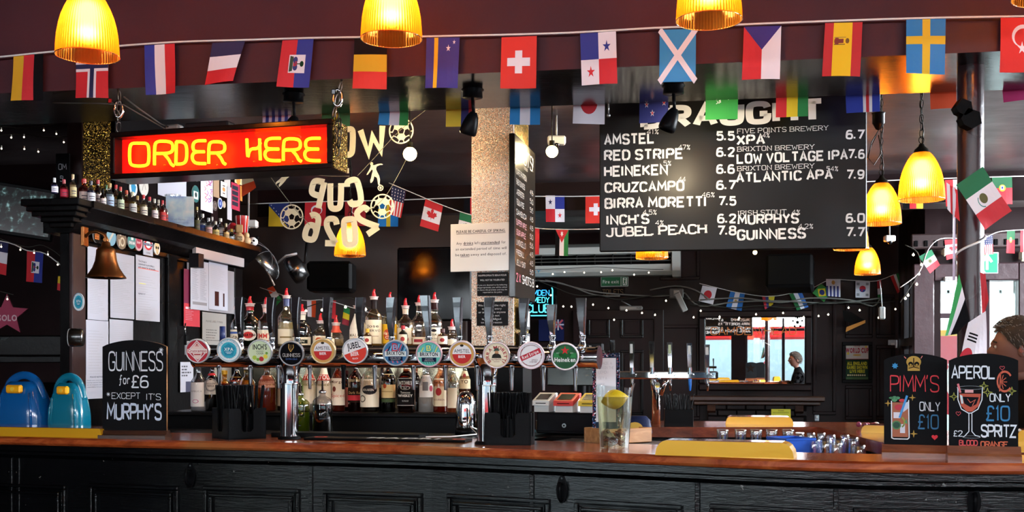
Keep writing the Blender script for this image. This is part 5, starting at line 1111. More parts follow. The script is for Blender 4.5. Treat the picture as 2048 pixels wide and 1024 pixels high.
# ------------------------------------------------------------------ straw caddies
def caddy(px, py, D, w_, d_, h_, rot, label, straws, seed, sh=.115):
    p = pt(px, py, D); c = thing('straw_caddy', label, 'caddy', (p.x, p.y, TOPZ), R(rot), 'black plastic straw and napkin caddies')
    CP_ = M('0e0f11', .42, bump=.1, bscale=120); mb = MB()
    def wall_u(x0, x1, horiz, y, flip):
        s0, s1 = x0+(x1-x0)*.34, x0+(x1-x0)*.66; r_ = .014; zb = h_*.24
        pr = [(x0, 0), (x1, 0), (x1, h_)]
        pr += [(s1+r_-r_*math.sin(q), h_-r_+r_*math.cos(q)) for q in (0, .5, 1, PI/2)]
        pr += [(s1, zb+.01), (s1-.01, zb), (s0+.01, zb), (s0, zb+.01)]
        pr += [(s0-r_+r_*math.cos(q), h_-r_+r_*math.sin(q)) for q in (0, .5, 1, PI/2)]
        pr += [(x0, h_)]
        return pr
    fw = MB(); fw.prism(wall_u(-w_/2, w_/2, 0, 0, 0), -d_/2, -d_/2+.004, CP_); fw.build('front_wall', c)
    fw = MB(); fw.prism(wall_u(-w_/2, w_/2, 0, 0, 0), d_/2-.004, d_/2, CP_); fw.build('back_wall', c)
    for x in (-w_/2, w_/2-.004):
        fw = MB(); fw.prism(wall_u(-d_/2, d_/2, 0, 0, 0), x, x+.004, CP_, 'x'); fw.build('side_wall', c)
    fw = MB(); fw.box(-w_/2, w_/2, -d_/2, d_/2, .001, .006, CP_, .001); fw.box(-.002, .002, -d_/2+.005, d_/2-.005, .006, h_*.9, CP_); fw.box(-w_/2+.01, w_/2-.01, -d_/4, -d_/4+.003, .006, h_*.8, CP_); fw.build('base_tray', c)
    r_ = random.Random(seed); SM = M('0a0a0c', .3)
    smb = MB(); smb.cyl((0, 0, 0), .0032, sh+.06, SM, 8); base = None
    n = straws
    for i in range(n):
        x = r_.uniform(-w_/2+.012, w_/2-.012); y = r_.uniform(-d_/2+.012, d_/2-.012)
        if base is None: base = smb.build('drinking_straw', None, (0,0,0)); o = base
        else: o = base.copy(); COL.objects.link(o)
        o.location = Matrix.Rotation(R(rot), 3, 'Z') @ Vector((x, y, 0)) + Vector((p.x, p.y, TOPZ+.0065)); o.rotation_euler = (r_.uniform(-.10, .10), r_.uniform(-.12, .12), 0)
        o['group'] = 'black straws in '+('the left' if seed == 1 else 'the right' if seed == 2 else 'the far')+' caddy'; o['label'] = 'thin black drinking straw standing in '+('the left' if seed == 1 else 'the right' if seed == 2 else 'the far')+' straw caddy'; o['category'] = 'straw'
    return c
caddy(478, 870, 4.15, .150, .150, .115, 38, 'black straw caddy turned cornerwise left of the left chrome column', 90, 1, .135)
caddy(1020, 888, 3.84, .160, .110, .112, -8, 'black straw caddy square-on beside the right chrome column', 84, 2)
# ------------------------------------------------------------------ chalkboards in wooden feet
def chalk(px0, px1, pyb, pyt, D0, D1, label, art, basem, foot_h, arch=.14, footname='foot'):
    f_ = fr2(px0, D0, px1, D1); (u0, _), (u1, _) = f_.pix(px0, pyb), f_.pix(px1, pyb); W_ = u1-u0; D = (D0+D1)/2; zt = EYE+(HZ-pyt)*D/F
    c = thing('chalkboard', label, 'chalkboard', f_.world((u0+u1)/2, TOPZ), f_.a); H = zt-TOPZ; z0 = foot_h*.55
    n = 16; sh = W_*arch; pts = [(-W_/2, z0), (W_/2, z0), (W_/2, H-sh)]+[(W_/2*math.cos(PI*i/n)*1.0 if False else W_/2-W_*i/n, H-sh+sh*math.sin(PI*(i/n))**.75) for i in range(1, n)]+[(-W_/2, H-sh)]
    mb = MB(); mb.prism(pts, -.004, .006, M('0d0e11', .7, spec=.1), side=LWOOD if basem is DWOOD else M('1a1a1c', .5)); mb.build('slate', c)
    mb = MB(); e = W_/2+.006
    prof = [(-.03, 0), (.03, 0), (.03, foot_h*.35), (.02, foot_h*.5), (.013, foot_h), (-.013, foot_h), (-.02, foot_h*.5), (-.03, foot_h*.35)]
    mb.prism(prof, -e, e, basem, 'x'); mb.build(footname, c)
    a = Art(); art(a, W_, H); mb = MB(); a.emit(mb, lambda u, v, h: (u, -.004-h, v), .0003); mb.build('chalk_drawing', c); return c
CW1 = 'dfe4ec'
def ch1(a, w, h):
    X = lambda x: (x-270)/125*w; Z = lambda y: (876-y)/196*h; k = h/196
    for s_, x0, x1, y, hh, st in (('GUINNESS',220,325,741,37,.095),('£6',264,297,775,23,.13),('EXCEPT',226,281,798,12,.09),("IT'S",294,321,800,12,.09),("MURPHY'S",217,322,839,30,.17)): a.text(CW1 if hh != 30 else 'c4d0e4',s_,X(x0),Z(y),hh*k,x1=X(x1),stroke=st,sp=.16)
    a.text(CW1,'for',X(240),Z(768),17*k,x1=X(262),stroke=.14,sp=.12); a.star(CW1,X(322),Z(700),6*k,8,.3); a.star(CW1,X(219),Z(789),5*k,8,.3)
chalk(206, 334, 876, 680, 4.20, 4.17, 'arched chalkboard with white writing for a six pound stout offer', ch1, DWOOD, .028, .10)
def sparkle(a, col, x, y, r_, filled=True):
    (a.star(col, x, y, r_, 4, .28) if filled else a.line(col, [(x+(r_ if i % 2 == 0 else r_*.3)*math.cos(R(90+45*i)), y+(r_ if i % 2 == 0 else r_*.3)*math.sin(R(90+45*i))) for i in range(8)], r_*.14, True))
def heart(a, col, x, y, r_, out=False):
    P_ = [(x+r_*1.0*(16*math.sin(t)**3)/16, y+r_*(13*math.cos(t)-5*math.cos(2*t)-2*math.cos(3*t)-math.cos(4*t))/16) for t in [2*PI*i/20 for i in range(20)]]
    a.line(col, P_, r_*.22, True) if out else a.poly(col, P_)
def ch2(a, w, h):
    X = lambda x: (x-1830)/124*w; Z = lambda y: (915-y)/208*h; k = h/208
    a.text('d8303c',"PIMM'S",X(1781),Z(784),32*k,x1=X(1876),stroke=.085,sp=.14); a.text(CW1,'ONLY',X(1839),Z(822),17*k,x1=X(1878),stroke=.13,sp=.18); a.text('2c6c98','£10',X(1835),Z(858),27*k,x1=X(1875),stroke=.12,sp=.14)
    a.circle('b08a34',X(1827),Z(724),14*k,24,12*k).rect('b08a34',X(1815),Z(742),X(1839),Z(726)); a.up(); a.circle('101114',X(1821),Z(728),4.5*k,12).circle('101114',X(1833),Z(728),4.5*k,12).rect('101114',X(1826),Z(735),X(1828),Z(716)); a.line('101114',[(X(1817),Z(737)),(X(1827),Z(734)),(X(1838),Z(737))],1.6*k).up(); a.circle('b08a34',X(1821),Z(730),2.2*k,8).circle('b08a34',X(1833),Z(730),2.2*k,8)
    a.star('2c88c0',X(1790),Z(732),6.5*k,7,.6); sparkle(a,'a88430',X(1824.5),Z(796),7*k); sparkle(a,'a88430',X(1776),Z(808),7*k); sparkle(a,'a88430',X(1827),Z(869),8*k); heart(a,'e02838',X(1868),Z(875),6*k)
    a.line('e08078',[(X(1808),Z(713)),(X(1812),Z(717))],1.3*k).line('e08078',[(X(1844),Z(712)),(X(1841),Z(717))],1.3*k)
    # the tall glass
    a.poly('a05c40',[(X(1785),Z(876)),(X(1816),Z(876)),(X(1816),Z(806)),(X(1784),Z(806))]).up()
    a.line(CW1,[(X(1783),Z(803)),(X(1783.5),Z(878)),(X(1788),Z(880)),(X(1815),Z(880)),(X(1818),Z(877)),(X(1817),Z(801))],2*k); a.rect('d8d4e0',X(1787),Z(838),X(1800),Z(826)).rect('c8ccd8',X(1800),Z(868),X(1810),Z(850)).poly('c0c8dc',[(X(1806),Z(826)),(X(1816),Z(818)),(X(1816),Z(804)),(X(1808),Z(808))])
    a.circle('b83040',X(1797),Z(816),8*k,14,6*k).circle('4a7a48',X(1793),Z(852),9*k,18).circle('8a9a40',X(1801),Z(846),9*k,18,12*k,6*k,-1.2,1.2).up(); a.circle('1c4a38',X(1793),Z(852),6.5*k,18); a.circle('4a8a60',X(1789),Z(799),6*k,10).circle('3c7a50',X(1783),Z(797),5*k,10,2.4*k).circle('4a8a60',X(1795),Z(797),5*k,10,3*k).circle('c02c38',X(1804),Z(802),6*k,12,3.4*k).poly('4a8a60',[(X(1809),Z(846)),(X(1813),Z(838)),(X(1815),Z(850))]); a.up(); a.line('3c90d0',[(X(1799),Z(837)),(X(1814),Z(792))],4.2*k)
chalk(1768, 1894, 914, 707, 3.36, 3.30, 'arched black chalkboard with red heading and a drawn tall cocktail', ch2, MWOOD, .036, .11)
def ch3(a, w, h):
    X = lambda x: (x-1966)/137*w; Z = lambda y: (922-y)/215*h; k = h/215
    a.text(CW1,'APEROL',X(1903),Z(757),24*k,x1=X(1989),stroke=.15,sp=.16); a.text(CW1,'ONLY',X(1979),Z(803),15*k,x1=X(2019),stroke=.15,sp=.16); a.text('2c7cb0','£10',X(1971),Z(841),28*k,x1=X(2017),stroke=.13,sp=.12); a.text(CW1,'SPRITZ',X(1962),Z(874),23*k,x1=X(2030),stroke=.17,sp=.14)
    a.text(CW1,'£2',X(1906),Z(874),11*k,x1=X(1924),stroke=.14); a.text('d04848','BLOOD',X(1918),Z(892),10*k,x1=X(1954),stroke=.22,sp=.14).text('d0603c','ORANGE',X(1961),Z(894),10*k,x1=X(2014),stroke=.22,sp=.14)
    a.circle('c8583c',X(2008),Z(763),15*k,16,22*k,12*k,.6,5.6); a.line('c8583c',[(X(2000),Z(745)),(X(1998),Z(783))],2*k)
    for q in (-1.2, -.6, 0, .6, 1.2): a.line('c8583c',[(X(2001),Z(764)),(X(2001)+11*k*math.cos(q), Z(764)+15*k*math.sin(q))],1.4*k)
    heart(a,'c04048',X(2003),Z(736),4.5*k,True); heart(a,'c04048',X(1916),Z(828),4.5*k,True)
    for x, y, r_ in ((1907,794,8),(1967,772,8),(1974,785,9),(2022,782,8)): sparkle(a,'b0b048',X(x),Z(y),r_*k,False)
    # wine glass
    bowl = [(X(1915),Z(777)),(X(1915),Z(800)),(X(1922),Z(819)),(X(1936),Z(827)),(X(1942),Z(827)),(X(1955),Z(819)),(X(1963),Z(800)),(X(1964),Z(777))]
    a.poly('b84c34',[(X(1918),Z(788)),(X(1921),Z(812)),(X(1933),Z(824)),(X(1944),Z(824)),(X(1957),Z(812)),(X(1961),Z(788))]).up(); a.poly('14161c',[(X(1924),Z(794)),(X(1957),Z(795)),(X(1952),Z(809)),(X(1940),Z(815)),(X(1928),Z(808))]).poly('c8d8dc',[(X(1919),Z(790)),(X(1924),Z(792)),(X(1926),Z(808)),(X(1922),Z(808))]); a.line(CW1,bowl,1.8*k); a.circle(CW1,X(1939.5),Z(776),25*k,28,3.8*k,23.4*k).up(); a.line('d0604a',[(X(1934),Z(798)),(X(1940),Z(806)),(X(1950),Z(800)),(X(1944),Z(812))],1.4*k)
    a.line(CW1,[(X(1937),Z(828)),(X(1937),Z(864)),(X(1929),Z(873)),(X(1926),Z(875))],1.6*k).line(CW1,[(X(1943),Z(828)),(X(1943),Z(864)),(X(1950),Z(872)),(X(1959),Z(874))],1.6*k); a.circle(CW1,X(1942),Z(875),17*k,24,2.6*k,15.6*k); a.line('d87078',[(X(1915),Z(768)),(X(1920),Z(786))],4*k); a.rect('e0a0a0',X(1929),Z(786),X(1946),Z(780))
chalk(1898, 2036, 923, 707, 3.22, 3.17, 'arched black chalkboard with a drawn orange cocktail in a wine glass', ch3, MWOOD, .042, .11)
# ------------------------------------------------------------------ gold slabs (brass-finish bar-top ledges)
def ledge(px0, px1, pyb, D0, D1, d_, h_, z, label, taper=.03, rot=None):
    f_ = fr2(px0, D0, px1, D1); u0, u1 = f_.pix(px0, pyb)[0], f_.pix(px1, pyb)[0]; W_ = u1-u0
    o = thing('gold_bar_mat', label, 'bar mat', f_.world((u0+u1)/2, z), f_.a); a = W_/2; t = taper
    mb = MB(); pr = [(-a, 0), (a, 0)]+[(a-t+t*math.cos(q)**1, h_*math.sin(q)) for q in (.5, .9, 1.2, PI/2)]+[(-a+t-t*math.cos(q), h_*math.sin(q)) for q in (PI/2, 1.2, .9, .5)]
    mb.prism(pr, 0, d_, AMBERM); mb.build('slab', o)
    mb = MB(); mb.box(-a+t, a-t, .006, d_-.006, h_, h_+.0015, M('7a3a1c', .12, .2, coat=.8)); mb.build('top_strip', o)
ledge(1310, 1588, 916, 3.38, 3.24, .10, .046, TOPZ, 'long gold bar mat lying on the counter right of the pint glass', .035)
ledge(-60, 203, 875, 4.32, 4.17, .16, .034, TOPZ, 'gold bar mat on the far left end of the counter', .012)
ledge(1451, 1587, 850, 5.12, 5.06, .16, .034, TOPZ, 'small gold bar mat on the far counter below the mirror', .02)
ledge(1722, 1800, 865, 4.50, 4.42, .14, .030, TOPZ, 'short gold bar mat on the right-hand run of the counter', .02)
ledge(2030, 2110, 910, 3.50, 3.46, .10, .070, TOPZ, 'gold bar mat end showing right of the right chalkboard', .02)
# black rubber drip mats
def rub(px0, px1, py, D0, D1, d_, label, txt=True, th=.009, off=0):
    f_ = fr2(px0, D0, px1, D1); u0, u1 = f_.pix(px0, py)[0], f_.pix(px1, py)[0]; W_ = u1-u0; o = thing('rubber_bar_mat', label, 'bar mat', f_.world((u0+u1)/2, TOPZ), f_.a)
    mb = MB(); mb.box(-W_/2, W_/2, 0, d_, 0.0005, th, RUBBER, .003); mb.build('mat', o)
    if txt: a = Art(); a.text('c8c8cc','MADRI',-W_*.12,d_*.3,d_*.5,x1=W_*.32,bold=.05).circle('d04030',-W_*.42,d_*.5,d_*.25,20,None,d_*.14).circle('d04030',W_*.44,d_*.5,d_*.25,20,None,d_*.14); mb = MB(); a.emit(mb, lambda u, v, h: (u, v, th+h), .0004); mb.build('print', o)
rub(606, 930, 888, 4.05, 3.90, .10, 'long black rubber bar mat between the two chrome columns')
p = bar_at(760, .36); mb = MB(); mb.box(-.42, .18, -.06, .05, 0, .018, M('121213', .5), .003); one(mb, 'drip_tray', 'black drip tray behind the rubber bar mat', 'tray', (p[0], p[1]-.02, TOPZ), R(-14))
p = bar_at(860, .40); mb = MB(); mb.tube([(-.25,0,.004),(-.1,-.04,.005),(.05,-.01,.005),(.15,.03,.012),(.12,.05,.04),(.2,.06,.01)], .0025, WHITE, 6); one(mb, 'white_cable', 'thin white cable lying on the counter left of the right column', 'cable', (p[0]+.03, p[1], TOPZ))
# ------------------------------------------------------------------ plastic jug of coins with a floating lemon
D = 3.66; p = pt(1229, 898, D); kx = D/F
jug = thing('plastic_jug', 'clear plastic pint jug of water with coins and a lemon', 'jug', (p.x, p.y, TOPZ))
JG = glass('eef2f2', .03, .05); H = 132*kx; mb = MB()
def jugprof(z): return (29+9*(z/H))*kx
seg = 40; rows = []; n = 14
for j in range(n):
    z = H*j/(n-1)*.93; r_ = jugprof(z); ring = []
    for i in range(seg):
        a = 2*PI*i/seg; zz = z; lip = 1+.0
        if j == n-1: zz = z+.10*H*(.5+.5*math.cos(a-R(200)))*.55+(.07*H if abs(math.atan2(math.sin(a-R(8)), math.cos(a-R(8)))) < .25 else 0)-.02*H; lip = 1.0+(.10 if abs(math.atan2(math.sin(a-R(8)), math.cos(a-R(8)))) < .25 else .02)
        ring.append((r_*lip*math.cos(a), r_*lip*math.sin(a), zz))
    rows.append(ring)
mb.add([q for r2 in rows for q in r2], [(j*seg+i, j*seg+(i+1) % seg, (j+1)*seg+(i+1) % seg, (j+1)*seg+i) for j in range(n-1) for i in range(seg)], JG, True)
mb.lathe([(.0001, .002), (jugprof(0), .002)], JG, seg); mb.build('jug_body', jug)
mb = MB(); wz = H*.78; WM = glass('dedcc4', .03, .3); mb.lathe([(.0001, wz), (jugprof(wz)-.002, wz)], glass('e8e8da', .15), 40); mb.build('water_surface', jug)
mb = MB(); mb.lathe([(jugprof(z)-.0022, z) for z in (.004, H*.4, wz)], WM, 40); mb.build('water', jug)
mb = MB(); pr = [(.0001, -1.12), (.10, -1.08), (.35, -.92), (.7, -.6), (.93, -.25), (.98, 0), (.93, .25), (.7, .6), (.35, .92), (.12, 1.08), (.0001, 1.18)]
mb.T = Matrix.Rotation(R(78), 4, 'Y') @ Matrix.Rotation(R(12), 4, 'X'); mb.lathe([(r_*.034, z*.041) for r_, z in pr], M('e2c020', .38, bump=.5, bscale=220), 28)
one(mb, 'lemon', 'whole yellow lemon floating in the coin jug', 'lemon', (p.x, p.y, TOPZ+H*.74))
r_ = random.Random(11); cc = ['8a4a30','a05c3c','b87850','c8bfb0','d8d0c4','6a3a28','b0a89c']
for i in range(64):
    lev = i // 12; rad = .0118+.002*r_.random(); rr = max(.004, (jugprof(.02+lev*.009)-.017))*math.sqrt(r_.random()) if i % 12 > 5 else jugprof(.02+lev*.009)-.016; an = r_.random()*6.28
    mb = MB(); mb.T = Matrix.Rotation(r_.uniform(-1.3, 1.3) if i % 2 else r_.uniform(-.4, .4), 4, 'X') @ Matrix.Rotation(r_.uniform(-.6, .6), 4, 'Y'); cm = M(cc[r_.randrange(7)], .4, .35)
    mb.lathe([(.0001, -.0009), (rad*.9, -.0009), (rad, -.0006), (rad, .0006), (rad*.9, .0011), (rad*.86, .0007), (.0001, .0007)], cm, 20)
    one(mb, 'coin', 'small coin in the pile at the bottom of the jug', 'coin', (p.x+rr*math.cos(an), p.y+rr*math.sin(an), TOPZ+.014+lev*.0078+r_.random()*.003), r_.random()*6, 'coins in the jug')
# menu card in glitter holder behind the jug, wooden box, purse
D = 3.95; f_ = fr2(1184, D, 1240, D-.02); c = thing('card_holder', 'upright sparkly card holder with white handwritten card behind the jug', 'card holder', pt(1212, 888, D)*1, f_.a); c.location.z = TOPZ; k = D/F
mb = MB(); mb.box(-27*k, 27*k, 0, .012, 0, 178*k, M('1a2838', .3, .5), .003); mb.build('holder', c)
mb = MB(); mb.box(-27*k, -20*k, -.002, 0, 0, 178*k, glitter('blue_glitter', [(0,'10182c'),(.4,'304a70'),(.7,'90485a'),(.9,'c8d0d8')], 300)); mb.box(22*k, 27*k, -.002, 0, 0, 178*k, glitter('blue_glitter2', [(0,'10182c'),(.4,'304a70'),(.7,'90485a'),(.9,'c8d0d8')], 300)); mb.box(-20*k, 22*k, -.002, 0, 170*k, 178*k, glitter('blue_glitter3', [(0,'10182c'),(.4,'304a70'),(.7,'90485a'),(.9,'c8d0d8')], 300)); mb.build('glitter_edge', c)
mb = MB(); a = Art(); a.rect('dfe2ea', -20*k, 40*k, 20*k, 168*k).up(); a.text('b8bcc8','PLACE A',-16*k,155*k,5*k,x1=12*k,stroke=.1).text('b8bcc8','COIN ON THE',-17*k,146*k,5*k,x1=16*k,stroke=.1).text('b8bcc8','LEMON',-15*k,137*k,5*k,x1=4*k,stroke=.1).text('b8bcc8','GET A',-15*k,125*k,5*k,x1=2*k,stroke=.1).text('b8bcc8','FREE',-17*k,112*k,5*k,x1=-2*k,stroke=.1); a.emit(mb, flat, .0005); mb.build('card', c)
D = 3.90; c = thing('wooden_tray', 'plain wooden box tray end on the counter behind the coin jug', 'tray', pt(1262, 893, D)); c.location.z = TOPZ; c.rotation_euler.z = R(35)
mb = MB(); mb.box(-.10, .10, 0, .012, 0, .052, LWOOD, .002); mb.box(-.10, .10, .13, .142, 0, .052, LWOOD, .002); mb.box(-.10, -.088, .012, .13, 0, .052, LWOOD); mb.box(.088, .10, .012, .13, 0, .052, LWOOD); mb.box(-.09, .09, .012, .13, .0, .01, LWOOD); mb.build('tray_box', c)
c = thing('small_pouch', 'dark blue patterned pouch with yellow lining beyond the coin jug', 'pouch', pt(1273, 868, 4.03)); c.location.z = TOPZ; mb = MB(); mb.lathe([(.0001, 0), (.05, 0), (.058, .03), (.05, .075), (.035, .09), (.0001, .09)], M('1c2440', .5, bump=.5), 20, sx=1, sy=.5); mb.build('pouch_body', c); mb = MB(); mb.lathe([(.0001,0),(.030,.001)], M('c8a030', .5), 16, sx=1); mb.T = Matrix.Identity(4); mb.v = [(v[0]-.01, -.032-v[2], .045+v[1]*.8) for v in mb.v]; mb.build('lining', c)
# ------------------------------------------------------------------ blue carry cases at the left end
def case(px0, px1, pyb, pyt, D, rot, col, label):
    k = D/F; W_ = (px1-px0)*k; H = (pyb-pyt)*k; p = pt((px0+px1)/2, pyb, D); c = thing('water_carrier', label, 'plastic case', (p.x, p.y, TOPZ), R(rot))
    PM = M(col, .14, 0, 0, .6, .7, .25); d_ = W_*.66
    def sec(z): q = z/(H*.84); return (1-.06*q-.36*max(0, q-.25)**2.0/.5625)
    n = 32; rows = []
    for j in range(15):
        z = H*.84*j/14; f_ = sec(z) if j < 14 else sec(z)*.80; z = z if j < 14 else z+.004
        rows.append([(W_/2*f_*math.copysign(abs(math.cos(q))**.6, math.cos(q)), d_/2*f_*math.copysign(abs(math.sin(q))**.6, math.sin(q)), z) for q in [2*PI*i/n for i in range(n)]])
    mb = MB(); mb.add([p_ for r_ in rows for p_ in r_], [(j*n+i, j*n+(i+1) % n, (j+1)*n+(i+1) % n, (j+1)*n+i) for j in range(14) for i in range(n)]+[tuple(14*n+i for i in range(n)), tuple(range(n))[::-1]], PM, True); mb.build('shell', c)
    mb = MB(); mb.tube(catmull([(-W_*.37, 0, H*.55), (-W_*.30, 0, H*.80), (-W_*.16, 0, H*.925), (.0, 0, H*.965), (W_*.16, 0, H*.925), (W_*.30, 0, H*.80), (W_*.38, 0, H*.55)], 4), .0175, PM, 16); mb.build('handle', c)
    mb = MB()
    for x in (-.30, .30): mb.tube([(W_*x*1.2, -d_*.44, H*.02), (W_*x*1.15, -d_*.43, H*.4), (W_*x*.9, -d_*.33, H*.66)], .006, PM, 8)
    mb.build('moulded_rib', c); d_ *= .86
    mb = MB(); mb.box(-W_*.13, W_*.17, -d_/2-.012, -d_/2+.012, H*.66, H*.80, M('eda810', .35), .006); mb.cyl((W_*.02, -d_/2-.016, H*.73), .008, .005, M('e8c040', .3), 12, 'y'); mb.build('clasp', c)
    mb = MB(); mb.box(-W_*.32, -W_*.26, -d_/2-.004, -d_/2+.01, H*.05, H*.6, PM, .003); mb.box(W_*.1, W_*.28, -d_/2-.0015, -d_/2+.01, H*.2, H*.25, M('1c4a9a', .4)); mb.box(W_*.18, W_*.21, -d_/2-.003, -d_/2+.01, H*.03, H*.13, WHITE); mb.box(W_*.15, W_*.24, -d_/2-.0035, -d_/2+.01, H*.065, H*.095, WHITE); mb.box(-W_*.02, W_*.28, -d_/2-.001, -d_/2+.01, 0, H*.07, M('9a2030', .4)); mb.build('badges', c)
case(-8, 105, 872, 757, 4.62, -14, '0e60a8', 'left blue see-through plastic case with yellow clasp behind the gold mat')
case(98, 180, 872, 759, 4.58, -14, '0e7c9c', 'right teal see-through plastic case with yellow clasp and white cross')
mb = MB(); mb.box(-.06, .06, -.03, .05, 0, .20, M('0e0e10', .4), .01); one(mb, 'black_box', 'black box standing between the two blue cases', 'box', (pt(94, 872, 4.72).x, 4.78, TOPZ), R(-14))
# ------------------------------------------------------------------ bottles
SHP = {'std': [(0,.0),(.92,.0),(1,.02),(1,.60),(.93,.66),(.62,.73),(.40,.78),(.34,.84),(.34,.97),(.38,.975),(.38,1.0),(.0,1.0)],
 'tall': [(0,.0),(.92,.0),(1,.02),(1,.56),(.95,.62),(.66,.70),(.42,.76),(.36,.82),(.33,.97),(.37,.975),(.37,1.0),(0,1.0)],
 'cone': [(0,.0),(.9,.0),(1,.03),(1,.42),(.94,.52),(.72,.66),(.48,.80),(.40,.90),(.38,.97),(.42,.975),(.42,1.0),(0,1.0)],
 'bulge': [(0,.0),(.9,.0),(1,.02),(1,.52),(.94,.6),(.6,.69),(.40,.74),(.42,.80),(.48,.85),(.42,.90),(.36,.97),(.4,.975),(.4,1.0),(0,1.0)],
 'squat': [(0,.0),(.9,.0),(1,.03),(1,.56),(.9,.66),(.62,.74),(.38,.78),(.34,.84),(.34,.97),(.38,.975),(.38,1,),(0,1.0)],
 'jar': [(0,.0),(.9,.0),(1,.03),(1,.72),(.95,.80),(.7,.87),(.4,.91),(.30,.94),(.30,1.0),(0,1.0)]}
SHP['square'] = SHP['squat']
def ring_lathe(mb, prof, mat, seg=28, sq=0.0, smooth=True):
    vs_ = []; n = len(prof)
    for r_, z in prof:
        for i in range(seg):
            a = 2*PI*(i+.5)/seg; c, s_ = math.cos(a), math.sin(a); k = 1
            if sq: p_ = 2+sq*6; k = 1/((abs(c)**p_+abs(s_)**p_)**(1/p_))
            vs_.append((max(r_, 1e-5)*c*k, max(r_, 1e-5)*s_*k, z))
    return mb.add(vs_, [(j*seg+i, j*seg+(i+1) % seg, (j+1)*seg+(i+1) % seg, (j+1)*seg+i) for j in range(n-1) for i in range(seg)], mat, smooth)
def interp(prof, z):
    for (r0, z0_), (r1, z1_) in zip(prof, prof[1:]):
        if z0_ <= z <= z1_ and z1_ > z0_: return r0+(r1-r0)*(z-z0_)/(z1_-z0_)
    return prof[-2][0]
REDP = M('c41824', .25, coat=.5)
def bottle(x, y, z, h, r_, shape, gcol, lcol, level, label, lab=None, cap='pour', capcol='c41824', group='spirit bottles on the upper back bar shelf', rz=0, name='spirit_bottle', cat='bottle', opaque=False, seal=None, seg=28):
    o = thing(name, label, cat, (x, y, z+.0005), rz, group); prof = [(a*r_, b*h) for a, b in SHP[shape]]; sq = .8 if shape == 'square' else 0
    mb = MB(); ring_lathe(mb, prof, M(gcol, .2, coat=.6) if opaque else glass(gcol, .10, .04), seg, sq); mb.build('glass_body', o)
    if lcol and not opaque:
        lp = [(a*.93, b) for a, b in prof if b <= h*level]; lp = lp if lp else [(0, 0), (r_*.9, 0)]; lp[0] = (0, .003); lp[1] = (lp[1][0], .003) if len(lp) > 1 else lp[0]; lp += [(interp(prof, h*level)*.92, h*level), (0, h*level)]
        mb = MB(); ring_lathe(mb, lp, liquid(lcol, .72), max(12, seg-8), sq); mb.build('liquid', o)
    if lab:
        base, v0, v1, ops, span = lab; a = Art()
        if isinstance(base, str) and base.startswith('o'):   # oval label
            a.circle(base[1:], 0, .5, .8, 20, .5)
        else: a.rect(base, -1, 0, 1, 1)
        a.up()
        for op in ops:
            if op[0] == 't': a.text(op[1], op[2], -op[5], op[3], op[4], x1=op[5], bold=op[6] if len(op) > 6 else .02)
            elif op[0] == 'r': a.rect(op[1], op[2], op[3], op[4], op[5])
            elif op[0] == 'c': a.circle(op[1], op[2], op[3], op[4], 16, op[5])
            elif op[0] == 'u': a.up()
        def f(u, v, hh):
            zz = h*(v0+(v1-v0)*v); an = -PI/2+u*span; c, s_ = math.cos(an), math.sin(an); k = 1
            if sq: p_ = 2+sq*6; k = 1/((abs(c)**p_+abs(s_)**p_)**(1/p_))
            rr = (interp(prof, zz)+.0006+hh)*k; return (rr*c, rr*s_, zz)
        mb = MB(); a.emit(mb, f, .0003, [i*.2 for i in range(-4, 5)], [.5]); mb.build('paper_label', o)
    nr = prof[-2][0]
    if seal: mb = MB(); ring_lathe(mb, [(interp(prof, h*q)*1.04+.0004, h*q) for q in (seal[1], (seal[1]+.99)/2, .99)], M(seal[0], .3), 20); mb.build('neck_seal', o)
    if cap == 'pour':
        mb = MB(); mb.lathe([(nr*1.15, 0), (nr*1.2, .003), (nr*1.2, .010), (nr*1.45, .012), (nr*1.45, .014), (0, .014)], M('e0c8c4', .3, coat=.4), 16, 0, 0, h); mb.build('pourer_collar', o)
        mb = MB(); mb.tube([(0,0,h+.012), (0,0,h+.022), (-.001,-.001,h+.036), (.003,-.003,h+.048)], [nr*.8, nr*.62, nr*.42, nr*.28], REDP, 10); mb.build('pourer_spout', o)
    elif cap == 'screw':
        mb = MB(); mb.lathe([(nr*1.08, -.012), (nr*1.12, -.010), (nr*1.12, .004), (nr*1.0, .006), (0, .006)], M(capcol, .35), 16, 0, 0, h, flute=.04, smooth=False); mb.build('cap', o)
    elif cap == 'steel':
        mb = MB(); mb.lathe([(nr*1.2, -.002), (nr*1.3, .004), (nr*1.1, .008), (nr*.4, .012), (nr*.3, .05), (0, .05)], CHROME, 14, 0, 0, h); mb.build('pourer_spout', o)
    return o
UZ = 1.462; LZ = 1.168
def T(col, s, v, h, w=.9, b=.02): return ('t', col, s, v, h, w, b)
def Rr(col, x0, y0, x1, y1): return ('r', col, x0, y0, x1, y1)
U = ('u',)
CR = 'e8dcc4'
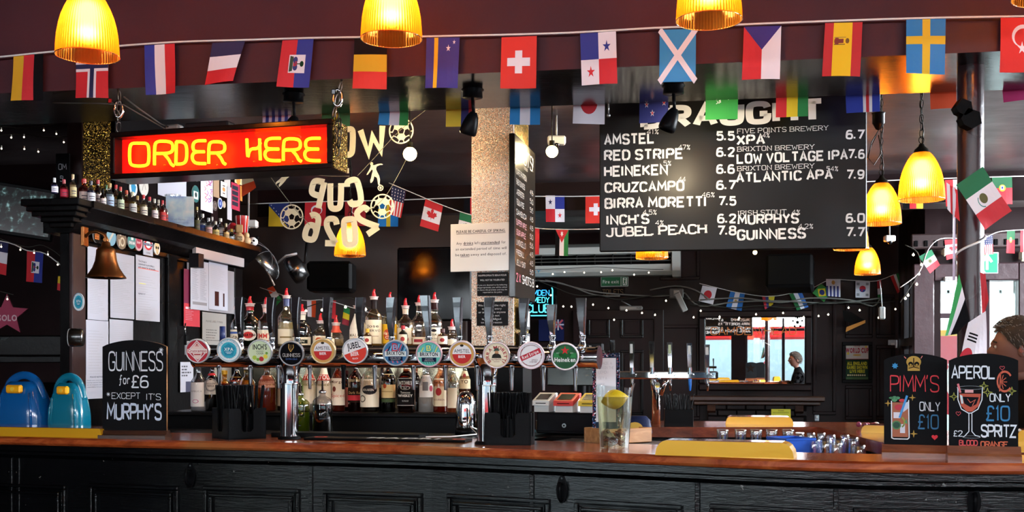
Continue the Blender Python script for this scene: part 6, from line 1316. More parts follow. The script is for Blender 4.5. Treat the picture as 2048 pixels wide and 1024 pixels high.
UP = [ # px, tip y, half width px, shape, glass, liquid, level, label, printed label, seal
 (474, 600, 13, 'tall', 'e6ecf0', 'f0f0e8', .4, 'clear bottle with pale label behind the leftmost tap handle', (CR,.08,.45,[Rr('3050a0',-1,.7,1,.85),T('302020','GIN',.25,.3,.4)],1.1), ('c8c8d0',.86)),
 (500, 594, 20, 'tall', '2c7a3c', '3c8040', .5, 'green bottle with round white label carrying a red disc', ('oe8e0d4',.14,.42,[('c','c02020',0,.5,.5,.3),U,T('141010','MARTINI',.40,.2,.66,.05)],1.0), ('c02830',.90)),
 (532, 596, 17, 'std', 'e8dcd0', '7a3818', .30, 'brown drink bottle with cream label and red lettering', (CR,.06,.42,[T('c03020',"PIMM'S",.4,.35,.85,.02),Rr('a04030',-.8,.2,.8,.25)],1.2), ('f0c8c0',.88)),
 (573, 578, 17, 'tall', 'f0ece0', 'f0e8c8', .5, 'clear bottle with yellow-ringed neck, tallest left of the second column', (CR,.05,.36,[Rr('806830',-.6,.4,.6,.5)],1.2), ('30386a',.84)),
 (604, 610, 19, 'squat', '1c5030', '1c4a28', .8, 'dark green bottle with red seal and cream label', (CR,.03,.28,[Rr('202420',-.3,.2,.6,.7),U,T('e0dcd0','TEN',.35,.25,.3)],1.2), ('d8d0bc',.83)),
 (641, 628, 16, 'squat', 'e8e4d8', 'c8c080', .4, 'clear bottle with orange and green fruit label behind a tap handle', (CR,.03,.45,[('c','d05828',-.2,.6,.35,.25),('c','5a8a30',.4,.4,.3,.2)],1.2), None),
 (672, 632, 16, 'cone', 'f0e8d8', 'e8dcc0', .35, 'pale tapering bottle with red patterned neck and red pourer', None, ('c85040',.66)),
 (716, 598, 17, 'cone', 'efe8dc', None, 0, 'opaque white coconut rum bottle with palm emblem', ('efe8dc',.06,.44,[T('70604a','MALIBU',.5,.2,.85,.02),('c','8a7a3a',0,.2,.25,.12),Rr('6a3a28',-.04,0,.04,.2)],1.1), ('181818',.86), True),
 (748, 580, 17, 'std', 'f0e8d0', 'd8b870', .25, 'clear tequila bottle with cream label, tallest in the upper row', (CR,.05,.56,[T('40342c','Jose',.68,.12,.6,.02),T('40342c','CUERVO',.5,.09,.8,.02),Rr('80604a',-.6,.3,.6,.32)],1.2), ('241c1c',.80)),
 (780, 586, 15, 'std', 'f0e8c8', 'e8c860', .45, 'rum bottle with bright yellow label and orange disc', ('e8b418',.06,.5,[('c','c84820',-.3,.45,.45,.28),U,T('f0e0c0','Havana',.45,.16,.8,.03),T('f0e0c0','Club',.25,.14,.5,.03)],1.2), ('e0c060',.84)),
 (811, 598, 16, 'std', 'e8dcc8', 'd8a848', .22, 'clear bottle with pale slanting label right of the yellow one', (CR,.05,.48,[('c','b03028',.3,.3,.3,.18),Rr('a08060',-.6,.6,.4,.64)],1.1), ('e0c8b0',.86)),
 (838, 592, 16, 'tall', 'e4dcd4', 'b87848', .15, 'clear bottle mostly behind the chrome tap handle over the striped badges', (CR,.04,.22,[Rr('a02030',-.5,.3,.5,.7)],1.1), None),
 (869, 586, 16, 'bulge', 'f0e4cc', 'e0b460', .30, 'whisky bottle with cream label and dark emblem', (CR,.04,.42,[T('302824','TALISKER',.52,.12,.9,.01),('c','28242a',.1,.82,.25,.09),T('504038','SINGLE MALT',.3,.07,.6,0),T('504038','AGED 10 YEARS',.16,.05,.7,0)],1.3), ('301818',.84)),
 (904, 640, 16, 'squat', 'e8e0d0', 'c8a870', .3, 'clear bottle behind the handle left of the glitter column', (CR,.05,.4,[],1.0), None)]
for i, t_ in enumerate(UP):
    px, tip, hw, shp, gc, lc, lv, lab, pl, seal = t_[:10]; D = 5.12-.0*(i % 2); fx = (px-1024)/F
    t, _ = BB.pix(px, 700); w_ = BB.world(t, UZ, -.30-.03*(i % 2)); D = w_.y; x = fx*D; h = EYE+(HZ-tip)*D/F-.045-UZ
    bottle(x, D, UZ, h, hw*D/F, shp, gc, lc, lv, lab, pl, opaque=len(t_) > 10, seal=seal, rz=RND.uniform(-.2, .2))
for px, top, hw, capc, lab, gc in ((735, 660, 8, 'd8a838', 'small bottle with gold cap in front of the tequila', 'c8a060'), (806, 654, 8, 'a01828', 'short bottle with wine red cap in front of the pale slanting label', '3a5a30'), (885, 660, 9, '4a2018', 'short bottle with brown cap and red disc label', 'b88850'), (660, 668, 9, 'c8b8a0', 'small bottle with pale cap behind the first red and white badge', 'b8b090')):
    D = BB.world(BB.pix(px, 700)[0], 0, -.24).y; h = EYE+(HZ-top)*D/F-UZ
    bottle((px-1024)/F*D, D, UZ, h, hw*D/F*1.2, 'squat', gc, 'b08040', .5, lab, (CR,.1,.6,[('c','a02828',0,.5,.4,.25)],1.1), 'screw', capc)
LW = [
 (397, 726, 15, 'std', 'e8e8ec', 'e8e8ec', .2, 'clear bottle with grey label and pink ring at the left of the lower row', ('d8d4d8',.10,.62,[T('807880','SAMBUCA',.6,.07,.7,0),('c','b04080',0,.22,.35,.08),U,('c','d8d4d8',0,.22,.27,.06)],1.2), 'screw', 'b0a8a8'),
 (424, 722, 14, 'std', '2a2224', '1a1012', .8, 'dark liqueur bottle with white ring-shaped label', ('dcd4d0',.34,.78,[Rr('b02030',-1,.9,1,1.0),('c','9a9494',0,.45,.75,.32),U,('c','dcd4d0',0,.45,.55,.24),U,T('403838','PASSIONE',.48,.07,.5,0),T('403838','NERA',.36,.09,.35,.02)],1.3), 'screw', '2a2a50'),
 (449, 740, 14, 'squat', 'e8b428', '7a3010', .7, 'yellow labelled bottle with red foot beside the left straws', ('e0a820',.08,.75,[T('c03018','Kraken' if False else 'KAHLUA',.55,.13,.8,.03),Rr('b82818',-1,0,1,.16)],1.3), 'screw', 'c89818'),
 (473, 722, 14, 'std', '6a3018', '5a2008', .8, 'brown bottle with tall yellow label', ('d89818',.2,.7,[T('c03818','KAHLUA',.8,.08,.8,.03)],1.2), 'screw', 'd89818'),
 (494, 730, 17, 'squat', 'f0dca8', 'd8a030', .7, 'golden bottle just above the straw tops', (CR,.1,.5,[],1.1), 'screw', 'b0b0b0'),
 (534, 724, 18, 'squat', 'e8c8b8', 'b05030', .6, 'reddish bottle with pink print above the straw tops', ('c89080',.5,.75,[T('802020','FRANGELICO',.4,.3,.8,0)],1.1), 'screw', 'c0a090'),
 (592, 722, 15, 'std', 'd8f0c0', 'b0d840', .55, 'lime green bottle with black and white label right of the left column', ('d0d4cc',.2,.55,[Rr('26282a',-1,.6,1,.95),U,T('e0e0e0','BOMBAY',.68,.16,.8,0)],1.2), 'screw', '90c040'),
 (618, 716, 14, 'tall', 'f0ece8', 'f0ece0', .5, 'left of two vodka bottles with a red band', ('e8dccc',.15,.84,[Rr('c82c20',-1,.66,1,.86),U,T('f0e8e0','STOLI',.69,.12,.85,.05),T('888040','VODKA',.5,.06,.6,.02)],1.4), 'screw', 'c82c20'),
 (648, 716, 14, 'tall', 'f0ece8', 'f0ece0', .5, 'right of two vodka bottles with a red band', ('e8dccc',.15,.84,[Rr('c82c20',-1,.66,1,.86),U,T('f0e8e0','STOLI',.69,.12,.85,.05),T('888040','VODKA',.5,.06,.6,.02)],1.4), 'screw', 'c82c20'),
 (676, 712, 14, 'std', 'e8a060', 'a04a18', .75, 'amber rum bottle with white label and red script', ('e4dcd4',.12,.62,[T('502018','Morgan',.82,.1,.8,.02),('c','6a2820',-.4,.6,.2,.1),T('c04030','Spiced',.3,.12,.8,0)],1.3), 'screw', 'c03020'),
 (693, 740, 10, 'std', '8a2818', '6a1808', .8, 'dark red bottle behind the amber rum', ('b05a48',.1,.6,[],1.0), 'screw', '301010'),
 (711, 716, 15, 'std', 'c87850', '3a1610', .85, 'dark rum bottle with black, gold and red label', ('221814',.18,.68,[T('b8a080','Captain Morgan',.8,.12,.85,.01),T('c0a070','Dark Rum',.33,.1,.7,0),Rr('b82030',-1,.08,1,.28)],1.4), 'screw', 'b82030'),
 (740, 714, 19, 'squat', 'e8e0d8', '20140e', .12, 'clear spiced rum bottle with white label and black plaque', ('e4dccc',.10,.62,[('c','26242a',.1,.62,.62,.17),U,T('e0dcd4','KRAKEN',.58,.08,.42,.02),T('504840','SPICED RUM',.48,.04,.3,0),('c','605848',-.5,.3,.3,.13),U,('c','e4dccc',-.5,.3,.22,.09)],1.35), 'screw', '30302c'),
 (777, 712, 14, 'std', '1c3a26', '142a1a', .8, 'dark green whiskey bottle with cream label', ('e4d0a0',.26,.70,[T('3a2818','JAMESON',.78,.14,.95,.03),('c','b04a28',-.3,.5,.2,.1),Rr('a08858',-.8,.25,.5,.28),Rr('3a5030',-1,-.18,1,-.04)],1.4), 'screw', '2a4a30'),
 (813, 716, 17, 'square', 'd8a078', '2a1008', .80, 'square whiskey bottle with black label and white lettering', ('121012',.13,.66,[Rr('bcb8b4',-.92,.97,.92,.985),Rr('bcb8b4',-.92,.015,.92,.03),T('d8d4d0',"JACK DANIEL'S",.76,.12,.66,.02),('c','bcb8b4',0,.64,.5,.07),U,('c','121012',0,.64,.44,.055),U,T('d8d4d0','No7',.61,.06,.2,.03),T('d8d4d0','Tennessee',.44,.08,.5,0),T('d8d4d0','WHISKEY',.32,.09,.7,.04),T('bcb8b4','90 PROOF',.15,.05,.35,0)],1.0), 'screw', '181818'),
 (832, 724, 10, 'square', 'c89070', '200c06', .8, 'second square black labelled bottle tucked behind the first', ('121012',.2,.75,[T('c8c4c0',"DANIEL'S",.7,.1,.55)],1.0), 'screw', '181818'),
 (852, 718, 16, 'bulge', 'e8e8ea', 'e8e8e8', .3, 'clear bottle with white barcode back label', ('dcd8d8',.30,.72,[Rr('6a6a70',-.5,.3,.2,.7),('c','b04060',.6,.4,.25,.14)],1.0), 'screw', 'a0a0a0'),
 (881, 718, 15, 'std', 'f0c0a0', 'a83818', .55, 'bourbon bottle with cream label and red rose', ('e4d4b8',.12,.66,[T('40201a','Four Roses',.82,.08,.8,.01),('c','a82028',-.1,.52,.4,.14),T('803030','BOURBON',.2,.07,.7,0)],1.0), 'screw', 'c8a070'),
 (906, 722, 13, 'tall', 'e4dcd0', 'c07040', .35, 'clear bottle with narrow cream label left of the steel jug', ('d8c8b0',.1,.5,[],.8), 'screw', 'a08060'),
 (930, 718, 12, 'std', 'c8b8a0', '8a5030', .5, 'bottle with cream label showing above the steel jug', ('dcc8a4',.45,.8,[('c','902828',0,.75,.3,.12),T('402820','YO',.3,.2,.5)],1.2), 'screw', '906040'),
 (567, 726, 12, 'tall', 'b8a898', '6a4a38', .5, 'brownish bottle half hidden by the left column\'s neck', ('a89484',.1,.6,[],1.0), 'screw', '806858'),
 (764, 726, 8, 'tall', '201818', '140c0c', .8, 'thin black bottle between the white label and the green whiskey', ('a8a4a0',.5,.75,[],1.0), 'screw', '181818')]
for i, t_ in enumerate(LW):
    px, top, hw, shp, gc, lc, lv, lab, pl, cap, capc = t_; back = i in (10, 15, 20, 21, 3, 19)
    w_ = BB.world(BB.pix(px, 800)[0], 0, -.20 if back else -.06-.05*(i % 2)); D = w_.y; h = min(EYE+(HZ-top)*D/F, 1.440)-LZ-.008
    bottle((px-1024)/F*D, D, LZ, h, hw*D/F, shp, gc, lc, lv, lab, pl, cap, capc, 'spirit bottles on the lower back bar shelf', rz=RND.uniform(-.15, .15))
# skull bottle, black jar and steel jug on the service ledge
D = 4.50; x = (600-1024)/F*D; o = bottle(x, D, 1.098, .155, 20*D/F, 'jar', 'd0dc90', '7a8c10', .55, 'round glass bottle of green liquid with moulded face beside the left column', None, 'steel', group=None, name='decanter')
mb = MB(); 
for sx in (-1, 1): mb.sphere((sx*.013, -.036, .075), .010, glass('b0c030', .2), 14, 8, .8)
mb.sphere((0, -.039, .055), .005, glass('b0c030', .2), 10, 6); mb.box(-.012, .012, -.042, -.036, .030, .034, glass('b0c030', .2), .001); mb.build('moulded_face', o)
D = 4.48; bottle((645-1024)/F*D, D, 1.098, .165, 20*D/F, 'jar', 'd8d8dc', '050507', .70, 'clear bottle of black liquid with steel pourer', None, 'steel', group=None, name='decanter')
D = 4.38; x = (932-1024)/F*D; o = thing('steel_shaker', 'polished steel jug with rounded top behind the right column', 'jug', (x, D, 1.0985)); mb = MB(); mb.lathe([(.0001,.022),(.040,.022),(.042,.03),(.041,.08),(.039,.12),(.034,.15),(.022,.170),(.0001,.174)], CHROME, 32); mb.build('body', o); mb = MB(); mb.lathe([(.0001,0),(.044,0),(.044,.018),(.041,.022),(.0001,.022)], BLKP, 28); mb.build('base', o)
# ------------------------------------------------------------------ till drawer, card readers, counter-top oven, sockets
mb = MB(); mb.box(0, .47, 0, .46, 0, 1.098, M('0b0b0d', .4), .004); one(mb, 'till_counter', 'black counter unit under the cash drawer', 'counter', (.06, 4.27, 0), R(-8))
D = 4.42; f_ = fr2(1073, D, 1196, D-.10); (u0, _), (u1, _) = f_.pix(1073, 822), f_.pix(1196, 822); W_ = u1-u0
o = thing('cash_till', 'wide black cash drawer with keyhole under the card readers', 'cash drawer', f_.world(u0, 1.0985), f_.a); H = .088
mb = MB(); mb.box(0, W_, 0, .22, .004, H, M('0e0e11', .4), .003); mb.build('case', o); mb = MB(); mb.box(.006, W_-.006, -.004, 0, .014, H-.006, M('131318', .38), .002); mb.build('drawer', o); mb = MB(); mb.cyl((W_*.46, -.006, H*.42), .0085, .003, STEEL, 20, 'y'); mb.cyl((W_*.46, -.0075, H*.42), .004, .002, BLACK, 12, 'y'); mb.build('lock', o)
for px0, px1, c1, c2, lab in ((1064, 1100, 'd8dad8', 'c4c8c8', 'white card reader, leftmost of three on the till drawer'), (1106, 1148, 'd82820', 'dcdcdc', 'red and white card reader in the middle of the till drawer'), (1156, 1196, 'e0c020', 'dcdcdc', 'yellow and white card reader partly behind the jug\'s card')):
    k = (D-.05)/F; (u, _) = f_.pix((px0+px1)/2, 800); q = thing('card_reader', lab, 'card reader', f_.world(u, 1.0985+H+.001, -.05), f_.a); hw = (px1-px0)/2*k
    mb = MB(); mb.prism([(-.045, 0), (.05, 0), (.05, .052), (.03, .058), (-.045, .026)], -hw*.88, hw*.88, M(c2, .4), 'x'); mb.build('dock', q)
    mb = MB(); mb.prism([(-.055, .026), (.045, .060), (.046, .074), (.03, .076), (-.053, .046)], -hw, hw, M(c1, .4), 'x'); mb.build('case', q)
    mb = MB(); mb.add([(-hw*.72, -.044, .0508), (hw*.72, -.044, .0508), (hw*.72, .012, .0712), (-hw*.72, .012, .0712)], [(0,1,2,3)], M('0c1210', .1, coat=.5)); mb.box(-hw*.6, hw*.6, -.056, -.054, .034, .037, BLACK); mb.build('screen', q)
D = 4.62; f_ = fr2(1076, D, 1190, D-.1); W_ = f_.pix(1190, 750)[0]-f_.pix(1076, 750)[0]; zb = EYE+(HZ-772)*D/F; zt = EYE+(HZ-700)*D/F
o = thing('till_screen', 'dark glass till screen unit with faint print above the card readers', 'till', f_.world(0, 1.0985, -.10), f_.a); o.location.z = 1.0985
mb = MB(); mb.box(W_*.4, W_*.6, .04, .08, 0, zb-1.09, BLKP, .004); mb.box(W_*.25, W_*.75, 0, .14, 0, .012, BLKP, .004); mb.build('stand', o); mb = MB(); mb.box(0, W_, 0, .03, zb-1.0985, zt-1.0985, M('1c1a14', .12, coat=.6), .004); a = Art(); 
for i in range(3): a.text('b0b0a0',('20:38','MENU','OFF')[i],W_*(.7),zt-1.0985-.05-.03*i,.006)
a.text('a0a090','Luxury Grand',W_*.1,zt-1.0985-.045,.005); a.emit(mb, lambda u, v, h: (u, -h, v), .0004); mb.build('screen', o)
p = pt(1172, 700, 4.7); mb = MB(); mb.box(-.09, .09, 0, .12, -.02, .035, M('08080a', .3), .004); a = Art(); a.text('c0c0bc','30',.03,.015,.008,bold=.03); a.emit(mb, lambda u, v, h: (u, -h, v), .0004)
one(mb, 'receipt_printer', 'black printer box behind the green badge', 'printer', (p.x, 4.95, p.z), R(-8))
o = thing('socket_panel', 'dark double socket plate on the glitter column foot', 'socket', gx.at(1008, 768, .0015), gx.a); k = 5.2/F; mb = MB(); mb.box(-22*k, 22*k, -.012, 0, -14*k, 30*k, M('0e0e10', .3), .002); mb.build('plate', o); mb = MB()
for z in (-4*k, 16*k): mb.box(-2*k, 2*k, -.0135, -.012, z, z+2*k, M('3a3a40', .4)); mb.box(-5*k, -3*k, -.0135, -.012, z-5*k, z-4*k, BLACK); mb.box(3*k, 5*k, -.0135, -.012, z-5*k, z-4*k, BLACK)
mb.build('sockets', o)
mb = MB(); k = 5.0/F; mb.box(-5*k, 5*k, -.01, .01, 0, 16*k, WHITE, .003); mb.tube([(0,0,16*k), (0,.0,24*k), (.01,.01,34*k)], .003, WHITE, 6); one(mb, 'white_plug', 'white plug with lead beside the straw tops', 'plug', pt(1036, 768, 5.0))
# ------------------------------------------------------------------ far taps, far caddy, glasses
D0 = 5.12; fr_ = fr2(1230, 5.16, 1432, 5.02); b0 = fr_.pix(1312, 800)[0]
o = thing('far_tap_rail', 'slim chrome beer tap rail with six handles on the far counter', 'beer font', fr_.world(b0, TOPZ), fr_.a)
fx = lambda px: fr_.pix(px, 740)[0]-b0; zz = lambda py: EYE+(HZ-py)*D0/F-TOPZ
mb = MB(); mb.box(fx(1236), fx(1435), -.02, .03, zz(758), zz(742), CHROME, .006); mb.build('rail_bar', o)
for px in (1312,):
    mb = MB(); mb.tube([(0, .005, 0), (0, .005, zz(775)), (-.012, .005, zz(760))], .020, CHROME, 20); mb.tube([(0.02, .005, zz(790)), (.035, .005, zz(770)), (.05, .005, zz(758))], .012, CHROME, 14); mb.cyl((.01, -.02, zz(770)), .012, .01, CHROME, 20, 'y'); mb.build('column', o)
for i, (px, yt, sp) in enumerate(((1228,680,0),(1266,683,1),(1306,683,1),(1342,685,1),(1381,687,2),(1416,690,1))):
    x = fx(px); mb = MB(); z_b = zz(735)+(0 if i else .02); z_t = zz(yt)
    mb.add([(x-.008,-.03,z_b),(x+.008,-.03,z_b),(x+.008,-.015,z_b),(x-.008,-.015,z_b),(x-.012,-.042,z_t),(x+.012,-.042,z_t),(x+.012,-.028,z_t),(x-.012,-.028,z_t)], [(0,1,5,4),(1,2,6,5),(2,3,7,6),(3,0,4,7),(4,5,6,7)], HM); mb.box(x-.006, x+.006, -.0415, -.038, z_b+(z_t-z_b)*.55, z_t-.012, M(('2a2a2a','d8dcd8','1a1a1c','b8c8a0','d8dcd8','dcdcd8')[i], .5)); mb.build('tap_handle', o)
    mb = MB(); mb.cyl((x, -.022, zz(748)), .010, .03, CHROME, 14); mb.cyl((x+.012, -.03, zz(750)), .007, .01, CHROME, 12, 'y'); mb.build('tap_body', o)
    mb = MB(); c_ = M('2070d0', .4) if sp == 2 else HM; mb.lathe([(.008, 0), (.0075, -.02), (.004, -.055), (.003, -.055)], c_, 12, x+.002, -.03, zz(757)); mb.build('spout', o)
fp = pt(1357, 845, 4.98); k = 4.98/F; c = thing('straw_holder', 'black box of thin stirrers on the far counter', 'caddy', (fp.x, fp.y, TOPZ), R(-6)); mb = MB()
for (a0_, a1_, c0_, c1_) in ((-28*k, 28*k, -.055, -.051), (-28*k, 28*k, .051, .055), (-28*k, -26*k, -.051, .051), (26*k, 28*k, -.051, .051)): mb.box(a0_, a1_, c0_, c1_, 0, 34*k, M('0a0a0c', .35), .001)
mb.box(-26*k, 26*k, -.05, .05, .001, .004, BLKP); mb.build('box', c); r_ = random.Random(9); mb = MB()
for i in range(60): x = r_.uniform(-24*k, 24*k); y = r_.uniform(-.045, .045); lx = r_.uniform(-.02, .02)+(.03 if x > 20*k else 0); mb.tube([(x, y, .004), (x+lx, y, 60*k+r_.uniform(0, .01))], .0012, M('0c0c0e', .3), 4, smooth=False)
tag(mb.build('stirrers', c), kind='stuff')
def glass_up(x, y, z, r_, h, label, group, kind=0, rz=0):
    G = glass('f4f6f8', .16, .05); mb = MB()
    pf = {0: [(0,.0),(1.0,0),(.97,.06),(.80,.30),(.78,.5),(.88,.8),(.90,.97),(.84,1.0),(0,1.0)], 1: [(1,.0),(1,.03),(.93,.3),(.84,.7),(.78,.96),(.74,1.0),(0,1.0)]}[kind]
    mb.lathe([(max(a*r_, 1e-5), b*h) for a, b in pf], G, 20, flute=.02 if kind else 0, smooth=not kind); mb.lathe([(max(a*r_*.88, 1e-5), b*h*.93) for a, b in pf], G, 20)
    return one(mb, 'drinking_glass', label, 'glass', (x, y, z+.001), rz, group)
gz = 1.004
for i, px in enumerate((1445, 1481, 1512, 1543, 1576)): D = 4.32; glass_up((px-1024)/F*D, D, gz, .026, EYE+(HZ-859)*D/F-gz, ('first','second','third','fourth','fifth')[i]+' waisted glass from the left behind the long gold mat', 'upturned glasses drying in the bar well')
r_ = random.Random(4); nth = ['leftmost','second','third','fourth','fifth']
for row, (yt, D, xs) in enumerate(((866, 4.4, (1600, 1622, 1643)), (870, 4.25, (1662, 1690)), (880, 4.02, (1628, 1652)), (878, 4.0, (1678,)), (875, 4.1, (1706,)), (887, 3.92, (1672,)), (891, 3.88, (1718,)))):
    for j, px in enumerate(xs): glass_up((px-1024)/F*D, D, gz, (.022 if row < 2 else .027)*1.05, EYE+(HZ-yt)*D/F-gz, '%s ribbed tumbler in the %s row right of the blue crate' % (nth[j], ('farthest','second farthest','middle','single third','single right','single front','nearest right')[row]), 'upturned glasses drying in the bar well', 1)
k = 3.98/F; f_ = fr2(1573, 3.98, 1640, 4.02); o = thing('blue_crate', 'bright blue plastic crate beside the drying glasses', 'crate', f_.world(0, gz+.001), f_.a); BLU = M('1450b8', .35)
x1 = .12; zt_ = EYE+(HZ-878)*3.98/F-gz
for (a0_, a1_, c0_, c1_) in ((0, x1, 0, .003), (0, x1, .137, .14), (0, .003, .003, .137), (x1-.003, x1, .003, .137)):
    mb = MB(); mb.box(a0_, a1_, c0_, c1_, 0, zt_, BLU); mb.box(a0_-.002, a1_+.002, c0_-.002, c1_+.002, zt_-.008, zt_, BLU, .001); mb.build('crate_side', o)
mb = MB(); mb.box(.003, x1-.003, .003, .137, 0, .005, BLU); mb.build('crate_base', o)
mb = MB(); mb.cyl((0,0,0), .022, .04, M('b8b4ac', .5), 20); one(mb, 'white_pot', 'small white pot in front of the blue crate', 'pot', ((1622-1024)/F*3.9, 3.9, gz+.001))
# rounded rack ledge with sinks highlights below the far taps
mb = MB(); mb.box(0, .80, -.30, -.01, .0, .97, M('0b0b0d', .2), .02); 
one(mb, 'bottle_fridge', 'black fridge tops under the far counter left of the glasses', 'fridge', (.55-.07+0.0, 4.93, 0), 0)
# ------------------------------------------------------------------ carved black cabinet on the left with its cornice shelf
LA = math.atan2(1, .155); LF = Fr(-1.85, 4.6, LA)             # local x runs away from the viewer, local -y faces the bar
LT = 2.06; LE = LF.pix(481, 560)[0]
lu = thing('bar_cabinet', 'tall black painted cabinet with heavy cornice shelf at the left', 'cabinet', (LF.x0, LF.y0, 0), LA)
tp = LF.pix(166, 600)[0]
mb = MB(); mb.box(.06, LE, .004, .05, 0, 1.95, LUP); mb.build('carcass', lu)
mb = MB(); prof = [(.12, 1.93), (0, 1.93), (-.02, 1.95), (-.03, 1.97), (-.055, 1.985), (-.075, 2.005), (-.09, 2.02), (-.10, 2.03), (-.11, 2.032), (-.11, 2.06), (.12, 2.06)]
def corn(prof, x0, x1): 
    mb = MB(); mb.prism(prof, x0, x1, LUP, 'x'); return mb
corn(prof, 0.0, LE+.05).build('cornice', lu)
mb = MB(); mb.box(.85, LE+.05, .12, .26, 1.93, 2.059, LUP); mb.build('rear_shelf', lu)
mb = MB(); mb.T = Matrix.Translation((0, 0, 0))
# returned end of the cornice facing the viewer
for (o_, z0_, z1_) in ((.0, 1.93, 1.95), (.02, 1.95, 1.97), (.045, 1.97, 1.99), (.07, 1.99, 2.01), (.085, 2.01, 2.031), (.10, 2.031, 2.059)): mb.box(-o_, .02, -o_, .06+o_, z0_, z1_, LUP, .003)
mb.box(.02, .06, .0, .055, 0, 1.93, LUP); mb.build('end_panel', lu)
BROWNP = glossy_paint('brown_edge_paint', '20100f', '32191a', .3, 0, .2, (1,1,1), 20, .003)
for px0, px1 in ((152, 166), (332, 350), (466, 481)):
    a = max(.02, LF.pix(px0, 600)[0]) if px0 > 160 else .0; b = LF.pix(px1, 600)[0]; mb = MB(); mb.box(a, b, -.014, .004, .75, 1.93, LUP if px0 > 160 else BROWNP, .004); mb.build('pilaster', lu)
mb = MB(); mb.box(LF.pix(166, 600)[0], LE, -.01, .004, 1.905, 1.93, LUP, .003); mb.build('top_rail', lu)
def lf_thing(px0, py0, px1, py1, name, label, cat, group=None, off=.006, th=.0015, fr=None, mat=None, art=None, z1r=None, parts=True):
    fr = fr or LF; (t0, za), (t1, _) = fr.pix(px0, py0), fr.pix(px1, py0); zb = fr.pix((px0+px1)/2, py1)[1] if z1r is None else z1r; za = fr.pix((px0+px1)/2, py0)[1]
    W_ = t1-t0; H = za-zb; mb = MB(); mb.box(0, W_, -th, 0, 0, H, mat or M('acacb8', .5), 0)
    if art: a = Art(); art(a, W_, H); a.emit(mb, lambda u, v, h: (u, -th-h, v), .0003)
    return one(mb, name, label, cat, fr.world(t0, zb, off), fr.a, group)
IK = 'a2a2aa'
def paper(seed, head=None, n=26, h=.004, extra=None):
    def f(a, w, hh):
        r_ = random.Random(seed)
        if head: 
            for i, s_ in enumerate(head): a.text('303038', s_, w*.1, hh*(.90-.045*i), hh*.028, x1=w*(.1+.6*len(s_)/22), bold=.02)
        a.greek(IK, w*.1, w*.9, hh*(.88 if not head else .70), hh*.08, n, hh*.008, r_, .8)
        if extra: extra(a, w, hh)
    return f
lf_thing(172, 496, 213, 640, 'pinned_paper', 'long laminated sheet of small print, upper left of the cabinet papers', 'paper', art=paper(1, n=34))
lf_thing(216, 508, 264, 637, 'pinned_paper', 'sheet with small table of figures, middle of the cabinet papers', 'paper', off=.010, art=paper(2, n=30))
def ex3(a, w, h):
    a.rect('e06050', w*.08, h*.80, w*.95, h*.81); a.rect('e0e040', w*.12, h*.565, w*.4, h*.575)
    a.text('303038', 'REPORT IT', w*.1, h*.40, h*.022, x1=w*.38, bold=.03)
lf_thing(266, 514, 314, 642, 'pinned_paper', 'sheet headed about a safe space, rightmost of the cabinet papers', 'paper', off=.013, art=paper(3, ['The Group is','committed to providing a','safe space for all people.'], 16, extra=ex3))
lf_thing(168, 641, 213, 797, 'pinned_paper', 'long sheet with typed lines, lower left of the cabinet papers', 'paper', off=.008, art=paper(4, n=22))
lf_thing(215, 640, 262, 700, 'pinned_paper', 'sheet of small print just above the stout chalkboard', 'paper', off=.009, art=paper(5, n=12))
def ex6(a, w, h):
    a.text('303038', 'POLICE NOTICE', w*.2, h*.85, h*.08, x1=w*.85, bold=.02); 
    for i, s_ in enumerate(('though every care is taken in','ensuring customer belongings','safe, the management cannot take','responsibility for personal')): a.text('404048', s_, w*.04, h*(.68-.13*i), h*.06, x1=w*.96)
lf_thing(166, 750, 206, 785, 'pinned_paper', 'small police notice low on the cabinet beside the chalkboard', 'paper', off=.012, art=ex6)
# round pump badges on the cabinet frieze
def disc_thing(cx, cy, rx, ry, label, art, name='round_sticker', cat='sticker', off=.022, fr=None, group=None, th=.004):
    fr = fr or LF; t, z = fr.pix(cx, cy); D = fr.y0+t*fr.s; r_h = ry*D/F; t2, _ = fr.pix(cx+rx, cy); t1, _ = fr.pix(cx-rx, cy); rw = min(abs(t2-t1)/2, r_h*1.0)
    mb = MB(); a = Art(); art(a); a.emit(mb, lambda u, v, h: (u*rw, -th-h, v*r_h), .0003)
    n = 28; mb.add([(rw*math.cos(2*PI*i/n), y, r_h*math.sin(2*PI*i/n)) for y in (-th, 0) for i in range(n)], [(i, (i+1) % n, (i+1) % n+n, i+n) for i in range(n)]+[tuple(range(n))], M('c8c8c8', .4))
    return one(mb, name, label, cat, fr.world(t, z, off), fr.a, group)
disc_thing(183, 472, 11, 14, 'black round sticker with orange letters behind the bell bracket', lambda a: a.circle('16120f',0,0,1).up().rect('e07828',-.6,-.5,.55,.4).up().text('20140c','BEER',-.5,.0,.3,x1=.45,bold=.05).text('20140c','HEAD',-.5,-.4,.3,x1=.45,bold=.05))
disc_thing(212, 474, 10, 18, 'pale blue oval sticker behind the bell arm', lambda a: a.circle('7aa4b8',0,0,1).up().line('c8c0b0',[(-.6,-.6),(.5,.6)],.3))
disc_thing(233, 480, 11, 19, 'brown and cream patterned oval sticker above the bell', lambda a: a.circle('7a6450',0,0,1).up().circle('c8baa0',.1,-.2,.5,20,None,.3).circle('d8ccb8',-.3,.6,.2).line('d8ccb8',[(-.6,0),(-.5,-.7)],.15))
disc_thing(253, 482, 9, 16, 'teal and grey oval sticker third right of the bell', lambda a: a.circle('3c8a8a',0,0,1).up().rect('8a9498',-.8,-.5,.8,.0).rect('e0dcdc',-.2,.1,.4,.7).up().text('e8e8e8','DREAM',-.7,-.4,.3,x1=.7,bold=.03))
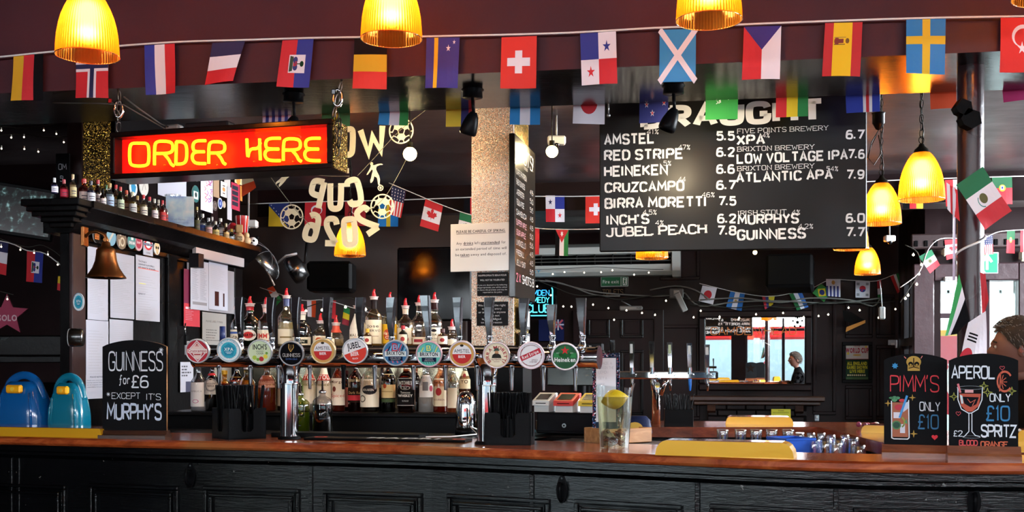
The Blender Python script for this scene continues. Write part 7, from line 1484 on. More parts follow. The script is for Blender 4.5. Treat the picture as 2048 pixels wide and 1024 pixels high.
disc_thing(267, 486, 9, 16, 'pink ringed oval sticker with dark red diamond', lambda a: a.circle('c89aa0',0,0,1).up().circle('a02840',0,0,.72).up().text('e8d8d8','beer',-.5,-.1,.4,x1=.5))
def roundel(a, w, h):
    a.circle('c02028', w*.5, h*.58, w*.42, 24, h*.30).up(); a.circle('dcdce0', w*.5, h*.58, w*.27, 24, h*.19).up(); a.rect('14204c', w*.04, h*.52, w*.96, h*.65).up(); a.text('e0e0e8','NORTHERN', w*.1, h*.55, h*.07, x1=w*.9); a.text('404048','LINE', w*.3, h*.1, h*.07, x1=w*.7)
lf_thing(277, 474, 296, 511, 'square_sticker', 'white square sticker with red ring and blue bar', 'sticker', off=.022, th=.003, art=roundel)
def skull(a): a.poly('c8ac80', [(-.6,.9),(.4,.95),(.8,.3),(.5,-.3),(.35,-.9),(-.2,-.95),(-.35,-.4),(-.8,.1)]).up().circle('141010',-.25,.1,.22).circle('141010',.35,.1,.22).rect('141010',-.15,-.75,.25,-.7)
disc_thing(304, 497, 7, 13, 'small bone-coloured skull sticker right of the square one', skull)
PSx = Fr(-1.86, 4.585, R(-8)); 
def xpa(a): B_xpa(a)
disc_thing(159, 604, 11, 18, 'white and blue round sticker with pentagon on the cabinet post', xpa, fr=PSx, off=.004)
# brass bell on its bracket
pb = pt(212, 556, 4.52); zb = pb.z; D = 4.52; k = D/F
bell = thing('brass_bell', 'old brass bell hanging from a curved bracket on the cabinet post', 'bell', (pb.x, pb.y, zb)); BRO = M('7a4a26', .35, .9, bump=.15, bscale=60)
mb = MB(); mb.lathe([(39*k,0),(38.5*k,2*k),(33*k,9*k),(26*k,20*k),(21*k,34*k),(19*k,48*k),(18.5*k,56*k),(15*k,60*k),(9*k,63*k),(8*k,70*k),(7*k,72*k),(0.0001,72*k)], BRO, 44); mb.lathe([(39*k,0),(36*k,1*k),(30*k,9*k),(23*k,20*k),(18*k,34*k),(16*k,50*k),(.001,55*k)], M('3a2010', .5, .8), 44); mb.build('bell_body', bell)
mb = MB(); mb.tube([(0,0,52*k),(0,0,8*k)], .004, BRO, 8); mb.sphere((0,0,6*k), .010, BRO, 12, 8); mb.build('clapper', bell)
mb = MB(); mb.tube([(-47*k,.02,82*k),(-34*k,.01,92*k),(-18*k,0,93*k),(-4*k,0,87*k),(1*k,0,76*k),(0,0,68*k)], [.006,.007,.008,.008,.009,.008], BRO, 10); mb.cyl((0,-.012,76*k), .008, .024, BRO, 12, 'y'); mb.build('bracket_arm', bell)
mb = MB(); mb.box(-51*k, -44*k, -.002, .05, 64*k, 104*k, BRO, .003); mb.build('bracket_plate', bell)
# white object and dark ledge at the post foot
p = pt(153, 675, 4.5); mb = MB(); mb.lathe([(.0001,-.028),(.034,-.028),(.038,-.02),(.038,.02),(.034,.028),(.0001,.028)], M('17130f', .2, coat=.5), 24); mb.lathe([(.0001,-.030),(.036,-.030),(.037,-.027)], WHITE, 24); mb.v = [(v[2]*1.0, v[1]*.6, v[0]) for v in mb.v]; one(mb, 'roll_holder', 'black and white round roll holder on the post above the chalkboard', 'holder', p)
mb = MB(); mb.box(-.55, .16, -.10, .10, -.045, .045, LUP, .006); mb.box(-.55, .155, -.09, .10, -.075, -.045, LUP, .004); one(mb, 'wall_ledge', 'black painted ledge running left from the cabinet post', 'shelf', pt(110, 692, 4.9))
# mini bottles along the cornice
def on_corn(px, off): t, z = LF.pix(px, 400); w_ = LF.world(t, LT, off); return w_
TOPF = Fr(*LF.world(0, 0, .04).xy, LA)
def corn_pt(px, back=0):
    f_ = Fr(*LF.world(0, 0, .05-back).xy, LA); t, _ = f_.pix(px, 400); return f_.world(t, LT)
MIN = [(109,356,6.5,'e8e8f0','3050a0','e8e4f0','d8d8d8','clear miniature with blue label and white cap, first from the left'),
 (128,359,8,'f0c0c8','c82850','d02848','a83040','pink miniature with red label, second from the left'),
 (146,349,6.5,'e8e4dc','d8c8a0','c8b888','c8a878','clear miniature with cork coloured cap, tallest at the left end'),
 (168,358,11,'d87838','a03818','e8e0d8','c82828','stout orange bottle with white label and red wax cap'),
 (182,362,8,'c8d4e0','304078','d8dce4','303848','pale miniature with blue label behind the orange bottle'),
 (196,360,8,'5a2420','3a1412','d8ccc8','b01c28','dark red miniature with red cap'),
 (206,378,6,'6a4038','4a1c18','e0d8d4','181818','small dark miniature with white label, black cap'),
 (213,370,5,'406848','204828','c8d0c0','1c6030','small green-capped miniature left of the light blue label'),
 (220,367,7.5,'e0e8ec','d8e4ec','a8c0d8','c8a060','clear miniature with light blue label and gold cap'),
 (232,370,7,'e8e0c8','c8a848','d8d4c8','c02028','yellowish miniature with red cap'),
 (241,374,7,'58a050','3c8a38','c8d8b8','d03030','green miniature with red cap'),
 (253,381,7.5,'e0c8a0','a87030','e0d4b8','d05030','amber miniature with cream label and orange cap'),
 (265,384,8,'e0dccc','c8b878','d4d4d0','d8d4b0','clear miniature with white label, pale cap'),
 (275,392,6.5,'e8dcb0','d0b040','e0d890','c8b060','yellow miniature with gold cap'),
 (287,390,7.5,'e8e4d8','d8d0b0','ece4d0','d02830','clear miniature with cream label and bright red cap'),
 (299,394,7.5,'d0d8d4','a8b8a8','507060','c02030','grey-green miniature with red cap'),
 (309,398,6.5,'dcd8cc','b8a888','e8d8d8','c8c8b8','clear miniature with script label and pale cap'),
 (317,400,6,'d8d4cc','c0b8a8','c8b8a8','b8b0a0','plain clear miniature with beige label'),
 (325,401,6.5,'e0a8a0','c04038','c83838','c02830','red labelled miniature with red cap'),
 (332,403,5,'e0a8a0','a83038','b83838','a82830','smallest red capped miniature beside the cloud card'),
 (394,414,5.5,'404438','202418','585838','c8b868','dark miniature with yellow cap right of the cloud card'),
 (405,428,8,'e8e8ec','d8dce4','3050a0','c8ccd0','squat clear bottle with blue and cream label'),
 (417,436,7,'e0e4e4','d0d4d0','d0a0a0','c0c0c4','clear miniature with pink label'),
 (424,434,6,'dcdcdc','c8c8c8','b8b8c0','b8b8b8','clear miniature behind the pink labelled one'),
 (431,443,7,'385838','203c20','c8b068','c0c0b8','green miniature with yellow label'),
 (441,437,8,'e8ecf0','e0e4e8','d8dce8','d8d4d0','larger clear miniature with white label'),
 (452,447,6,'c8a060','8a5a20','d8b070','c8b890','amber miniature with tan label'),
 (463,458,8,'787c80','303438','c8ccd4','c8a040','silver can-like bottle with grey label')]
for i, (px, top, hw, gc, lc, labc, capc, lab) in enumerate(MIN):
    p = corn_pt(px, .0 if i % 2 == 0 else .035); D = p.y; h = max(.05, EYE+(HZ-top)*D/F-LT-.006); r_ = min(hw*D/F, .024)
    bottle(p.x, p.y, LT, h, r_, ('std','squat','tall')[i % 3], gc, lc, .6, lab, (labc,.1,.5,[Rr('484450',-.6,.5,.6,.6),Rr('70606a',-.5,.25,.5,.33)],1.2), 'screw', capc, 'miniature bottles along the cabinet cornice', rz=R(40), name='miniature_bottle', seg=16)
p = corn_pt(360, -.03); f_ = Fr(p.x, p.y, R(12)); D = p.y; k = D/F; mb = MB(); m_, nt, b = nodes('cloud_print'); n_ = N(nt, 'ShaderNodeTexNoise', Scale=9, Detail=4); tc = N(nt, 'ShaderNodeTexCoord'); nt.links.new(tc.outputs['Object'], n_.inputs['Vector']); rp = ramp(nt, [(.38, '8aa0d0'), (.5, 'b8d0dc'), (.62, 'e4e0e0')]); nt.links.new(n_.outputs['Fac'], rp.inputs[0]); nt.links.new(rp.outputs[0], b.inputs['Base Color'])
H = 60*k; mb.box(-27*k, 27*k, 0, .002, 0, H, m_); a = Art(); a.text('8090b0','With thanks',-18*k,12*k,3.4*k,x1=10*k).text('8090b0','warmest regards',-16*k,6*k,3*k,x1=16*k); a.emit(mb, flat, .0004); one(mb, 'greeting_card', 'square greeting card printed with clouds standing on the cornice', 'card', (p.x, p.y, LT+.0005), R(12))
p = corn_pt(346, .07); mb = MB(); k = p.y/F; mb.lathe([(.0001,0),(13*k,0),(14*k,.003),(16*k,70*k)], glass('f0f4f4', .18), 24); mb.lathe([(.0001,.004),(12.5*k,.004),(15*k,69*k)], glass('f0f4f4', .1), 24); one(mb, 'glass_tumbler', 'clear straight tumbler standing behind the cloud card', 'glass', (p.x, p.y, LT+.0005))
p = corn_pt(484, .03); k = p.y/F; mb = MB(); mb.lathe([(.0001,0),(9*k,0),(13*k,60*k)], M('c83030', .25, 0, 0, .6, .6, .3), 20); 
for i in range(10): mb.box(-.0015, .0015, -9.2*k, -9.0*k, 0, .001, WHITE)
for i in range(8):
    a_ = 2*PI*i/8; mb.tube([(9.2*k*math.cos(a_), 9.2*k*math.sin(a_), .001), (13.2*k*math.cos(a_), 13.2*k*math.sin(a_), 60*k)], .002, M('d8d0d0', .3), 5)
one(mb, 'striped_tumbler', 'red and white striped tall tumbler at the end of the cornice', 'glass', (p.x, p.y, LT+.0005))
p = corn_pt(465, .05); k = p.y/F; mb = MB(); mb.lathe([(.0001,0),(9*k,0),(10*k,18*k),(12*k,24*k),(11*k,36*k),(5*k,43*k),(.0001,44*k)], M('a82028', .35, coat=.5), 18); mb.box(-8*k, 8*k, -12.2*k, -11*k, 24*k, 28*k, WHITE); one(mb, 'red_figure', 'round red and white capped figurine behind the silver can', 'ornament', (p.x, p.y, LT+.0005))
p = corn_pt(478, -.0); k = p.y/F; mb = MB(); mb.sphere((0,0,11*k), 10.5*k, M('c8a478', .5), 18, 12, 1.05); mb.box(-7*k, 7*k, -7*k, 7*k, 22*k, 38*k, M('b08a58', .6), .004); mb.lathe([(5*k,20*k),(5*k,24*k)], M('b08a58', .6), 12); a = Art(); a.rect('6a4a30',-6*k,6*k,5*k,14*k).up().text('d8c8a0','OLD',-4.5*k,8*k,4*k,x1=4*k,bold=.03); a.emit(mb, lambda u, v, h: (u, -10.6*k-h, v), .0005); one(mb, 'corked_jar', 'small round tan jar with square cork top near the cornice end', 'jar', (p.x, p.y, LT+.0005), R(20))
p = corn_pt(493, -.01); k = p.y/F; mb = MB(); mb.sphere((0,0,9*k), 9*k, M('d0ac80', .5), 16, 10); mb.sphere((0,0,20*k), 6*k, M('d8b888', .5), 14, 8); one(mb, 'tan_figurine', 'small tan seated figurine beside the panda', 'ornament', (p.x, p.y, LT+.0005))
p = corn_pt(506, -.02); k = p.y/F; PW = M('dcdcdc', .6); PB = M('0c0c0e', .6); o = thing('panda_figurine', 'tiny black and white panda head figurine at the cornice\'s far end', 'ornament', (p.x, p.y, LT+.0005)); mb = MB(); mb.sphere((0,0,10*k), 10*k, PW, 16, 10, .92); mb.build('head', o)
for sx in (-1, 1):
    mb = MB(); mb.sphere((sx*8*k,0,18*k), 3.6*k, PB, 10, 6); mb.build('ear', o); mb = MB(); mb.sphere((sx*3.6*k,-8.4*k,11*k), 2.4*k, PB, 10, 6); mb.build('eye_patch', o)
mb = MB(); mb.sphere((0,-9.4*k,7*k), 1.6*k, PB, 8, 6); mb.build('nose', o)
# pinned things on the wall behind the cornice
wb = Fr(*LF.world(0, 0, -.26).xy, LA); mb = MB(); mb.box(.85, LE+.05, 0, .05, 2.0605, 2.74, M('0b090b', .5)); struct(mb.T and mb, 'wall_shelf_back'); bpy.data.objects['wall_shelf_back'].location = (wb.x0, wb.y0, 0); bpy.data.objects['wall_shelf_back'].rotation_euler.z = LA
disc_thing(264, 376, 10, 16, 'white oval badge with blue pentagon above the miniatures', lambda a: a.circle('d0d8dc',0,0,1).up().poly('1c88b8',[(.7*math.cos(R(90+72*i)),.7*math.sin(R(90+72*i))) for i in range(5)]), fr=wb, name='oval_badge', cat='badge', off=.004)
disc_thing(285, 373, 10, 19, 'cream oval badge with engraved drawing above the miniatures', lambda a: a.circle('cfcac4',0,0,1).up().line('8a8580',[(-.4,-.5),(0,.5),(.4,-.3)],.1).line('8a8580',[(-.3,.5),(.3,.6)],.1), fr=wb, name='oval_badge', cat='badge', off=.004)
disc_thing(242, 358, 6, 7, 'yellow and white badge peeking under the sign frame', lambda a: a.circle('c8b878',0,0,1), fr=wb, name='oval_badge', cat='badge', off=.004)
disc_thing(389, 388, 8, 17, 'teal and white oval badge above the cloud card', lambda a: a.circle('1c5a5a',0,0,1).up().rect('c8ccc8',-.6,-.6,.6,.3).up().circle('2c3a3a',0,-.1,.3), fr=wb, name='oval_badge', cat='badge', off=.004)
disc_thing(392, 354, 6, 9, 'dark oval badge just under the neon sign', lambda a: a.circle('202824',0,0,1).up().circle('a8b0a8',0,0,.5), fr=wb, name='oval_badge', cat='badge', off=.004)
disc_thing(428, 412, 5, 10, 'small brown oval badge beside the blue scalloped one', lambda a: a.circle('4a3c38',0,0,1).up().circle('786860',0,0,.6,16,None,.4), fr=wb, name='oval_badge', cat='badge', off=.004)
disc_thing(438, 407, 5.5, 11, 'blue scalloped oval badge under the beige card', lambda a: a.star('b8c0d8',0,0,1.05,14,.88).up().circle('1c3080',0,0,.78).up().circle('8090c0',0,0,.35), fr=wb, name='oval_badge', cat='badge', off=.004)
disc_thing(446, 409, 3.5, 7, 'tiny pale oval badge beside the blue scalloped one', lambda a: a.circle('a89480',0,0,1), fr=wb, name='oval_badge', cat='badge', off=.004)
def sketch(c1, c2, seed):
    def f(a, w, h):
        r_ = random.Random(seed)
        for i in range(16):
            x = w*r_.random()*.8+w*.1; y = h*(.35+.6*r_.random()); a.line(c1 if i % 2 else c2, [(x, y), (min(w*.95, x+w*r_.uniform(.05,.25)), y-h*r_.uniform(-.05,.12)), (x+w*.02, y-h*.12)], w*.03)
    return f
for px0, py0, px1, py1, col, lab, ar in ((314, 352, 371, 398, 'b9bccb', 'plain grey-white sheet pinned behind the tumbler', None),
    (400, 351, 424, 423, 'd4ccd8', 'tall drawing in purple and red pinned under the sign', sketch('8a3a9a','b04060',3)),
    (425, 351, 437, 395, 'a08468', 'beige card strip pinned right of the purple drawing', None),
    (440, 364, 452, 394, 'd4d0d0', 'playing card with crown figure pinned on the wall', lambda a, w, h: a.circle('b07a40',w*.5,h*.5,w*.25,12,h*.15).rect('503a30',w*.3,h*.7,w*.7,h*.78).rect('503a30',w*.3,h*.2,w*.7,h*.28)),
    (447, 351, 459, 373, 'b0a8a4', 'grey strip of card pinned above the long pale ribbon', None),
    (453, 374, 462, 440, 'a8a4a8', 'long narrow pale paper ribbon hanging to the bottles', None),
    (461, 367, 478, 420, 'a01838', 'crimson booklet with dark photographs pinned on the wall', lambda a, w, h: [a.rect('2a2a34', w*.1, h*(.15+.2*i), w*.8, h*(.30+.2*i)) for i in range(4)]),
    (468, 351, 482, 368, 'c8b488', 'cream picture card with orange motif at the sign\'s lower edge', lambda a, w, h: a.circle('c87828', w*.5, h*.5, w*.3)),
    (479, 372, 483, 402, 'c87828', 'narrow orange and yellow strip at the wall edge', None)):
    lf_thing(px0, py0, px1, py1, 'pinned_card', lab, 'card', 'cards pinned on the wall above the bottles', .004, .0012, wb, M(col, .6), ar)
flag(Fr(*wb.world(LE+.02, 0, .0).xy, R(-20)), ((484,351),(504,351),(512,375),(484,394)), hs(('e8dcc0',.45),('e04a18',.55)), 'orange-red and cream flag corner below the middle of the sign', .0, None, .004)
# gold reflective panel on the left post, dark blackboard slip
GP = Fr(pt(166, 300, 5.3).x, 5.3, R(20)); (t0, za), (t1, zb_) = GP.pix(166, 215), GP.pix(222, 352); o = MB(); o.box(t0, t1, 0, .02, zb_-.3, za, GLITF); one(o, 'gold_foil_backdrop', 'rough gold foil panel behind the left end of the neon sign', 'panel', (GP.x0, GP.y0, 0), GP.a)
p = pt(125, 355, 5.44); mb = MB(); k = 5.44/F; mb.box(14*k, 20*k, .0, .05, -10*k, 10*k, BLKP); mb.box(-14*k, 14*k, 0, .01, -48*k, 48*k, M('08080a', .6)); a = Art(); a.text('9a9aa0','OM',-8*k,16*k,11*k,x1=8*k,stroke=.1).text('9a9aa0','5L',-5*k,-8*k,11*k,x1=6*k,stroke=.1); a.emit(mb, flat, .0004); one(mb, 'small_slate', 'small dark slate with chalk letters behind the first miniatures', 'slate', p, R(-5))
# tilted screen of camera pictures
SF_ = Fr(pt(50, 420, 5.9).x, 5.9, R(10)); k = 5.9/F; o = thing('monitor_screen', 'tilted dark screen showing a grid of camera pictures at the left', 'screen', pt(50, 423, 5.9), R(10))
mb = MB(); mb.box(-60*k, 56*k, 0, .04, -52*k, 52*k, BLKP, .006); mb.build('case', o); m_, nt, b = nodes('screen_picture'); tc = N(nt, 'ShaderNodeTexCoord'); v = N(nt, 'ShaderNodeTexVoronoi', Scale=26); nt.links.new(tc.outputs['Object'], v.inputs['Vector']); n_ = N(nt, 'ShaderNodeTexNoise', Scale=30, Detail=5); nt.links.new(tc.outputs['Object'], n_.inputs['Vector']); rp = ramp(nt, [(.50, '000000'), (.60, '20302f'), (.74, '8ab0b0'), (.85, '3a80c0')]); nt.links.new(n_.outputs['Fac'], rp.inputs[0])
b.inputs['Base Color'].default_value = (.01,.01,.01,1); nt.links.new(rp.outputs[0], b.inputs['Emission Color']); b.inputs['Emission Strength'].default_value = 1.1; b.inputs['Roughness'].default_value = .15
mb = MB(); mb.box(-54*k, 50*k, -.002, 0, -44*k, 44*k, m_); mb.build('display', o); o.rotation_euler = (0, R(8), R(10))
# fairy lights
FLM = M('ffeccc', .5, 0, 5)
def fairy(fr, pts, label, n=2, off=.02, seed=1, hang=.03, r_=.0042, wire=.0022):
    p0 = fr.at(*pts[0], off); o = thing('fairy_lights', label, 'string lights', p0); rr = random.Random(seed); P_ = [fr.at(x, y, off)-p0 for x, y in pts]; c = catmull([tuple(p) for p in P_], 4)
    mb = MB(); mb.tube(c, wire, M('3a3a36', .6), 5); mb.build('wire', o); first = None; last = 0; acc = 0
    for a, b in zip(c, c[1:]):
        a, b = Vector(a), Vector(b); acc += (b-a).length
        if acc > n:
            acc = 0; q = a+(b-a)*rr.random(); d = Vector((rr.uniform(-.02, .02), -.01, -hang*rr.uniform(.3, 1.3)))
            if first is None:
                mb = MB(); mb.tube([(0,0,0), (0,0,.012)], .0035, M('dcdcd4', .5), 6); mb.sphere((0,0,-.004), r_, FLM, 8, 6); first = mb.build('light_bulb', o, q+d)
            else: e = first.copy(); COL.objects.link(e); e.location = q+d; e.parent = o
    return o
fl = Fr(pt(60, 270, 5.6).x, 5.6, R(5))
fairy(fl, [(-30,256),(12,255),(48,258),(95,252),(130,248),(140,256)], 'upper string of small white lights at the dark left edge', .07, seed=2, hang=.05)
fairy(fl, [(-30,274),(8,272),(50,270),(92,276),(138,275)], 'lower string of small white lights at the dark left edge', .09, seed=5, hang=.06)
fl2 = Fr(pt(60, 500, 5.5).x, 5.5, R(5))
fairy(fl2, [(-20,470),(30,488),(60,495),(90,492),(130,520),(142,560)], 'string of tiny lights under the tilted screen', .06, seed=3, hang=.05)
fairy(fl2, [(-20,580),(6,584),(30,590)], 'short string of lights above the pink star', .05, seed=4, hang=.03)
mb = MB(); a = Art(); a.star('a03050', 0, 0, .11, 5, .45, 90); a.up(); a.text('d8b0b8','SOLO',-.045,-.03,.03,x1=.05,bold=.05); a.emit(mb, flat, .0006)
pr = [((.11 if i % 2 == 0 else .0495)*math.cos(R(90+36*i)), (.11 if i % 2 == 0 else .0495)*math.sin(R(90+36*i))) for i in range(10)]; mb.prism(pr, 0, .012, M('a03050', .5)); one(mb, 'pink_star', 'pink star sign with white lettering at the left edge', 'sign', pt(14, 630, 5.7), R(6))
mb = MB(); a = Art(); mb.box(0, .16, 0, .003, 0, .13, M('8a8480', .6)); a.greek('3a3634', .01, .12, .09, .01, 7, .004, random.Random(5)); a.emit(mb, flat, .0005); one(mb, 'small_notice', 'grey printed notice behind the flags at the left edge', 'notice', pt(18, 552, 7.72), R(-6))
# boards and papers at the right half of the cabinet: whiteboard, lists, crimson poster
WBt = LF.pix(372, 500)[0]; 
lf_thing(360, 508, 371, 536, 'wall_speaker', 'small black round-fronted unit left of the whiteboard', 'unit', off=.05, th=.05, mat=M('1c1a1e', .4))
o = lf_thing(372, 506, 470, 530, 'whiteboard_rail', 'grey metal rail along the top of the whiteboard', 'rail', off=.035, th=.02, z1r=LF.pix(420, 524)[1], mat=M('a8a4a8', .35))
lf_thing(365, 540, 397, 653, 'crimson_poster', 'purple and crimson poster at the left edge of the whiteboard', 'poster', off=.006, mat=M('6a1238', .4), art=lambda a, w, h: a.rect('b02030', 0, 0, w, h*.4).rect('e0c0c8', w*.1, h*.30, w*.5, h*.34).greek('c090a0', w*.1, w*.6, h*.28, h*.1, 6, h*.01, random.Random(2)))
lf_thing(375, 522, 411, 620, 'price_list', 'long white printed list clipped at the left of the whiteboard', 'paper', off=.016, art=lambda a, w, h: (a.greek('707078', w*.08, w*.45, h*.93, h*.2, 34, h*.006, random.Random(8), .9), a.greek('707078', w*.52, w*.92, h*.88, h*.2, 32, h*.006, random.Random(9), .9), a.rect('807c80', w*.1, h*.10, w*.9, h*.16)))
lf_thing(413, 524, 451, 620, 'price_list', 'white price list with two dark boxes at the right of the whiteboard', 'paper', off=.012, art=lambda a, w, h: (a.greek('a0a0a8', w*.1, w*.9, h*.95, h*.42, 26, h*.005, random.Random(10), .9), a.rect('3a1c18', w*.3, h*.08, w*.52, h*.38), a.rect('3a1c18', w*.74, h*.08, w*.82, h*.36)))
lf_thing(372, 526, 466, 623, 'whiteboard', 'white magnetic board behind the two long lists', 'whiteboard', off=.004, th=.003, mat=M('8a868a', .3))
lf_thing(402, 626, 450, 690, 'grey_notice', 'grey notice with faint underlined heading below the whiteboard', 'notice', off=.006, mat=M('8a8682', .5), art=lambda a, w, h: a.text('4a4644','PLEASE LABEL IT MARK',w*.15,h*.7,h*.06,x1=w*.85).greek('5a5654', w*.15, w*.9, h*.5, h*.1, 5, h*.03, random.Random(3)))
lf_thing(358, 724, 384, 784, 'upside_down_notice', 'white notice hung upside down left of the lower bottles', 'notice', off=.006, art=lambda a, w, h: a.rect('30304a', w*.4, 0, w, h*.35).greek('404048', w*.1, w*.9, h*.9, h*.5, 4, h*.05, random.Random(4)))
p = LF.at(360, 690, .03); mb = MB(); mb.tube([(0,0,.11),(0,-.01,.08),(0,0,.05)], .004, CHROME, 6); mb.box(-.008,.008,-.006,.006,.0,.05, BLKP, .002); mb.box(-.004,.004,-.004,.004,-.05,.0, STEEL, .001); mb.box(.006,.02,-.004,.004,-.03,.02, WHITE, .001); one(mb, 'key_bunch', 'bunch of keys hanging on the cabinet beside the leftmost badge', 'keys', p)
# blue tray-like cup and marker by the whiteboard
mb = MB(); k = 4.9/F; mb.lathe([(.0001,0),(6*k,0),(6*k,34*k),(.0001,34*k)], M('1c2c60', .35), 16); one(mb, 'blue_topped_bottle', 'dark blue bottle top beside the turquoise badge', 'bottle top', pt(445, 686, 5.0))
# big mixing fan / clear visor hanging at the end of the shelf
o = thing('clear_umbrella', 'see-through domed cover hanging beyond the end of the cornice', 'cover', pt(520, 520, 6.9)); k = 6.9/F; mb = MB(); mb.T = Matrix.Rotation(R(50), 4, 'Y'); mb.lathe([(50*k*math.sin(q), 26*k*math.cos(q)) for q in [i*PI/2/8 for i in range(9)]], glass('9aa0a4', .08, .2), 28)
for i in range(8): a_ = 2*PI*i/8; mb.tube([(50*k*math.sin(q)*math.cos(a_), 50*k*math.sin(q)*math.sin(a_), 26*k*math.cos(q)) for q in [i2*PI/2/6 for i2 in range(7)]], .0016, M('707478', .3), 4)
mb.build('dome', o); mb = MB(); mb.tube([(0,0,0),(.06,0,-.10),(.09,0,-.16)], .006, M('8a7a70', .4), 8); mb.build('handle', o)
o = thing('wall_fan', 'small grey fan with clear guard behind the upper bottles', 'fan', pt(580, 545, 7.2)); k = 7.2/F; mb = MB(); mb.T = Matrix.Rotation(R(60), 4, 'Y'); mb.lathe([(.0001,0),(26*k,0),(30*k,10*k),(24*k,30*k),(.0001,34*k)], glass('80868a', .08, .2), 24); mb.build('guard', o); mb = MB(); mb.tube([(-26*k,0,18*k),(-8*k,0,34*k),(14*k,0,38*k)], .007, M('a8acb0', .3), 8); mb.build('hoop', o); mb = MB(); mb.tube([(0,0,0),(30*k,0,20*k),(34*k,0,60*k)], .01, BLKP, 8); mb.build('arm', o)
# ------------------------------------------------------------------ far wall
def fw(px0, py0, px1, py1, fr=None):
    fr = fr or FW; (t0, z1_), (t1, z0_) = fr.pix(px0, py0), fr.pix(px1, py1); return t0, t1, z0_, z1_
def fthing(px0, py0, px1, py1, name, label, cat, build, off=.0, fr=None, group=None):
    fr = fr or FW; t0, t1, z0_, z1_ = fw(px0, py0, px1, py1, fr); o = thing(name, label, cat, fr.world(t0, z0_, off), fr.a, group); build(o, t1-t0, z1_-z0_); return o
# door to the toilets
dt0, dt1, dz0, dz1 = fw(1166, 640, 1308, 612); dw = dt1-dt0
door = thing('door_1', None, None, FW.world(dt0, 0, .0), FW.a, kind='structure'); DZ = dz1
mb = MB(); mb.box(0, dw, -.03, 0, 0, DZ, DARKP, .003); mb.build('door_leaf', door)
mb = MB(); mb.box(-.10, 0, -.05, 0, 0, DZ+.10, DARKP, .005); mb.box(dw, dw+.10, -.05, 0, 0, DZ+.10, DARKP, .005); mb.box(0, dw, -.05, 0, DZ, DZ+.10, DARKP, .005); mb.build('door_frame', door)
for x0, x1, ya, yb in ((1175,1220,634,676),(1241,1287,634,676),(1175,1220,700,830),(1241,1287,700,830)):
    a, b, c, d = fw(x0, ya, x1, yb); a -= dt0; b -= dt0; mb = MB(); q = .028
    for (p_, q_, r_, s_) in ((a, b, d-q, d), (a, b, c, c+q), (a, a+q, c+q, d-q), (b-q, b, c+q, d-q)): mb.box(p_, q_, -.045, -.03, r_, s_, LUP, .005)
    mb.box(a+q*1.6, b-q*1.6, -.038, -.03, c+q*1.6, d-q*1.6, DARKP, .004); mb.build('door_panel', door)
def b_(o, w, h): mb = MB(); mb.box(0, w, -.05, 0, 0, h, M('8a8480', .5), .01); a = Art(); a.text('303030','PUSH',w*.76,h*.3,h*.35,x1=w*.97,bold=.03); a.emit(mb, lambda u, v, hh: (u, -.05-hh, v), .0008); mb.build('case', o); mb = MB(); mb.tube([(w*.5,-.03,h),(w*.1,-.06,h*2.2)], .008, STEEL, 6); mb.build('arm', o)
fthing(1240, 613, 1286, 621, 'door_closer', 'pale door closer on the top of the panelled door', 'door closer', b_, .05)
def b_(o, w, h):
    mb = MB(); mb.box(0, w, -.012, 0, 0, h, M('c8ccc8', .4), .003); mb.build('edge', o); mb = MB(); a = Art(); a.rect('0c5a34', w*.02, h*.05, w*.73, h*.95).rect('0c5a34', w*.75, h*.05, w*.98, h*.95).up(); a.text('d8e0d8','Fire exit',w*.08,h*.32,h*.34,x1=w*.66,bold=.01); a.rect('d8e0d8', w*.80, h*.12, w*.95, h*.88).up()
    a.circle('0c5a34', w*.885, h*.76, h*.08, 10).line('0c5a34',[(w*.875,h*.66),(w*.87,h*.42)],h*.13).line('0c5a34',[(w*.87,h*.42),(w*.90,h*.3),(w*.895,h*.16)],h*.07).line('0c5a34',[(w*.87,h*.42),(w*.85,h*.28),(w*.825,h*.24)],h*.07).line('0c5a34',[(w*.84,h*.52),(w*.88,h*.62),(w*.915,h*.5)],h*.06); a.emit(mb, lambda u, v, hh: (u, -.012-hh, v), .0008); mb.build('sign_face', o)
fthing(1202, 554, 1257, 573, 'fire_exit_sign', 'green and white fire exit sign with running figure above the door', 'sign', b_, .02)
def b_(o, w, h): mb = MB(); mb.box(0, w, -.01, 0, 0, h, M('120c0c', .5)); a = Art(); a.text('7a5c3a','TOILETS',w*.06,h*.2,h*.6,x1=w*.94,stroke=.11,serif=True,sp=.22); a.emit(mb, lambda u, v, hh: (u, -.01-hh, v), .0008); mb.build('board', o)
fthing(1204, 577, 1250, 593, 'toilets_sign', 'dark sign with faded gold letters over the door', 'sign', b_, .06)
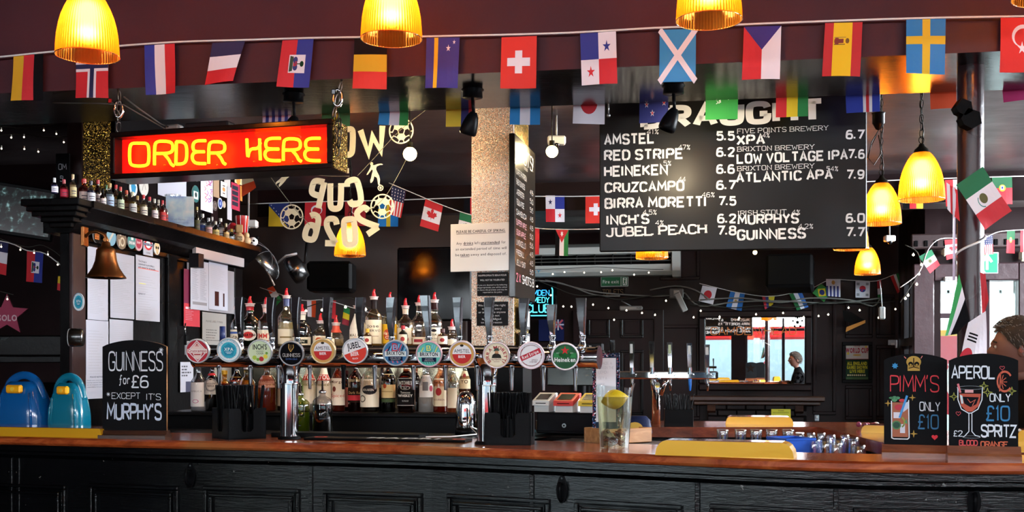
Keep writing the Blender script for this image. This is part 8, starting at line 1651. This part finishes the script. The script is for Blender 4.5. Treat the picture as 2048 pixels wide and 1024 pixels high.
# air conditioner on the ceiling
def b_(o, w, h):
    ACM = M('c0c4c0', .45); d_ = .62
    pr = [(0, 0), (-.05, .0), (-.10, h*.25), (-.12, h*.28), (-.12, h*.34), (-.10, h*.36), (-.08, h*.78), (-.10, h*.80), (-.10, h), (d_*.3, h+.1), (.2, 0)]
    mb = MB(); mb.prism([(.14,0),(-.04,0),(-.10,h*.12),(-.11,h*.36),(-.05,h*.38),(-.05,h*.74),(-.11,h*.76),(-.11,h),(.14,h+.06)], 0, w-.08, ACM, 'x'); mb.build('housing', o)
    mb = MB(); mb.prism([(.14,-.02),(-.05,-.02),(-.13,h*.12),(-.135,h*.95),(-.10,h+.02),(.14,h+.08)], w-.08, w, ACM, 'x'); mb.build('end_cap', o)
    for i in range(2): mb = MB(); mb.box(0, w-.085, -.10, -.095+.0, h*(.48+.12*i), h*(.48+.12*i)+.008, M('5a5c5a', .4)); mb.build('louvre', o)
    for i in range(9): mb = MB(); mb.box(w*.1*i+.05, w*.1*i+.06, -.09, -.05, h*.38, h*.74, M('1c1c1c', .5)); mb.build('vane', o)
    mb = MB(); mb.box(0, w-.09, -.052, -.0501, h*.385, h*.735, BLACK); mb.build('grille_recess', o)
    mb = MB(); a = Art(); a.text('30b8e0','WEDNESDAY',.05,h*.13,h*.09,x1=.42,bold=.03); a.emit(mb, lambda u, v, hh: (u, -.106-hh, v), .001); mb.build('print', o)
fthing(1010, 503, 1362, 552, 'air_conditioner', 'long grey ceiling air conditioner above the door', 'air conditioner', b_, .15)
# blue neon club sign in its dark window box
def b_(o, w, h):
    mb = MB(); mb.box(-.06, w+.05, .0, .05, -.05, h+.06, M('070708', .3), .01); mb.build('backing', o); BN1 = M('38a8ff', .4, 0, 2.2); BN2 = M('50d8f0', .4, 0, 2.4)
    for s_, x0, y, hh, x1, st, mm in (('CAMDEN',0,h*.72,h*.22,w*.9,.11,BN1),('COMEDY',0,h*.42,h*.22,w*.9,.11,BN2),('CLUB',w*.05,h*.02,h*.32,w*.92,.13,BN2)):
        mb = MB(); a = Art(); a.text(mm,s_,x0,y,hh,x1=x1,stroke=st,sp=.2); a.emit(mb, lambda u, v, q: (u, -.012-q, v), .001); a.emit(mb, lambda u, v, q: (u, -.004-q, v), .001); mb.build('neon_letters', o)
    mb = MB(); mb.tube([(w*.2,-.01,-.03),(w,-.01,-.03),(w*1.03,-.01,h*.1),(w*1.03,-.01,h*.95),(w,-.01,h*1.04)], .006, BN2, 6); mb.build('neon_border', o)
fthing(1054, 579, 1106, 626, 'club_neon_sign', 'blue neon lettering for a comedy club right of the shots board', 'neon sign', b_, .08)
def b_(o, w, h):
    mb = MB(); mb.box(0, w, -.004, 0, 0, h, M('161c40', .6)); a = Art(); a.line('a04050',[(w*.6,h*.55),(w*.95,h*.98)],.02).line('a04050',[(w*.6,h*.98),(w*.95,h*.55)],.02).line('b0b0c0',[(w*.77,h*.5),(w*.77,h)],.015).line('b0b0c0',[(w*.55,h*.76),(w,h*.76)],.015); a.emit(mb, lambda u, v, q: (u, -.004-q, v), .001); mb.build('cloth', o)
fthing(1080, 640, 1130, 682, 'blue_ensign', 'dim blue flag with crossed corner below the club sign', 'flag', b_, .08)
def b_(o, w, h): mb = MB(); mb.cyl((w/2, 0, 0), w/2, h*.8, M('147a3c', .3), 14); mb.cyl((w/2, 0, h*.8), w*.2, h*.2, BRASS, 10); mb.build('glass_body', o)
fthing(1069, 642, 1079, 682, 'green_bottle', 'green bottle with gold neck standing beneath the club sign', 'bottle', b_, .9)
# wall-hung black speakers and television
def spk(px, py, D, w, h, d_, label, rz=0, tilt=0):
    o = thing('wall_speaker', label, 'speaker', pt(px, py, D), R(rz)); mb = MB(); mb.box(-w/2, w/2, 0, d_, -h/2, h/2, M('0a0a0b', .5), .02); mb.build('cabinet', o); mb = MB(); mb.box(-w/2+.02, w/2-.02, -.01, 0, -h/2+.02, h/2-.02, M('050505', .8), .005); mb.build('grille', o); o.rotation_euler.x = R(tilt); return o
spk(658, 552, 8.0, .33, .22, .25, 'black speaker on the dark wall behind the fan'); spk(1578, 540, 9.6, .40, .30, .3, 'black wall speaker above the far bunting string', -18, -8)
D = 7.6; k = D/F; o = thing('television', 'large dark wall television behind the upper bottles', 'television', pt(868, 568, D), R(-9)); mb = MB(); mb.box(-76*k, 76*k, 0, .06, -74*k, 74*k, M('060608', .3), .01); mb.build('frame', o); mb = MB(); mb.box(-73*k, 73*k, -.003, 0, -70*k, 70*k, M('020204', .1, spec=.12)); mb.build('screen', o)
wall(Fr(-3.2, 8.7, R(-4)), 0, 2.85, 0, 2.8, 'wall_back_left', glossy_paint('brown_ceil', '180e0c', '24140f', .4, 0, .1))
# mirror in its frame with mantel shelf and fireplace
MT0, MT1, MZ0, MZ1 = fw(1411, 636, 1609, 768); mir = thing('overmantel_mirror', 'wide dark-framed mirror lettered in gold, reflecting the street', 'mirror', FW.world(MT0, MZ0, 0), FW.a); mw, mh = MT1-MT0, MZ1-MZ0; q = .07
mb = MB()
for (a, b, c, d) in ((-q, mw+q, mh, mh+q), (-q, mw+q, -q, 0), (-q, 0, 0, mh), (mw, mw+q, 0, mh)): mb.box(a, b, -.05, 0, c, d, DARKP, .012)
mb.build('frame', mir)
mb = MB(); mb.box(0, mw, -.012, 0, 0, mh, M('e8eae8', .01, 1.0)); mb.build('mirror_glass', mir)
mx = lambda x, y: ((x-1411)/198*mw, (768-y)/132*mh)
mb = MB(); a = Art(); x0, y = mx(1422, 670); a.text(M('b86a30', .4, .5),'CAMDEN HEAD',x0,y,15/132*mh,x1=mx(1592,0)[0],stroke=.10,sp=.2)
for cx, cy in ((1595, 646), (1596, 756)):
    x, y = mx(cx, cy); r_ = 11/132*mh; a.circle('101012', x, y, r_, 24, None, r_*.88); a.poly('101012', [(x+r_*.36*math.cos(R(90+72*i)), y+r_*.36*math.sin(R(90+72*i))) for i in range(5)])
    for i in range(5): c, s_ = math.cos(R(90+72*i)), math.sin(R(90+72*i)); a.line('101012', [(x+r_*.36*c, y+r_*.36*s_), (x+r_*.62*c, y+r_*.62*s_)], r_*.07).circle('101012', x+r_*.82*c, y+r_*.82*s_, r_*.2, 10)
x, y = mx(1502, 737); a.star('3a2c28', x, y, 10/132*mh, 5, .4); a.emit(mb, lambda u, v, h: (u, -.012-h, v), .0008); mb.build('gold_lettering', mir)
o = thing('mantel_shelf', 'dark wooden mantel shelf on brackets below the mirror', 'shelf', FW.world(MT0, MZ0-.17, 0), FW.a); mb = MB(); mb.box(-.16, mw+.18, -.20, 0, 0, .05, DWOOD, .01); mb.box(-.12, mw+.14, -.16, 0, -.04, 0, DWOOD, .01); mb.build('shelf_board', o)
for x in (.02, mw-.10): mb = MB(); mb.prism([(0,-.04),(-.13,-.04),(-.12,-.10),(-.05,-.14),(-.03,-.24),(0,-.24)], x, x+.08, DWOOD, 'x'); mb.build('bracket', o)
bt0, bt1, bz0, bz1 = fw(1416, 800, 1612, 900); br_ = thing('brick_fireplace', 'dark painted brick chimney breast under the mantel', 'fireplace', FW.world(bt0, 0, .003), FW.a); BM = glossy_paint('brick_paint', '120a0a', '1b1011', .4, 0, .3, (1,1,1), 40, .004, spec=.2)
mb = MB(); W_ = bt1-bt0; ztop = MZ0-.21; mb.box(0, W_, -.06, 0, 0, ztop, M('0a0606', .6)); mb.build('core', br_)
bm = None; rows = int((ztop-.78)/.062); rr = random.Random(12)
for j in range(rows):
    z = .80+j*.062; sol = (j in (4, 5, 6) and True); x = 0 if j % 2 == 0 else -.09; step = .19
    if sol and j != 4: continue
    while x < W_-.02:
        a = max(x, 0); b = min(x+step-.012, W_)
        if sol: hgt = .062*3-.012; a2 = a
        if b-a > .03:
            key = None
            if sol:
                for xx in (a, (a+b)/2):
                    mb = MB(); mb.box(xx, xx+(b-a)/2-.010, -.075-rr.random()*.004, -.0601, z, z+.062*3-.012, BM, .004); mb.build('brick', br_)
            else: mb = MB(); mb.box(a, b, -.075-rr.random()*.004, -.0601, z, z+.050, BM, .004); mb.build('brick', br_)
        x += step
def b_(o, w, h): mb = MB(); mb.box(0, w, -.003, 0, 0, h, M('d8d028', .5)); a = Art(); a.text('50500c','WARNING',w*.35,h*.8,h*.1,x1=w*.65,bold=.03).greek('70700c',w*.08,w*.92,h*.72,h*.62,1,h*.04,random.Random(2)); a.line('30300c',[(w*.16,h*.2),(w*.22,h*.42),(w*.28,h*.2)],h*.05,True); a.emit(mb, lambda u, v, q: (u, -.003-q, v), .0008); mb.build('card', o)
fthing(1540, 816, 1578, 837, 'warning_card', 'bright yellow warning card beyond the small gold bar mat', 'card', b_, .25)
def b_(o, w, h): mb = MB(); mb.box(0, w, -.01, 0, 0, h, M('b8bcc4', .4), .004); mb.build('plate', o); mb = MB(); mb.box(w*.3, w*.7, -.018, -.01, h*.35, h*.65, WHITE, .002); mb.build('rocker', o)
fthing(1629, 826, 1638, 842, 'light_switch', 'white switch plate low on the far wall right of the fireplace', 'switch', b_, .0); fthing(1776, 680, 1794, 696, 'light_switch', 'white switch with black lead near the corner of the far wall', 'switch', b_, .0)
# football poster
def b_(o, w, h):
    mb = MB(); q = .035
    for (a, b, c, d) in ((0, w, h-q, h), (0, w, 0, q), (0, q, q, h-q), (w-q, w, q, h-q)): mb.box(a, b, -.03, 0, c, d, BLKP, .004)
    mb.build('frame', o); mb = MB(); a = Art(); a.rect('c8c4c0', q, h*.58, w-q, h-q).rect('243a2c', q, q, w-q, h*.58).up(); a.rect('8a1c2c', q, h*.575, w-q, h*.59).rect('3a5a30', q, q, w-q, h*.14)
    a.text('9c1c30','WORLD CUP',w*.12,h*.74,h*.11,x1=w*.88,bold=.09); a.circle('d0a040', w*.5, h*.68, w*.14, 16, h*.02).star('d8c020', w*.2, h*.72, w*.07, 7, .4).star('d8c020', w*.8, h*.88, w*.06, 6, .4).text('b05060','THE PUB',w*.38,h*.88,h*.04,x1=w*.6,bold=.03)
    for i, (s_, x0, x1) in enumerate((('ALL ENGLAND',.17,.83),('GAMES SHOWN',.16,.84),('LIVE HERE',.26,.76))): a.text('d0c81c',s_,w*x0,h*(.44-.095*i),h*.075,x1=w*x1,bold=.07)
    for i in range(9): a.circle('d8c8a0', w*(.2+.07*i), h*.19, w*.03, 8)
    a.emit(mb, lambda u, v, q_: (u, -.004-q_, v), .0008); mb.box(q, w-q, -.004, 0, q, h-q, BLACK); mb.build('poster_print', o)
fthing(1684, 684, 1744, 766, 'framed_poster', 'framed football poster with crimson and yellow lettering on the far wall', 'poster', b_, .0)
# wall lamp with fringe
o = thing('fringed_flag', 'black cloth with gold fringe hanging at a slant above the poster', 'flag', pt(1716, 650, 10.4), R(-10)); k = 10.4/F; mb = MB(); mb.prism([(-30*k,30*k),(-12*k,26*k),(14*k,8*k),(10*k,-2*k),(-26*k,8*k)], 0, .01, M('0a0a0a', .6)); mb.build('cloth', o); mb = MB(); mb.prism([(-24*k,-14*k),(14*k,4*k),(14*k,10*k),(-22*k,-4*k)], -.004, .006, M('c07818', .5)); mb.build('fringe', o)
# cables and fairy lights along the far wall
FWo = Fr(FW.x0, FW.y0-.12, FW.a)
for i, (pts, lab) in enumerate((([(1050,560),(1110,564),(1150,575),(1200,585),(1260,590),(1320,592),(1370,586)],'white cable bundle above the club sign and the door'),([(1090,560),(1140,572),(1190,590),(1240,592)],'second white cable dipping above the door'),([(1370,586),(1400,612),(1470,604),(1560,602),(1640,606),(1700,604),(1760,596)],'pale cable running above the mirror'),([(1400,600),(1480,596),(1560,605),(1620,596),(1700,600),(1745,612),(1760,598)],'looped pale cable above the mirror'),([(1300,580),(1350,572),(1390,580),(1420,600)],'thin grey cable arching above the door'))):
    tape(FWo, pts, 0, .008, 'wall_cable', lab, M('7a7874', .5), 'cable')
fairy(FWo, [(1060,555),(1110,575),(1150,590),(1200,592),(1240,600),(1290,594),(1340,590),(1380,600),(1400,606)], 'string of small white lights over the door', .10, off=.05, seed=8, hang=.16, r_=.009, wire=.005)
fairy(FWo, [(1380,610),(1420,612),(1470,616),(1520,612),(1580,616),(1640,606),(1700,606),(1760,606),(1800,600)], 'string of small white lights above the mirror', .13, off=.05, seed=9, hang=.12, r_=.009, wire=.005)
fairy(FWo, [(1080,545),(1140,543),(1200,540),(1260,543),(1330,545)], 'string of tiny lights reflected along the air conditioner', .14, off=.36, seed=12, hang=.05, r_=.008, wire=.003)  # modelled bulbs imitate reflected lights on the casing
fairy(Fr(0, 8.9, R(-5)), [(1810,490),(1835,505),(1840,540),(1820,575),(1800,605)], 'string of white lights down the corner beside the doorway', .07, off=0, seed=10, hang=.05, r_=.010, wire=.004)
fairy(Fr(0, 7.9, R(-9)), [(480,590),(510,606),(560,600),(600,616),(640,606),(700,596),(745,620),(790,630)], 'string of white lights seen between the upper bottles', .13, off=0, seed=11, hang=.05, r_=.010, wire=.004)
o = thing('extension_socket', 'white socket strip hanging at a slant above the mirror\'s left end', 'socket', pt(1362, 604, 10.9), R(-10)); mb = MB(); mb.box(-.03, .03, -.02, .02, -.10, .10, M('9a9894', .5), .008); mb.build('strip', o); o.rotation_euler.y = R(-25)
mb = MB(); mb.box(-.07, .07, -.02, .02, -.05, .05, M('5a5450', .5), .01); mb.box(-.03, .03, -.03, -.02, -.03, .03, M('a8a098', .5), .005); one(mb, 'junction_box', 'grey junction box on the cable above the door frame', 'junction box', pt(1353, 587, 10.95), R(-10))
mb = MB(); mb.box(-.03, .03, -.015, .015, -.06, .06, WHITE, .012); mb.tube([(0,0,.06),(-.01,0,.2),(-.02,0,.3)], .006, WHITE, 6); one(mb, 'white_adapter', 'white plug adapter dangling near the far corner', 'adapter', pt(1764, 626, 10.3), R(-10))
# ------------------------------------------------------------------ the doorway
dd = thing('door_2', None, None, (DW.x0, DW.y0, 0), DW.a, kind='structure'); t0, zt = DW.pix(1866, 563); t1, _ = DW.pix(2034, 563); tm, _ = DW.pix(1970, 600)
mb = MB()
for (a, b, c, d) in ((t0-.16, t0, 0, zt+.14), (t1, t1+.14, 0, zt+.14), (t0, t1, zt, zt+.14)): mb.box(a, b, -.06, .02, c, d, glossy_paint('door_frame_paint%d' % int(a*100), '2a1a1e', '3a262a', .35), .008)
mb.build('door_frame', dd)
mb = MB(); mb.box(tm-.035, tm+.035, -.01, .04, 0, zt, M('2c2024', .4), .005); mb.box(t0, tm, 0, .03, zt-.3, zt-.26, M('3a3034', .4)); mb.build('glazing_bar', dd)
mb = MB(); mb.box(t0+.01, tm-.035, .012, .018, 0, zt-.01, glass('eef6f4', .06)); mb.build('pane', dd); mb = MB(); mb.box(tm+.035, t1-.01, .012, .018, 0, zt-.01, glass('eef6f4', .06)); mb.build('pane', dd)
def b_(o, w, h):
    mb = MB(); mb.box(0, w, .0, .004, 0, h, M('d03a48', .5)); a = Art(); a.rect('e8b858', 0, h*.93, w, h); a.text('f0d8dc','WORLD CUP 2026',0,0,.055,x1=w*1.1,bold=.04,arc=(w*.5,h*.35,w*.36)); a.circle('f0e0e0', w*.5, h*.4, w*.25, 24, h*.22); a.emit(mb, lambda u, v, q: (u, -q, v), .001); mb.build('print', o)
fthing(1868, 660, 1962, 830, 'window_poster', 'red football poster on the glass of the bright doorway', 'poster', b_, -.03, DW)
def b_(o, w, h):
    mb = MB(); mb.box(0, w, -.03, 0, 0, h, M('d8dcd8', .4), .005); mb.build('case', o); mb = MB(); a = Art(); GE = M('10985c', .4, 0, .7); a.rect(GE, w*.03, h*.06, w*.97, h*.94).up(); WEM = M('e8f0e8', .4, 0, .7); a.rect(WEM, w*.70, h*.2, w*.76, h*.85).line(WEM,[(w*.62,h*.55),(w*.73,h*.85),(w*.84,h*.55)],.02); a.line(WEM,[(w*.2,h*.2),(w*.32,h*.5),(w*.38,h*.75)],.03).circle(WEM,w*.4,h*.85,.02); a.emit(mb, lambda u, v, q: (u, -.03-q, v), .001); mb.build('sign_face', o)
fthing(1909, 507, 1994, 549, 'exit_sign', 'lit green and white exit sign over the bright doorway', 'sign', b_, .03, DW)
def b_(o, w, h): mb = MB(); mb.box(0, w, -.05, 0, 0, h, M('c8c8c4', .4), .01); a = Art(); a.text('40403c','PUSH',w*.1,h*.35,h*.25,x1=w*.4,bold=.03); a.emit(mb, lambda u, v, q: (u, -.05-q, v), .001); mb.build('case', o)
fthing(1884, 555, 1916, 564, 'door_closer', 'white door closer box over the left door pane', 'door closer', b_, .04, DW)
def b_(o, w, h): mb = MB(); mb.box(0, w, -.06, 0, 0, h, M('b0a894', .5), .02); mb.build('case', o)
fthing(1880, 498, 1892, 514, 'alarm_box', 'cream box left of the maple leaf flag over the doorway', 'box', b_, .02, DW); fthing(2034, 502, 2050, 524, 'alarm_box', 'grey rounded sensor at the right edge over the doorway', 'sensor', b_, .02, DW)
# plaster frieze with slots above the doorway
def b_(o, w, h):
    mb = MB(); mb.box(0, w, -.05, 0, 0, h, glossy_paint('frieze_paint', '2a1e1e', '3a2c2c', .35), .01); mb.build('moulding', o); n = 14; e = None
    for i in range(n):
        if e is None: mb = MB(); mb.box(0, .03, -.058, -.05, 0, h*.4, BLACK, .004); e = mb.build('frieze_slot', o, (w*(i+.3)/n, 0, h*.15))
        else: f_ = e.copy(); COL.objects.link(f_); f_.location = (w*(i+.3)/n, 0, h*.15); f_.parent = o
fthing(1820, 470, 2100, 494, 'plaster_frieze', 'brown moulded frieze with row of slots above the doorway', 'moulding', b_, .01, DW)
# ------------------------------------------------------------------ things on the far right counter
mb = MB(); rr = random.Random(6)
for i in range(9): mb.sphere((rr.uniform(-.05, .05), rr.uniform(-.02, .02), .012+.008*rr.random()), .012, M(('d8d4d4','5a1838','7a2a50')[i % 3], .5), 8, 6)
one(mb, 'sweet_wrappers', 'small heap of white and purple wrappers behind the short gold bar mat', 'sweets', (pt(1738, 846, 4.75).x, 4.75, TOPZ))
# ------------------------------------------------------------------ the man standing behind the right-hand chalkboard
SKIN = M('704a3e', .6); HAIR = M('3c342e', .75, bump=.6, bscale=90); CLO = M('0d0c0e', .8)
man = thing('person', 'man with short greying hair and black top, head turned left beyond the right chalkboard', 'person', (2.17, 4.55, -.03), 0)
def skin_body(name, pts, edges, mat, parent, lev=2):
    me = bpy.data.meshes.new(name); me.from_pydata([p[:3] for p in pts], edges, []); o = bpy.data.objects.new(name, me); COL.objects.link(o); o.parent = parent; sm = o.modifiers.new('skin', 'SKIN'); sm.use_smooth_shade = True
    sv = me.skin_vertices[0].data if me.skin_vertices else None
    if sv is None:
        bm = bmesh.new(); bm.from_mesh(me); bm.verts.layers.skin.verify(); bm.to_mesh(me); bm.free(); sv = me.skin_vertices[0].data
    for i, p in enumerate(pts): sv[i].radius = (p[3], p[4] if len(p) > 4 else p[3]); sv[i].use_root = (i == 0)
    s2 = o.modifiers.new('sub', 'SUBSURF'); s2.levels = lev; s2.render_levels = lev; me.materials.append(mat); return o
# facing -x (towards the bar), seated on a high stool, forearms on the counter
P_ = [(0,0,.80,.15,.17),(0,0,.98,.14,.17),(-.02,0,1.14,.14,.18),(-.02,0,1.26,.12,.17),(-.03,0,1.31,.06,.07),(-.05,0,1.37,.052,.055),
      (-.02,-.18,1.23,.06,.06),(-.05,-.24,1.08,.048),(-.12,-.26,.98,.042),(-.16,-.10,1.14,.030),(-.02,.18,1.23,.06),(-.05,.24,1.08,.048),(-.12,.24,1.0,.042),(-.16,.12,1.14,.030),
      (-.02,-.11,.78,.09),(-.30,-.13,.80,.075),(-.32,-.13,.58,.055),(-.30,-.13,.30,.045),(-.38,-.13,.26,.035),(-.02,.11,.78,.09),(-.30,.13,.80,.075),(-.32,.13,.58,.055),(-.30,.13,.30,.045),(-.38,.13,.26,.035)]
E_ = [(0,1),(1,2),(2,3),(3,4),(4,5),(3,6),(6,7),(7,8),(8,9),(3,10),(10,11),(11,12),(12,13),(0,14),(14,15),(15,16),(16,17),(17,18),(0,19),(19,20),(20,21),(21,22),(22,23)]
skin_body('clothed_body', P_, E_, CLO, man)
HZc = 1.475
mb = MB(); nr_, ns = 18, 24; vs_ = []; hc = Vector((-.075, 0, HZc))
def headr(th, ph):      # th polar from top, ph around: 0 = face (-x)
    x, y, z = math.sin(th)*math.cos(ph), math.sin(th)*math.sin(ph), math.cos(th); fx, fy, fz = .098, .076, .118
    if z < 0: fx *= 1+.10*z*(1 if x < 0 else 0) ; fy *= 1+.28*z; 
    if z < 0 and x > 0: fx_ = .06; fx += -.055*(-z)*x
    f = -x      # towards the face
    bump = 0
    if f > .5:
        bump += .026*math.exp(-((y/.16)**2))*math.exp(-((z+.12)/.16)**2)      # nose
        bump += .010*math.exp(-((y/.45)**2))*math.exp(-((z-.20)/.10)**2)      # brow
        bump -= .008*math.exp(-(((abs(y)-.34)/.16)**2))*math.exp(-((z-.06)/.10)**2)   # eye sockets
        bump += .010*math.exp(-((y/.24)**2))*math.exp(-((z+.45)/.07)**2)      # lips
        bump += .012*math.exp(-((y/.3)**2))*math.exp(-((z+.80)/.15)**2)       # chin
    return (hc.x+x*fx-bump, y*fy, hc.z+z*fz)
for j in range(nr_*2+1):
    for i in range(ns*2): vs_.append(headr(max(.001, min(PI-.001, PI*j/(nr_*2))), 2*PI*i/(ns*2)+PI))
n2 = ns*2; fs_ = [(j*n2+i, j*n2+(i+1) % n2, (j+1)*n2+(i+1) % n2, (j+1)*n2+i) for j in range(nr_*2) for i in range(n2)]
mb.add(vs_, fs_, SKIN, True); mb.build('head', man)
P2 = [(-.055,0,1.33,.05),(-.06,0,1.40,.052)]; skin_body('neck', P2, [(0,1)], SKIN, man)
for s_ in (-1, 1):
    mb = MB(); mb.sphere((hc.x+.012, s_*.078, HZc-.008), .018, SKIN, 12, 8, 1.6, .9, .5); mb.sphere((hc.x+.010, s_*.086, HZc-.006), .011, M('8a4a3c', .6), 10, 6, 1.5, .8, .4); mb.build('ear', man)
    mb = MB(); mb.sphere((hc.x-.086, s_*.030, HZc+.006), .007, M('a8a098', .3), 10, 8); mb.sphere((hc.x-.0905, s_*.030, HZc+.006), .0045, M('1a1410', .3), 8, 6); mb.build('eye', man)
    mb = MB(); mb.tube([(hc.x-.092, s_*.016, HZc+.026), (hc.x-.094, s_*.032, HZc+.030), (hc.x-.084, s_*.046, HZc+.024)], .004, HAIR, 6); mb.build('eyebrow', man)
mb = MB(); mb.tube([(hc.x-.100, -.022, HZc-.052), (hc.x-.110, 0, HZc-.050), (hc.x-.100, .022, HZc-.052)], .004, M('8a4038', .5), 6); mb.build('mouth', man)
# hair cap with tufts
rr = random.Random(21); vs_ = []; hn = 44
def hairline(ph): c = -math.cos(ph+PI); return 0
rows_ = 16; mb = MB()
for j in range(rows_+1):
    for i in range(hn):
        ph = 2*PI*i/hn; f = math.cos(ph)      # f=1 face side (ph measured from the face)
        lim = .98 if f > .55 else (1.35 if f > .1 else 1.95); lim = .98+(1.95-.98)*min(1, max(0, (.75-f)/1.1)); th = lim*j/rows_
        p = Vector(headr(max(.001, th), ph+PI)); d = (p-hc).normalized(); o_ = .016*(1-.6*(j/rows_)**3)+.004*rr.random(); p = p+d*o_; vs_.append(tuple(p))
mb.add(vs_, [(j*hn+i, j*hn+(i+1) % hn, (j+1)*hn+(i+1) % hn, (j+1)*hn+i) for j in range(rows_) for i in range(hn)], HAIR, True)
GRY = M('6a625c', .7)
for i in range(420):
    ph = rr.uniform(0, 2*PI); f = math.cos(ph); lim = .98+(1.95-.98)*min(1, max(0, (.75-f)/1.1)); th = lim*math.sqrt(rr.random()); p = Vector(headr(max(.01, th), ph+PI)); d = (p-hc).normalized(); t_ = Vector((-.5 if th < .9 else .25, rr.uniform(-.2, .2), -.5 if th > .9 else -.05)); q = p+d*.017
    mb.tube([q-d*.006, q+t_*.014+d*.003, q+t_*.03-d*.001], [.0019, .0016, .0005], GRY if i % 3 else HAIR, 4, caps=False)
mb.build('hair', man)
for s_ in (-1, 1):
    ps = [(-.16,s_*.11,1.14,.026),(-.20,s_*.10,1.135,.030,.016)]; skin_body('hand', [(0,0,0,.024),(-.045,0,0,.034,.014),(-.085,0,0,.034,.012)], [(0,1),(1,2)], SKIN, man, 2).location = (-.17, s_*.11, 1.135)
    for k_, (dy, L_) in enumerate(((-.027,.060),(-.009,.070),(.009,.066),(.027,.052))):
        mb = MB(); mb.tube([(-.245,s_*.11+dy,1.137),(-.245-L_*.5,s_*.11+dy*1.05,1.143),(-.245-L_*.85,s_*.11+dy*1.05,1.134),(-.245-L_,s_*.11+dy*1.05,1.124)], [.0095,.009,.0085,.006], SKIN, 10); mb.build('finger', man)
    mb = MB(); mb.tube([(-.19,s_*.11-s_*.028,1.135),(-.225,s_*.11-s_*.052,1.138),(-.255,s_*.11-s_*.058,1.130)], [.012,.011,.007], SKIN, 10); mb.build('thumb', man)
st = thing('bar_stool', 'dark bar stool under the man behind the right chalkboard', 'stool', (2.24, 4.55, 0)); mb = MB(); mb.lathe([(.0001,.63),(.17,.63),(.18,.65),(.17,.68),(.0001,.685)], M('1c1210', .5), 28); mb.build('seat', st)
for q in (45, 135, 225, 315): mb = MB(); mb.tube([(.10*math.cos(R(q)), .10*math.sin(R(q)), .63), (.20*math.cos(R(q)), .20*math.sin(R(q)), .01)], .014, DWOOD, 8); mb.build('leg', st)
mb = MB(); mb.tube([(.165*math.cos(a_), .165*math.sin(a_), .24) for a_ in [2*PI*i/24 for i in range(24)]], .009, STEEL, 6, True); mb.build('foot_ring', st)
hr = Matrix.Rotation(R(-24), 3, 'Z')
for ch in man.children:
    if ch.name.split('.')[0] in ('head', 'ear', 'eye', 'eyebrow', 'mouth', 'hair'): ch.rotation_euler.z = R(-24); ch.location = hc-hr @ hc
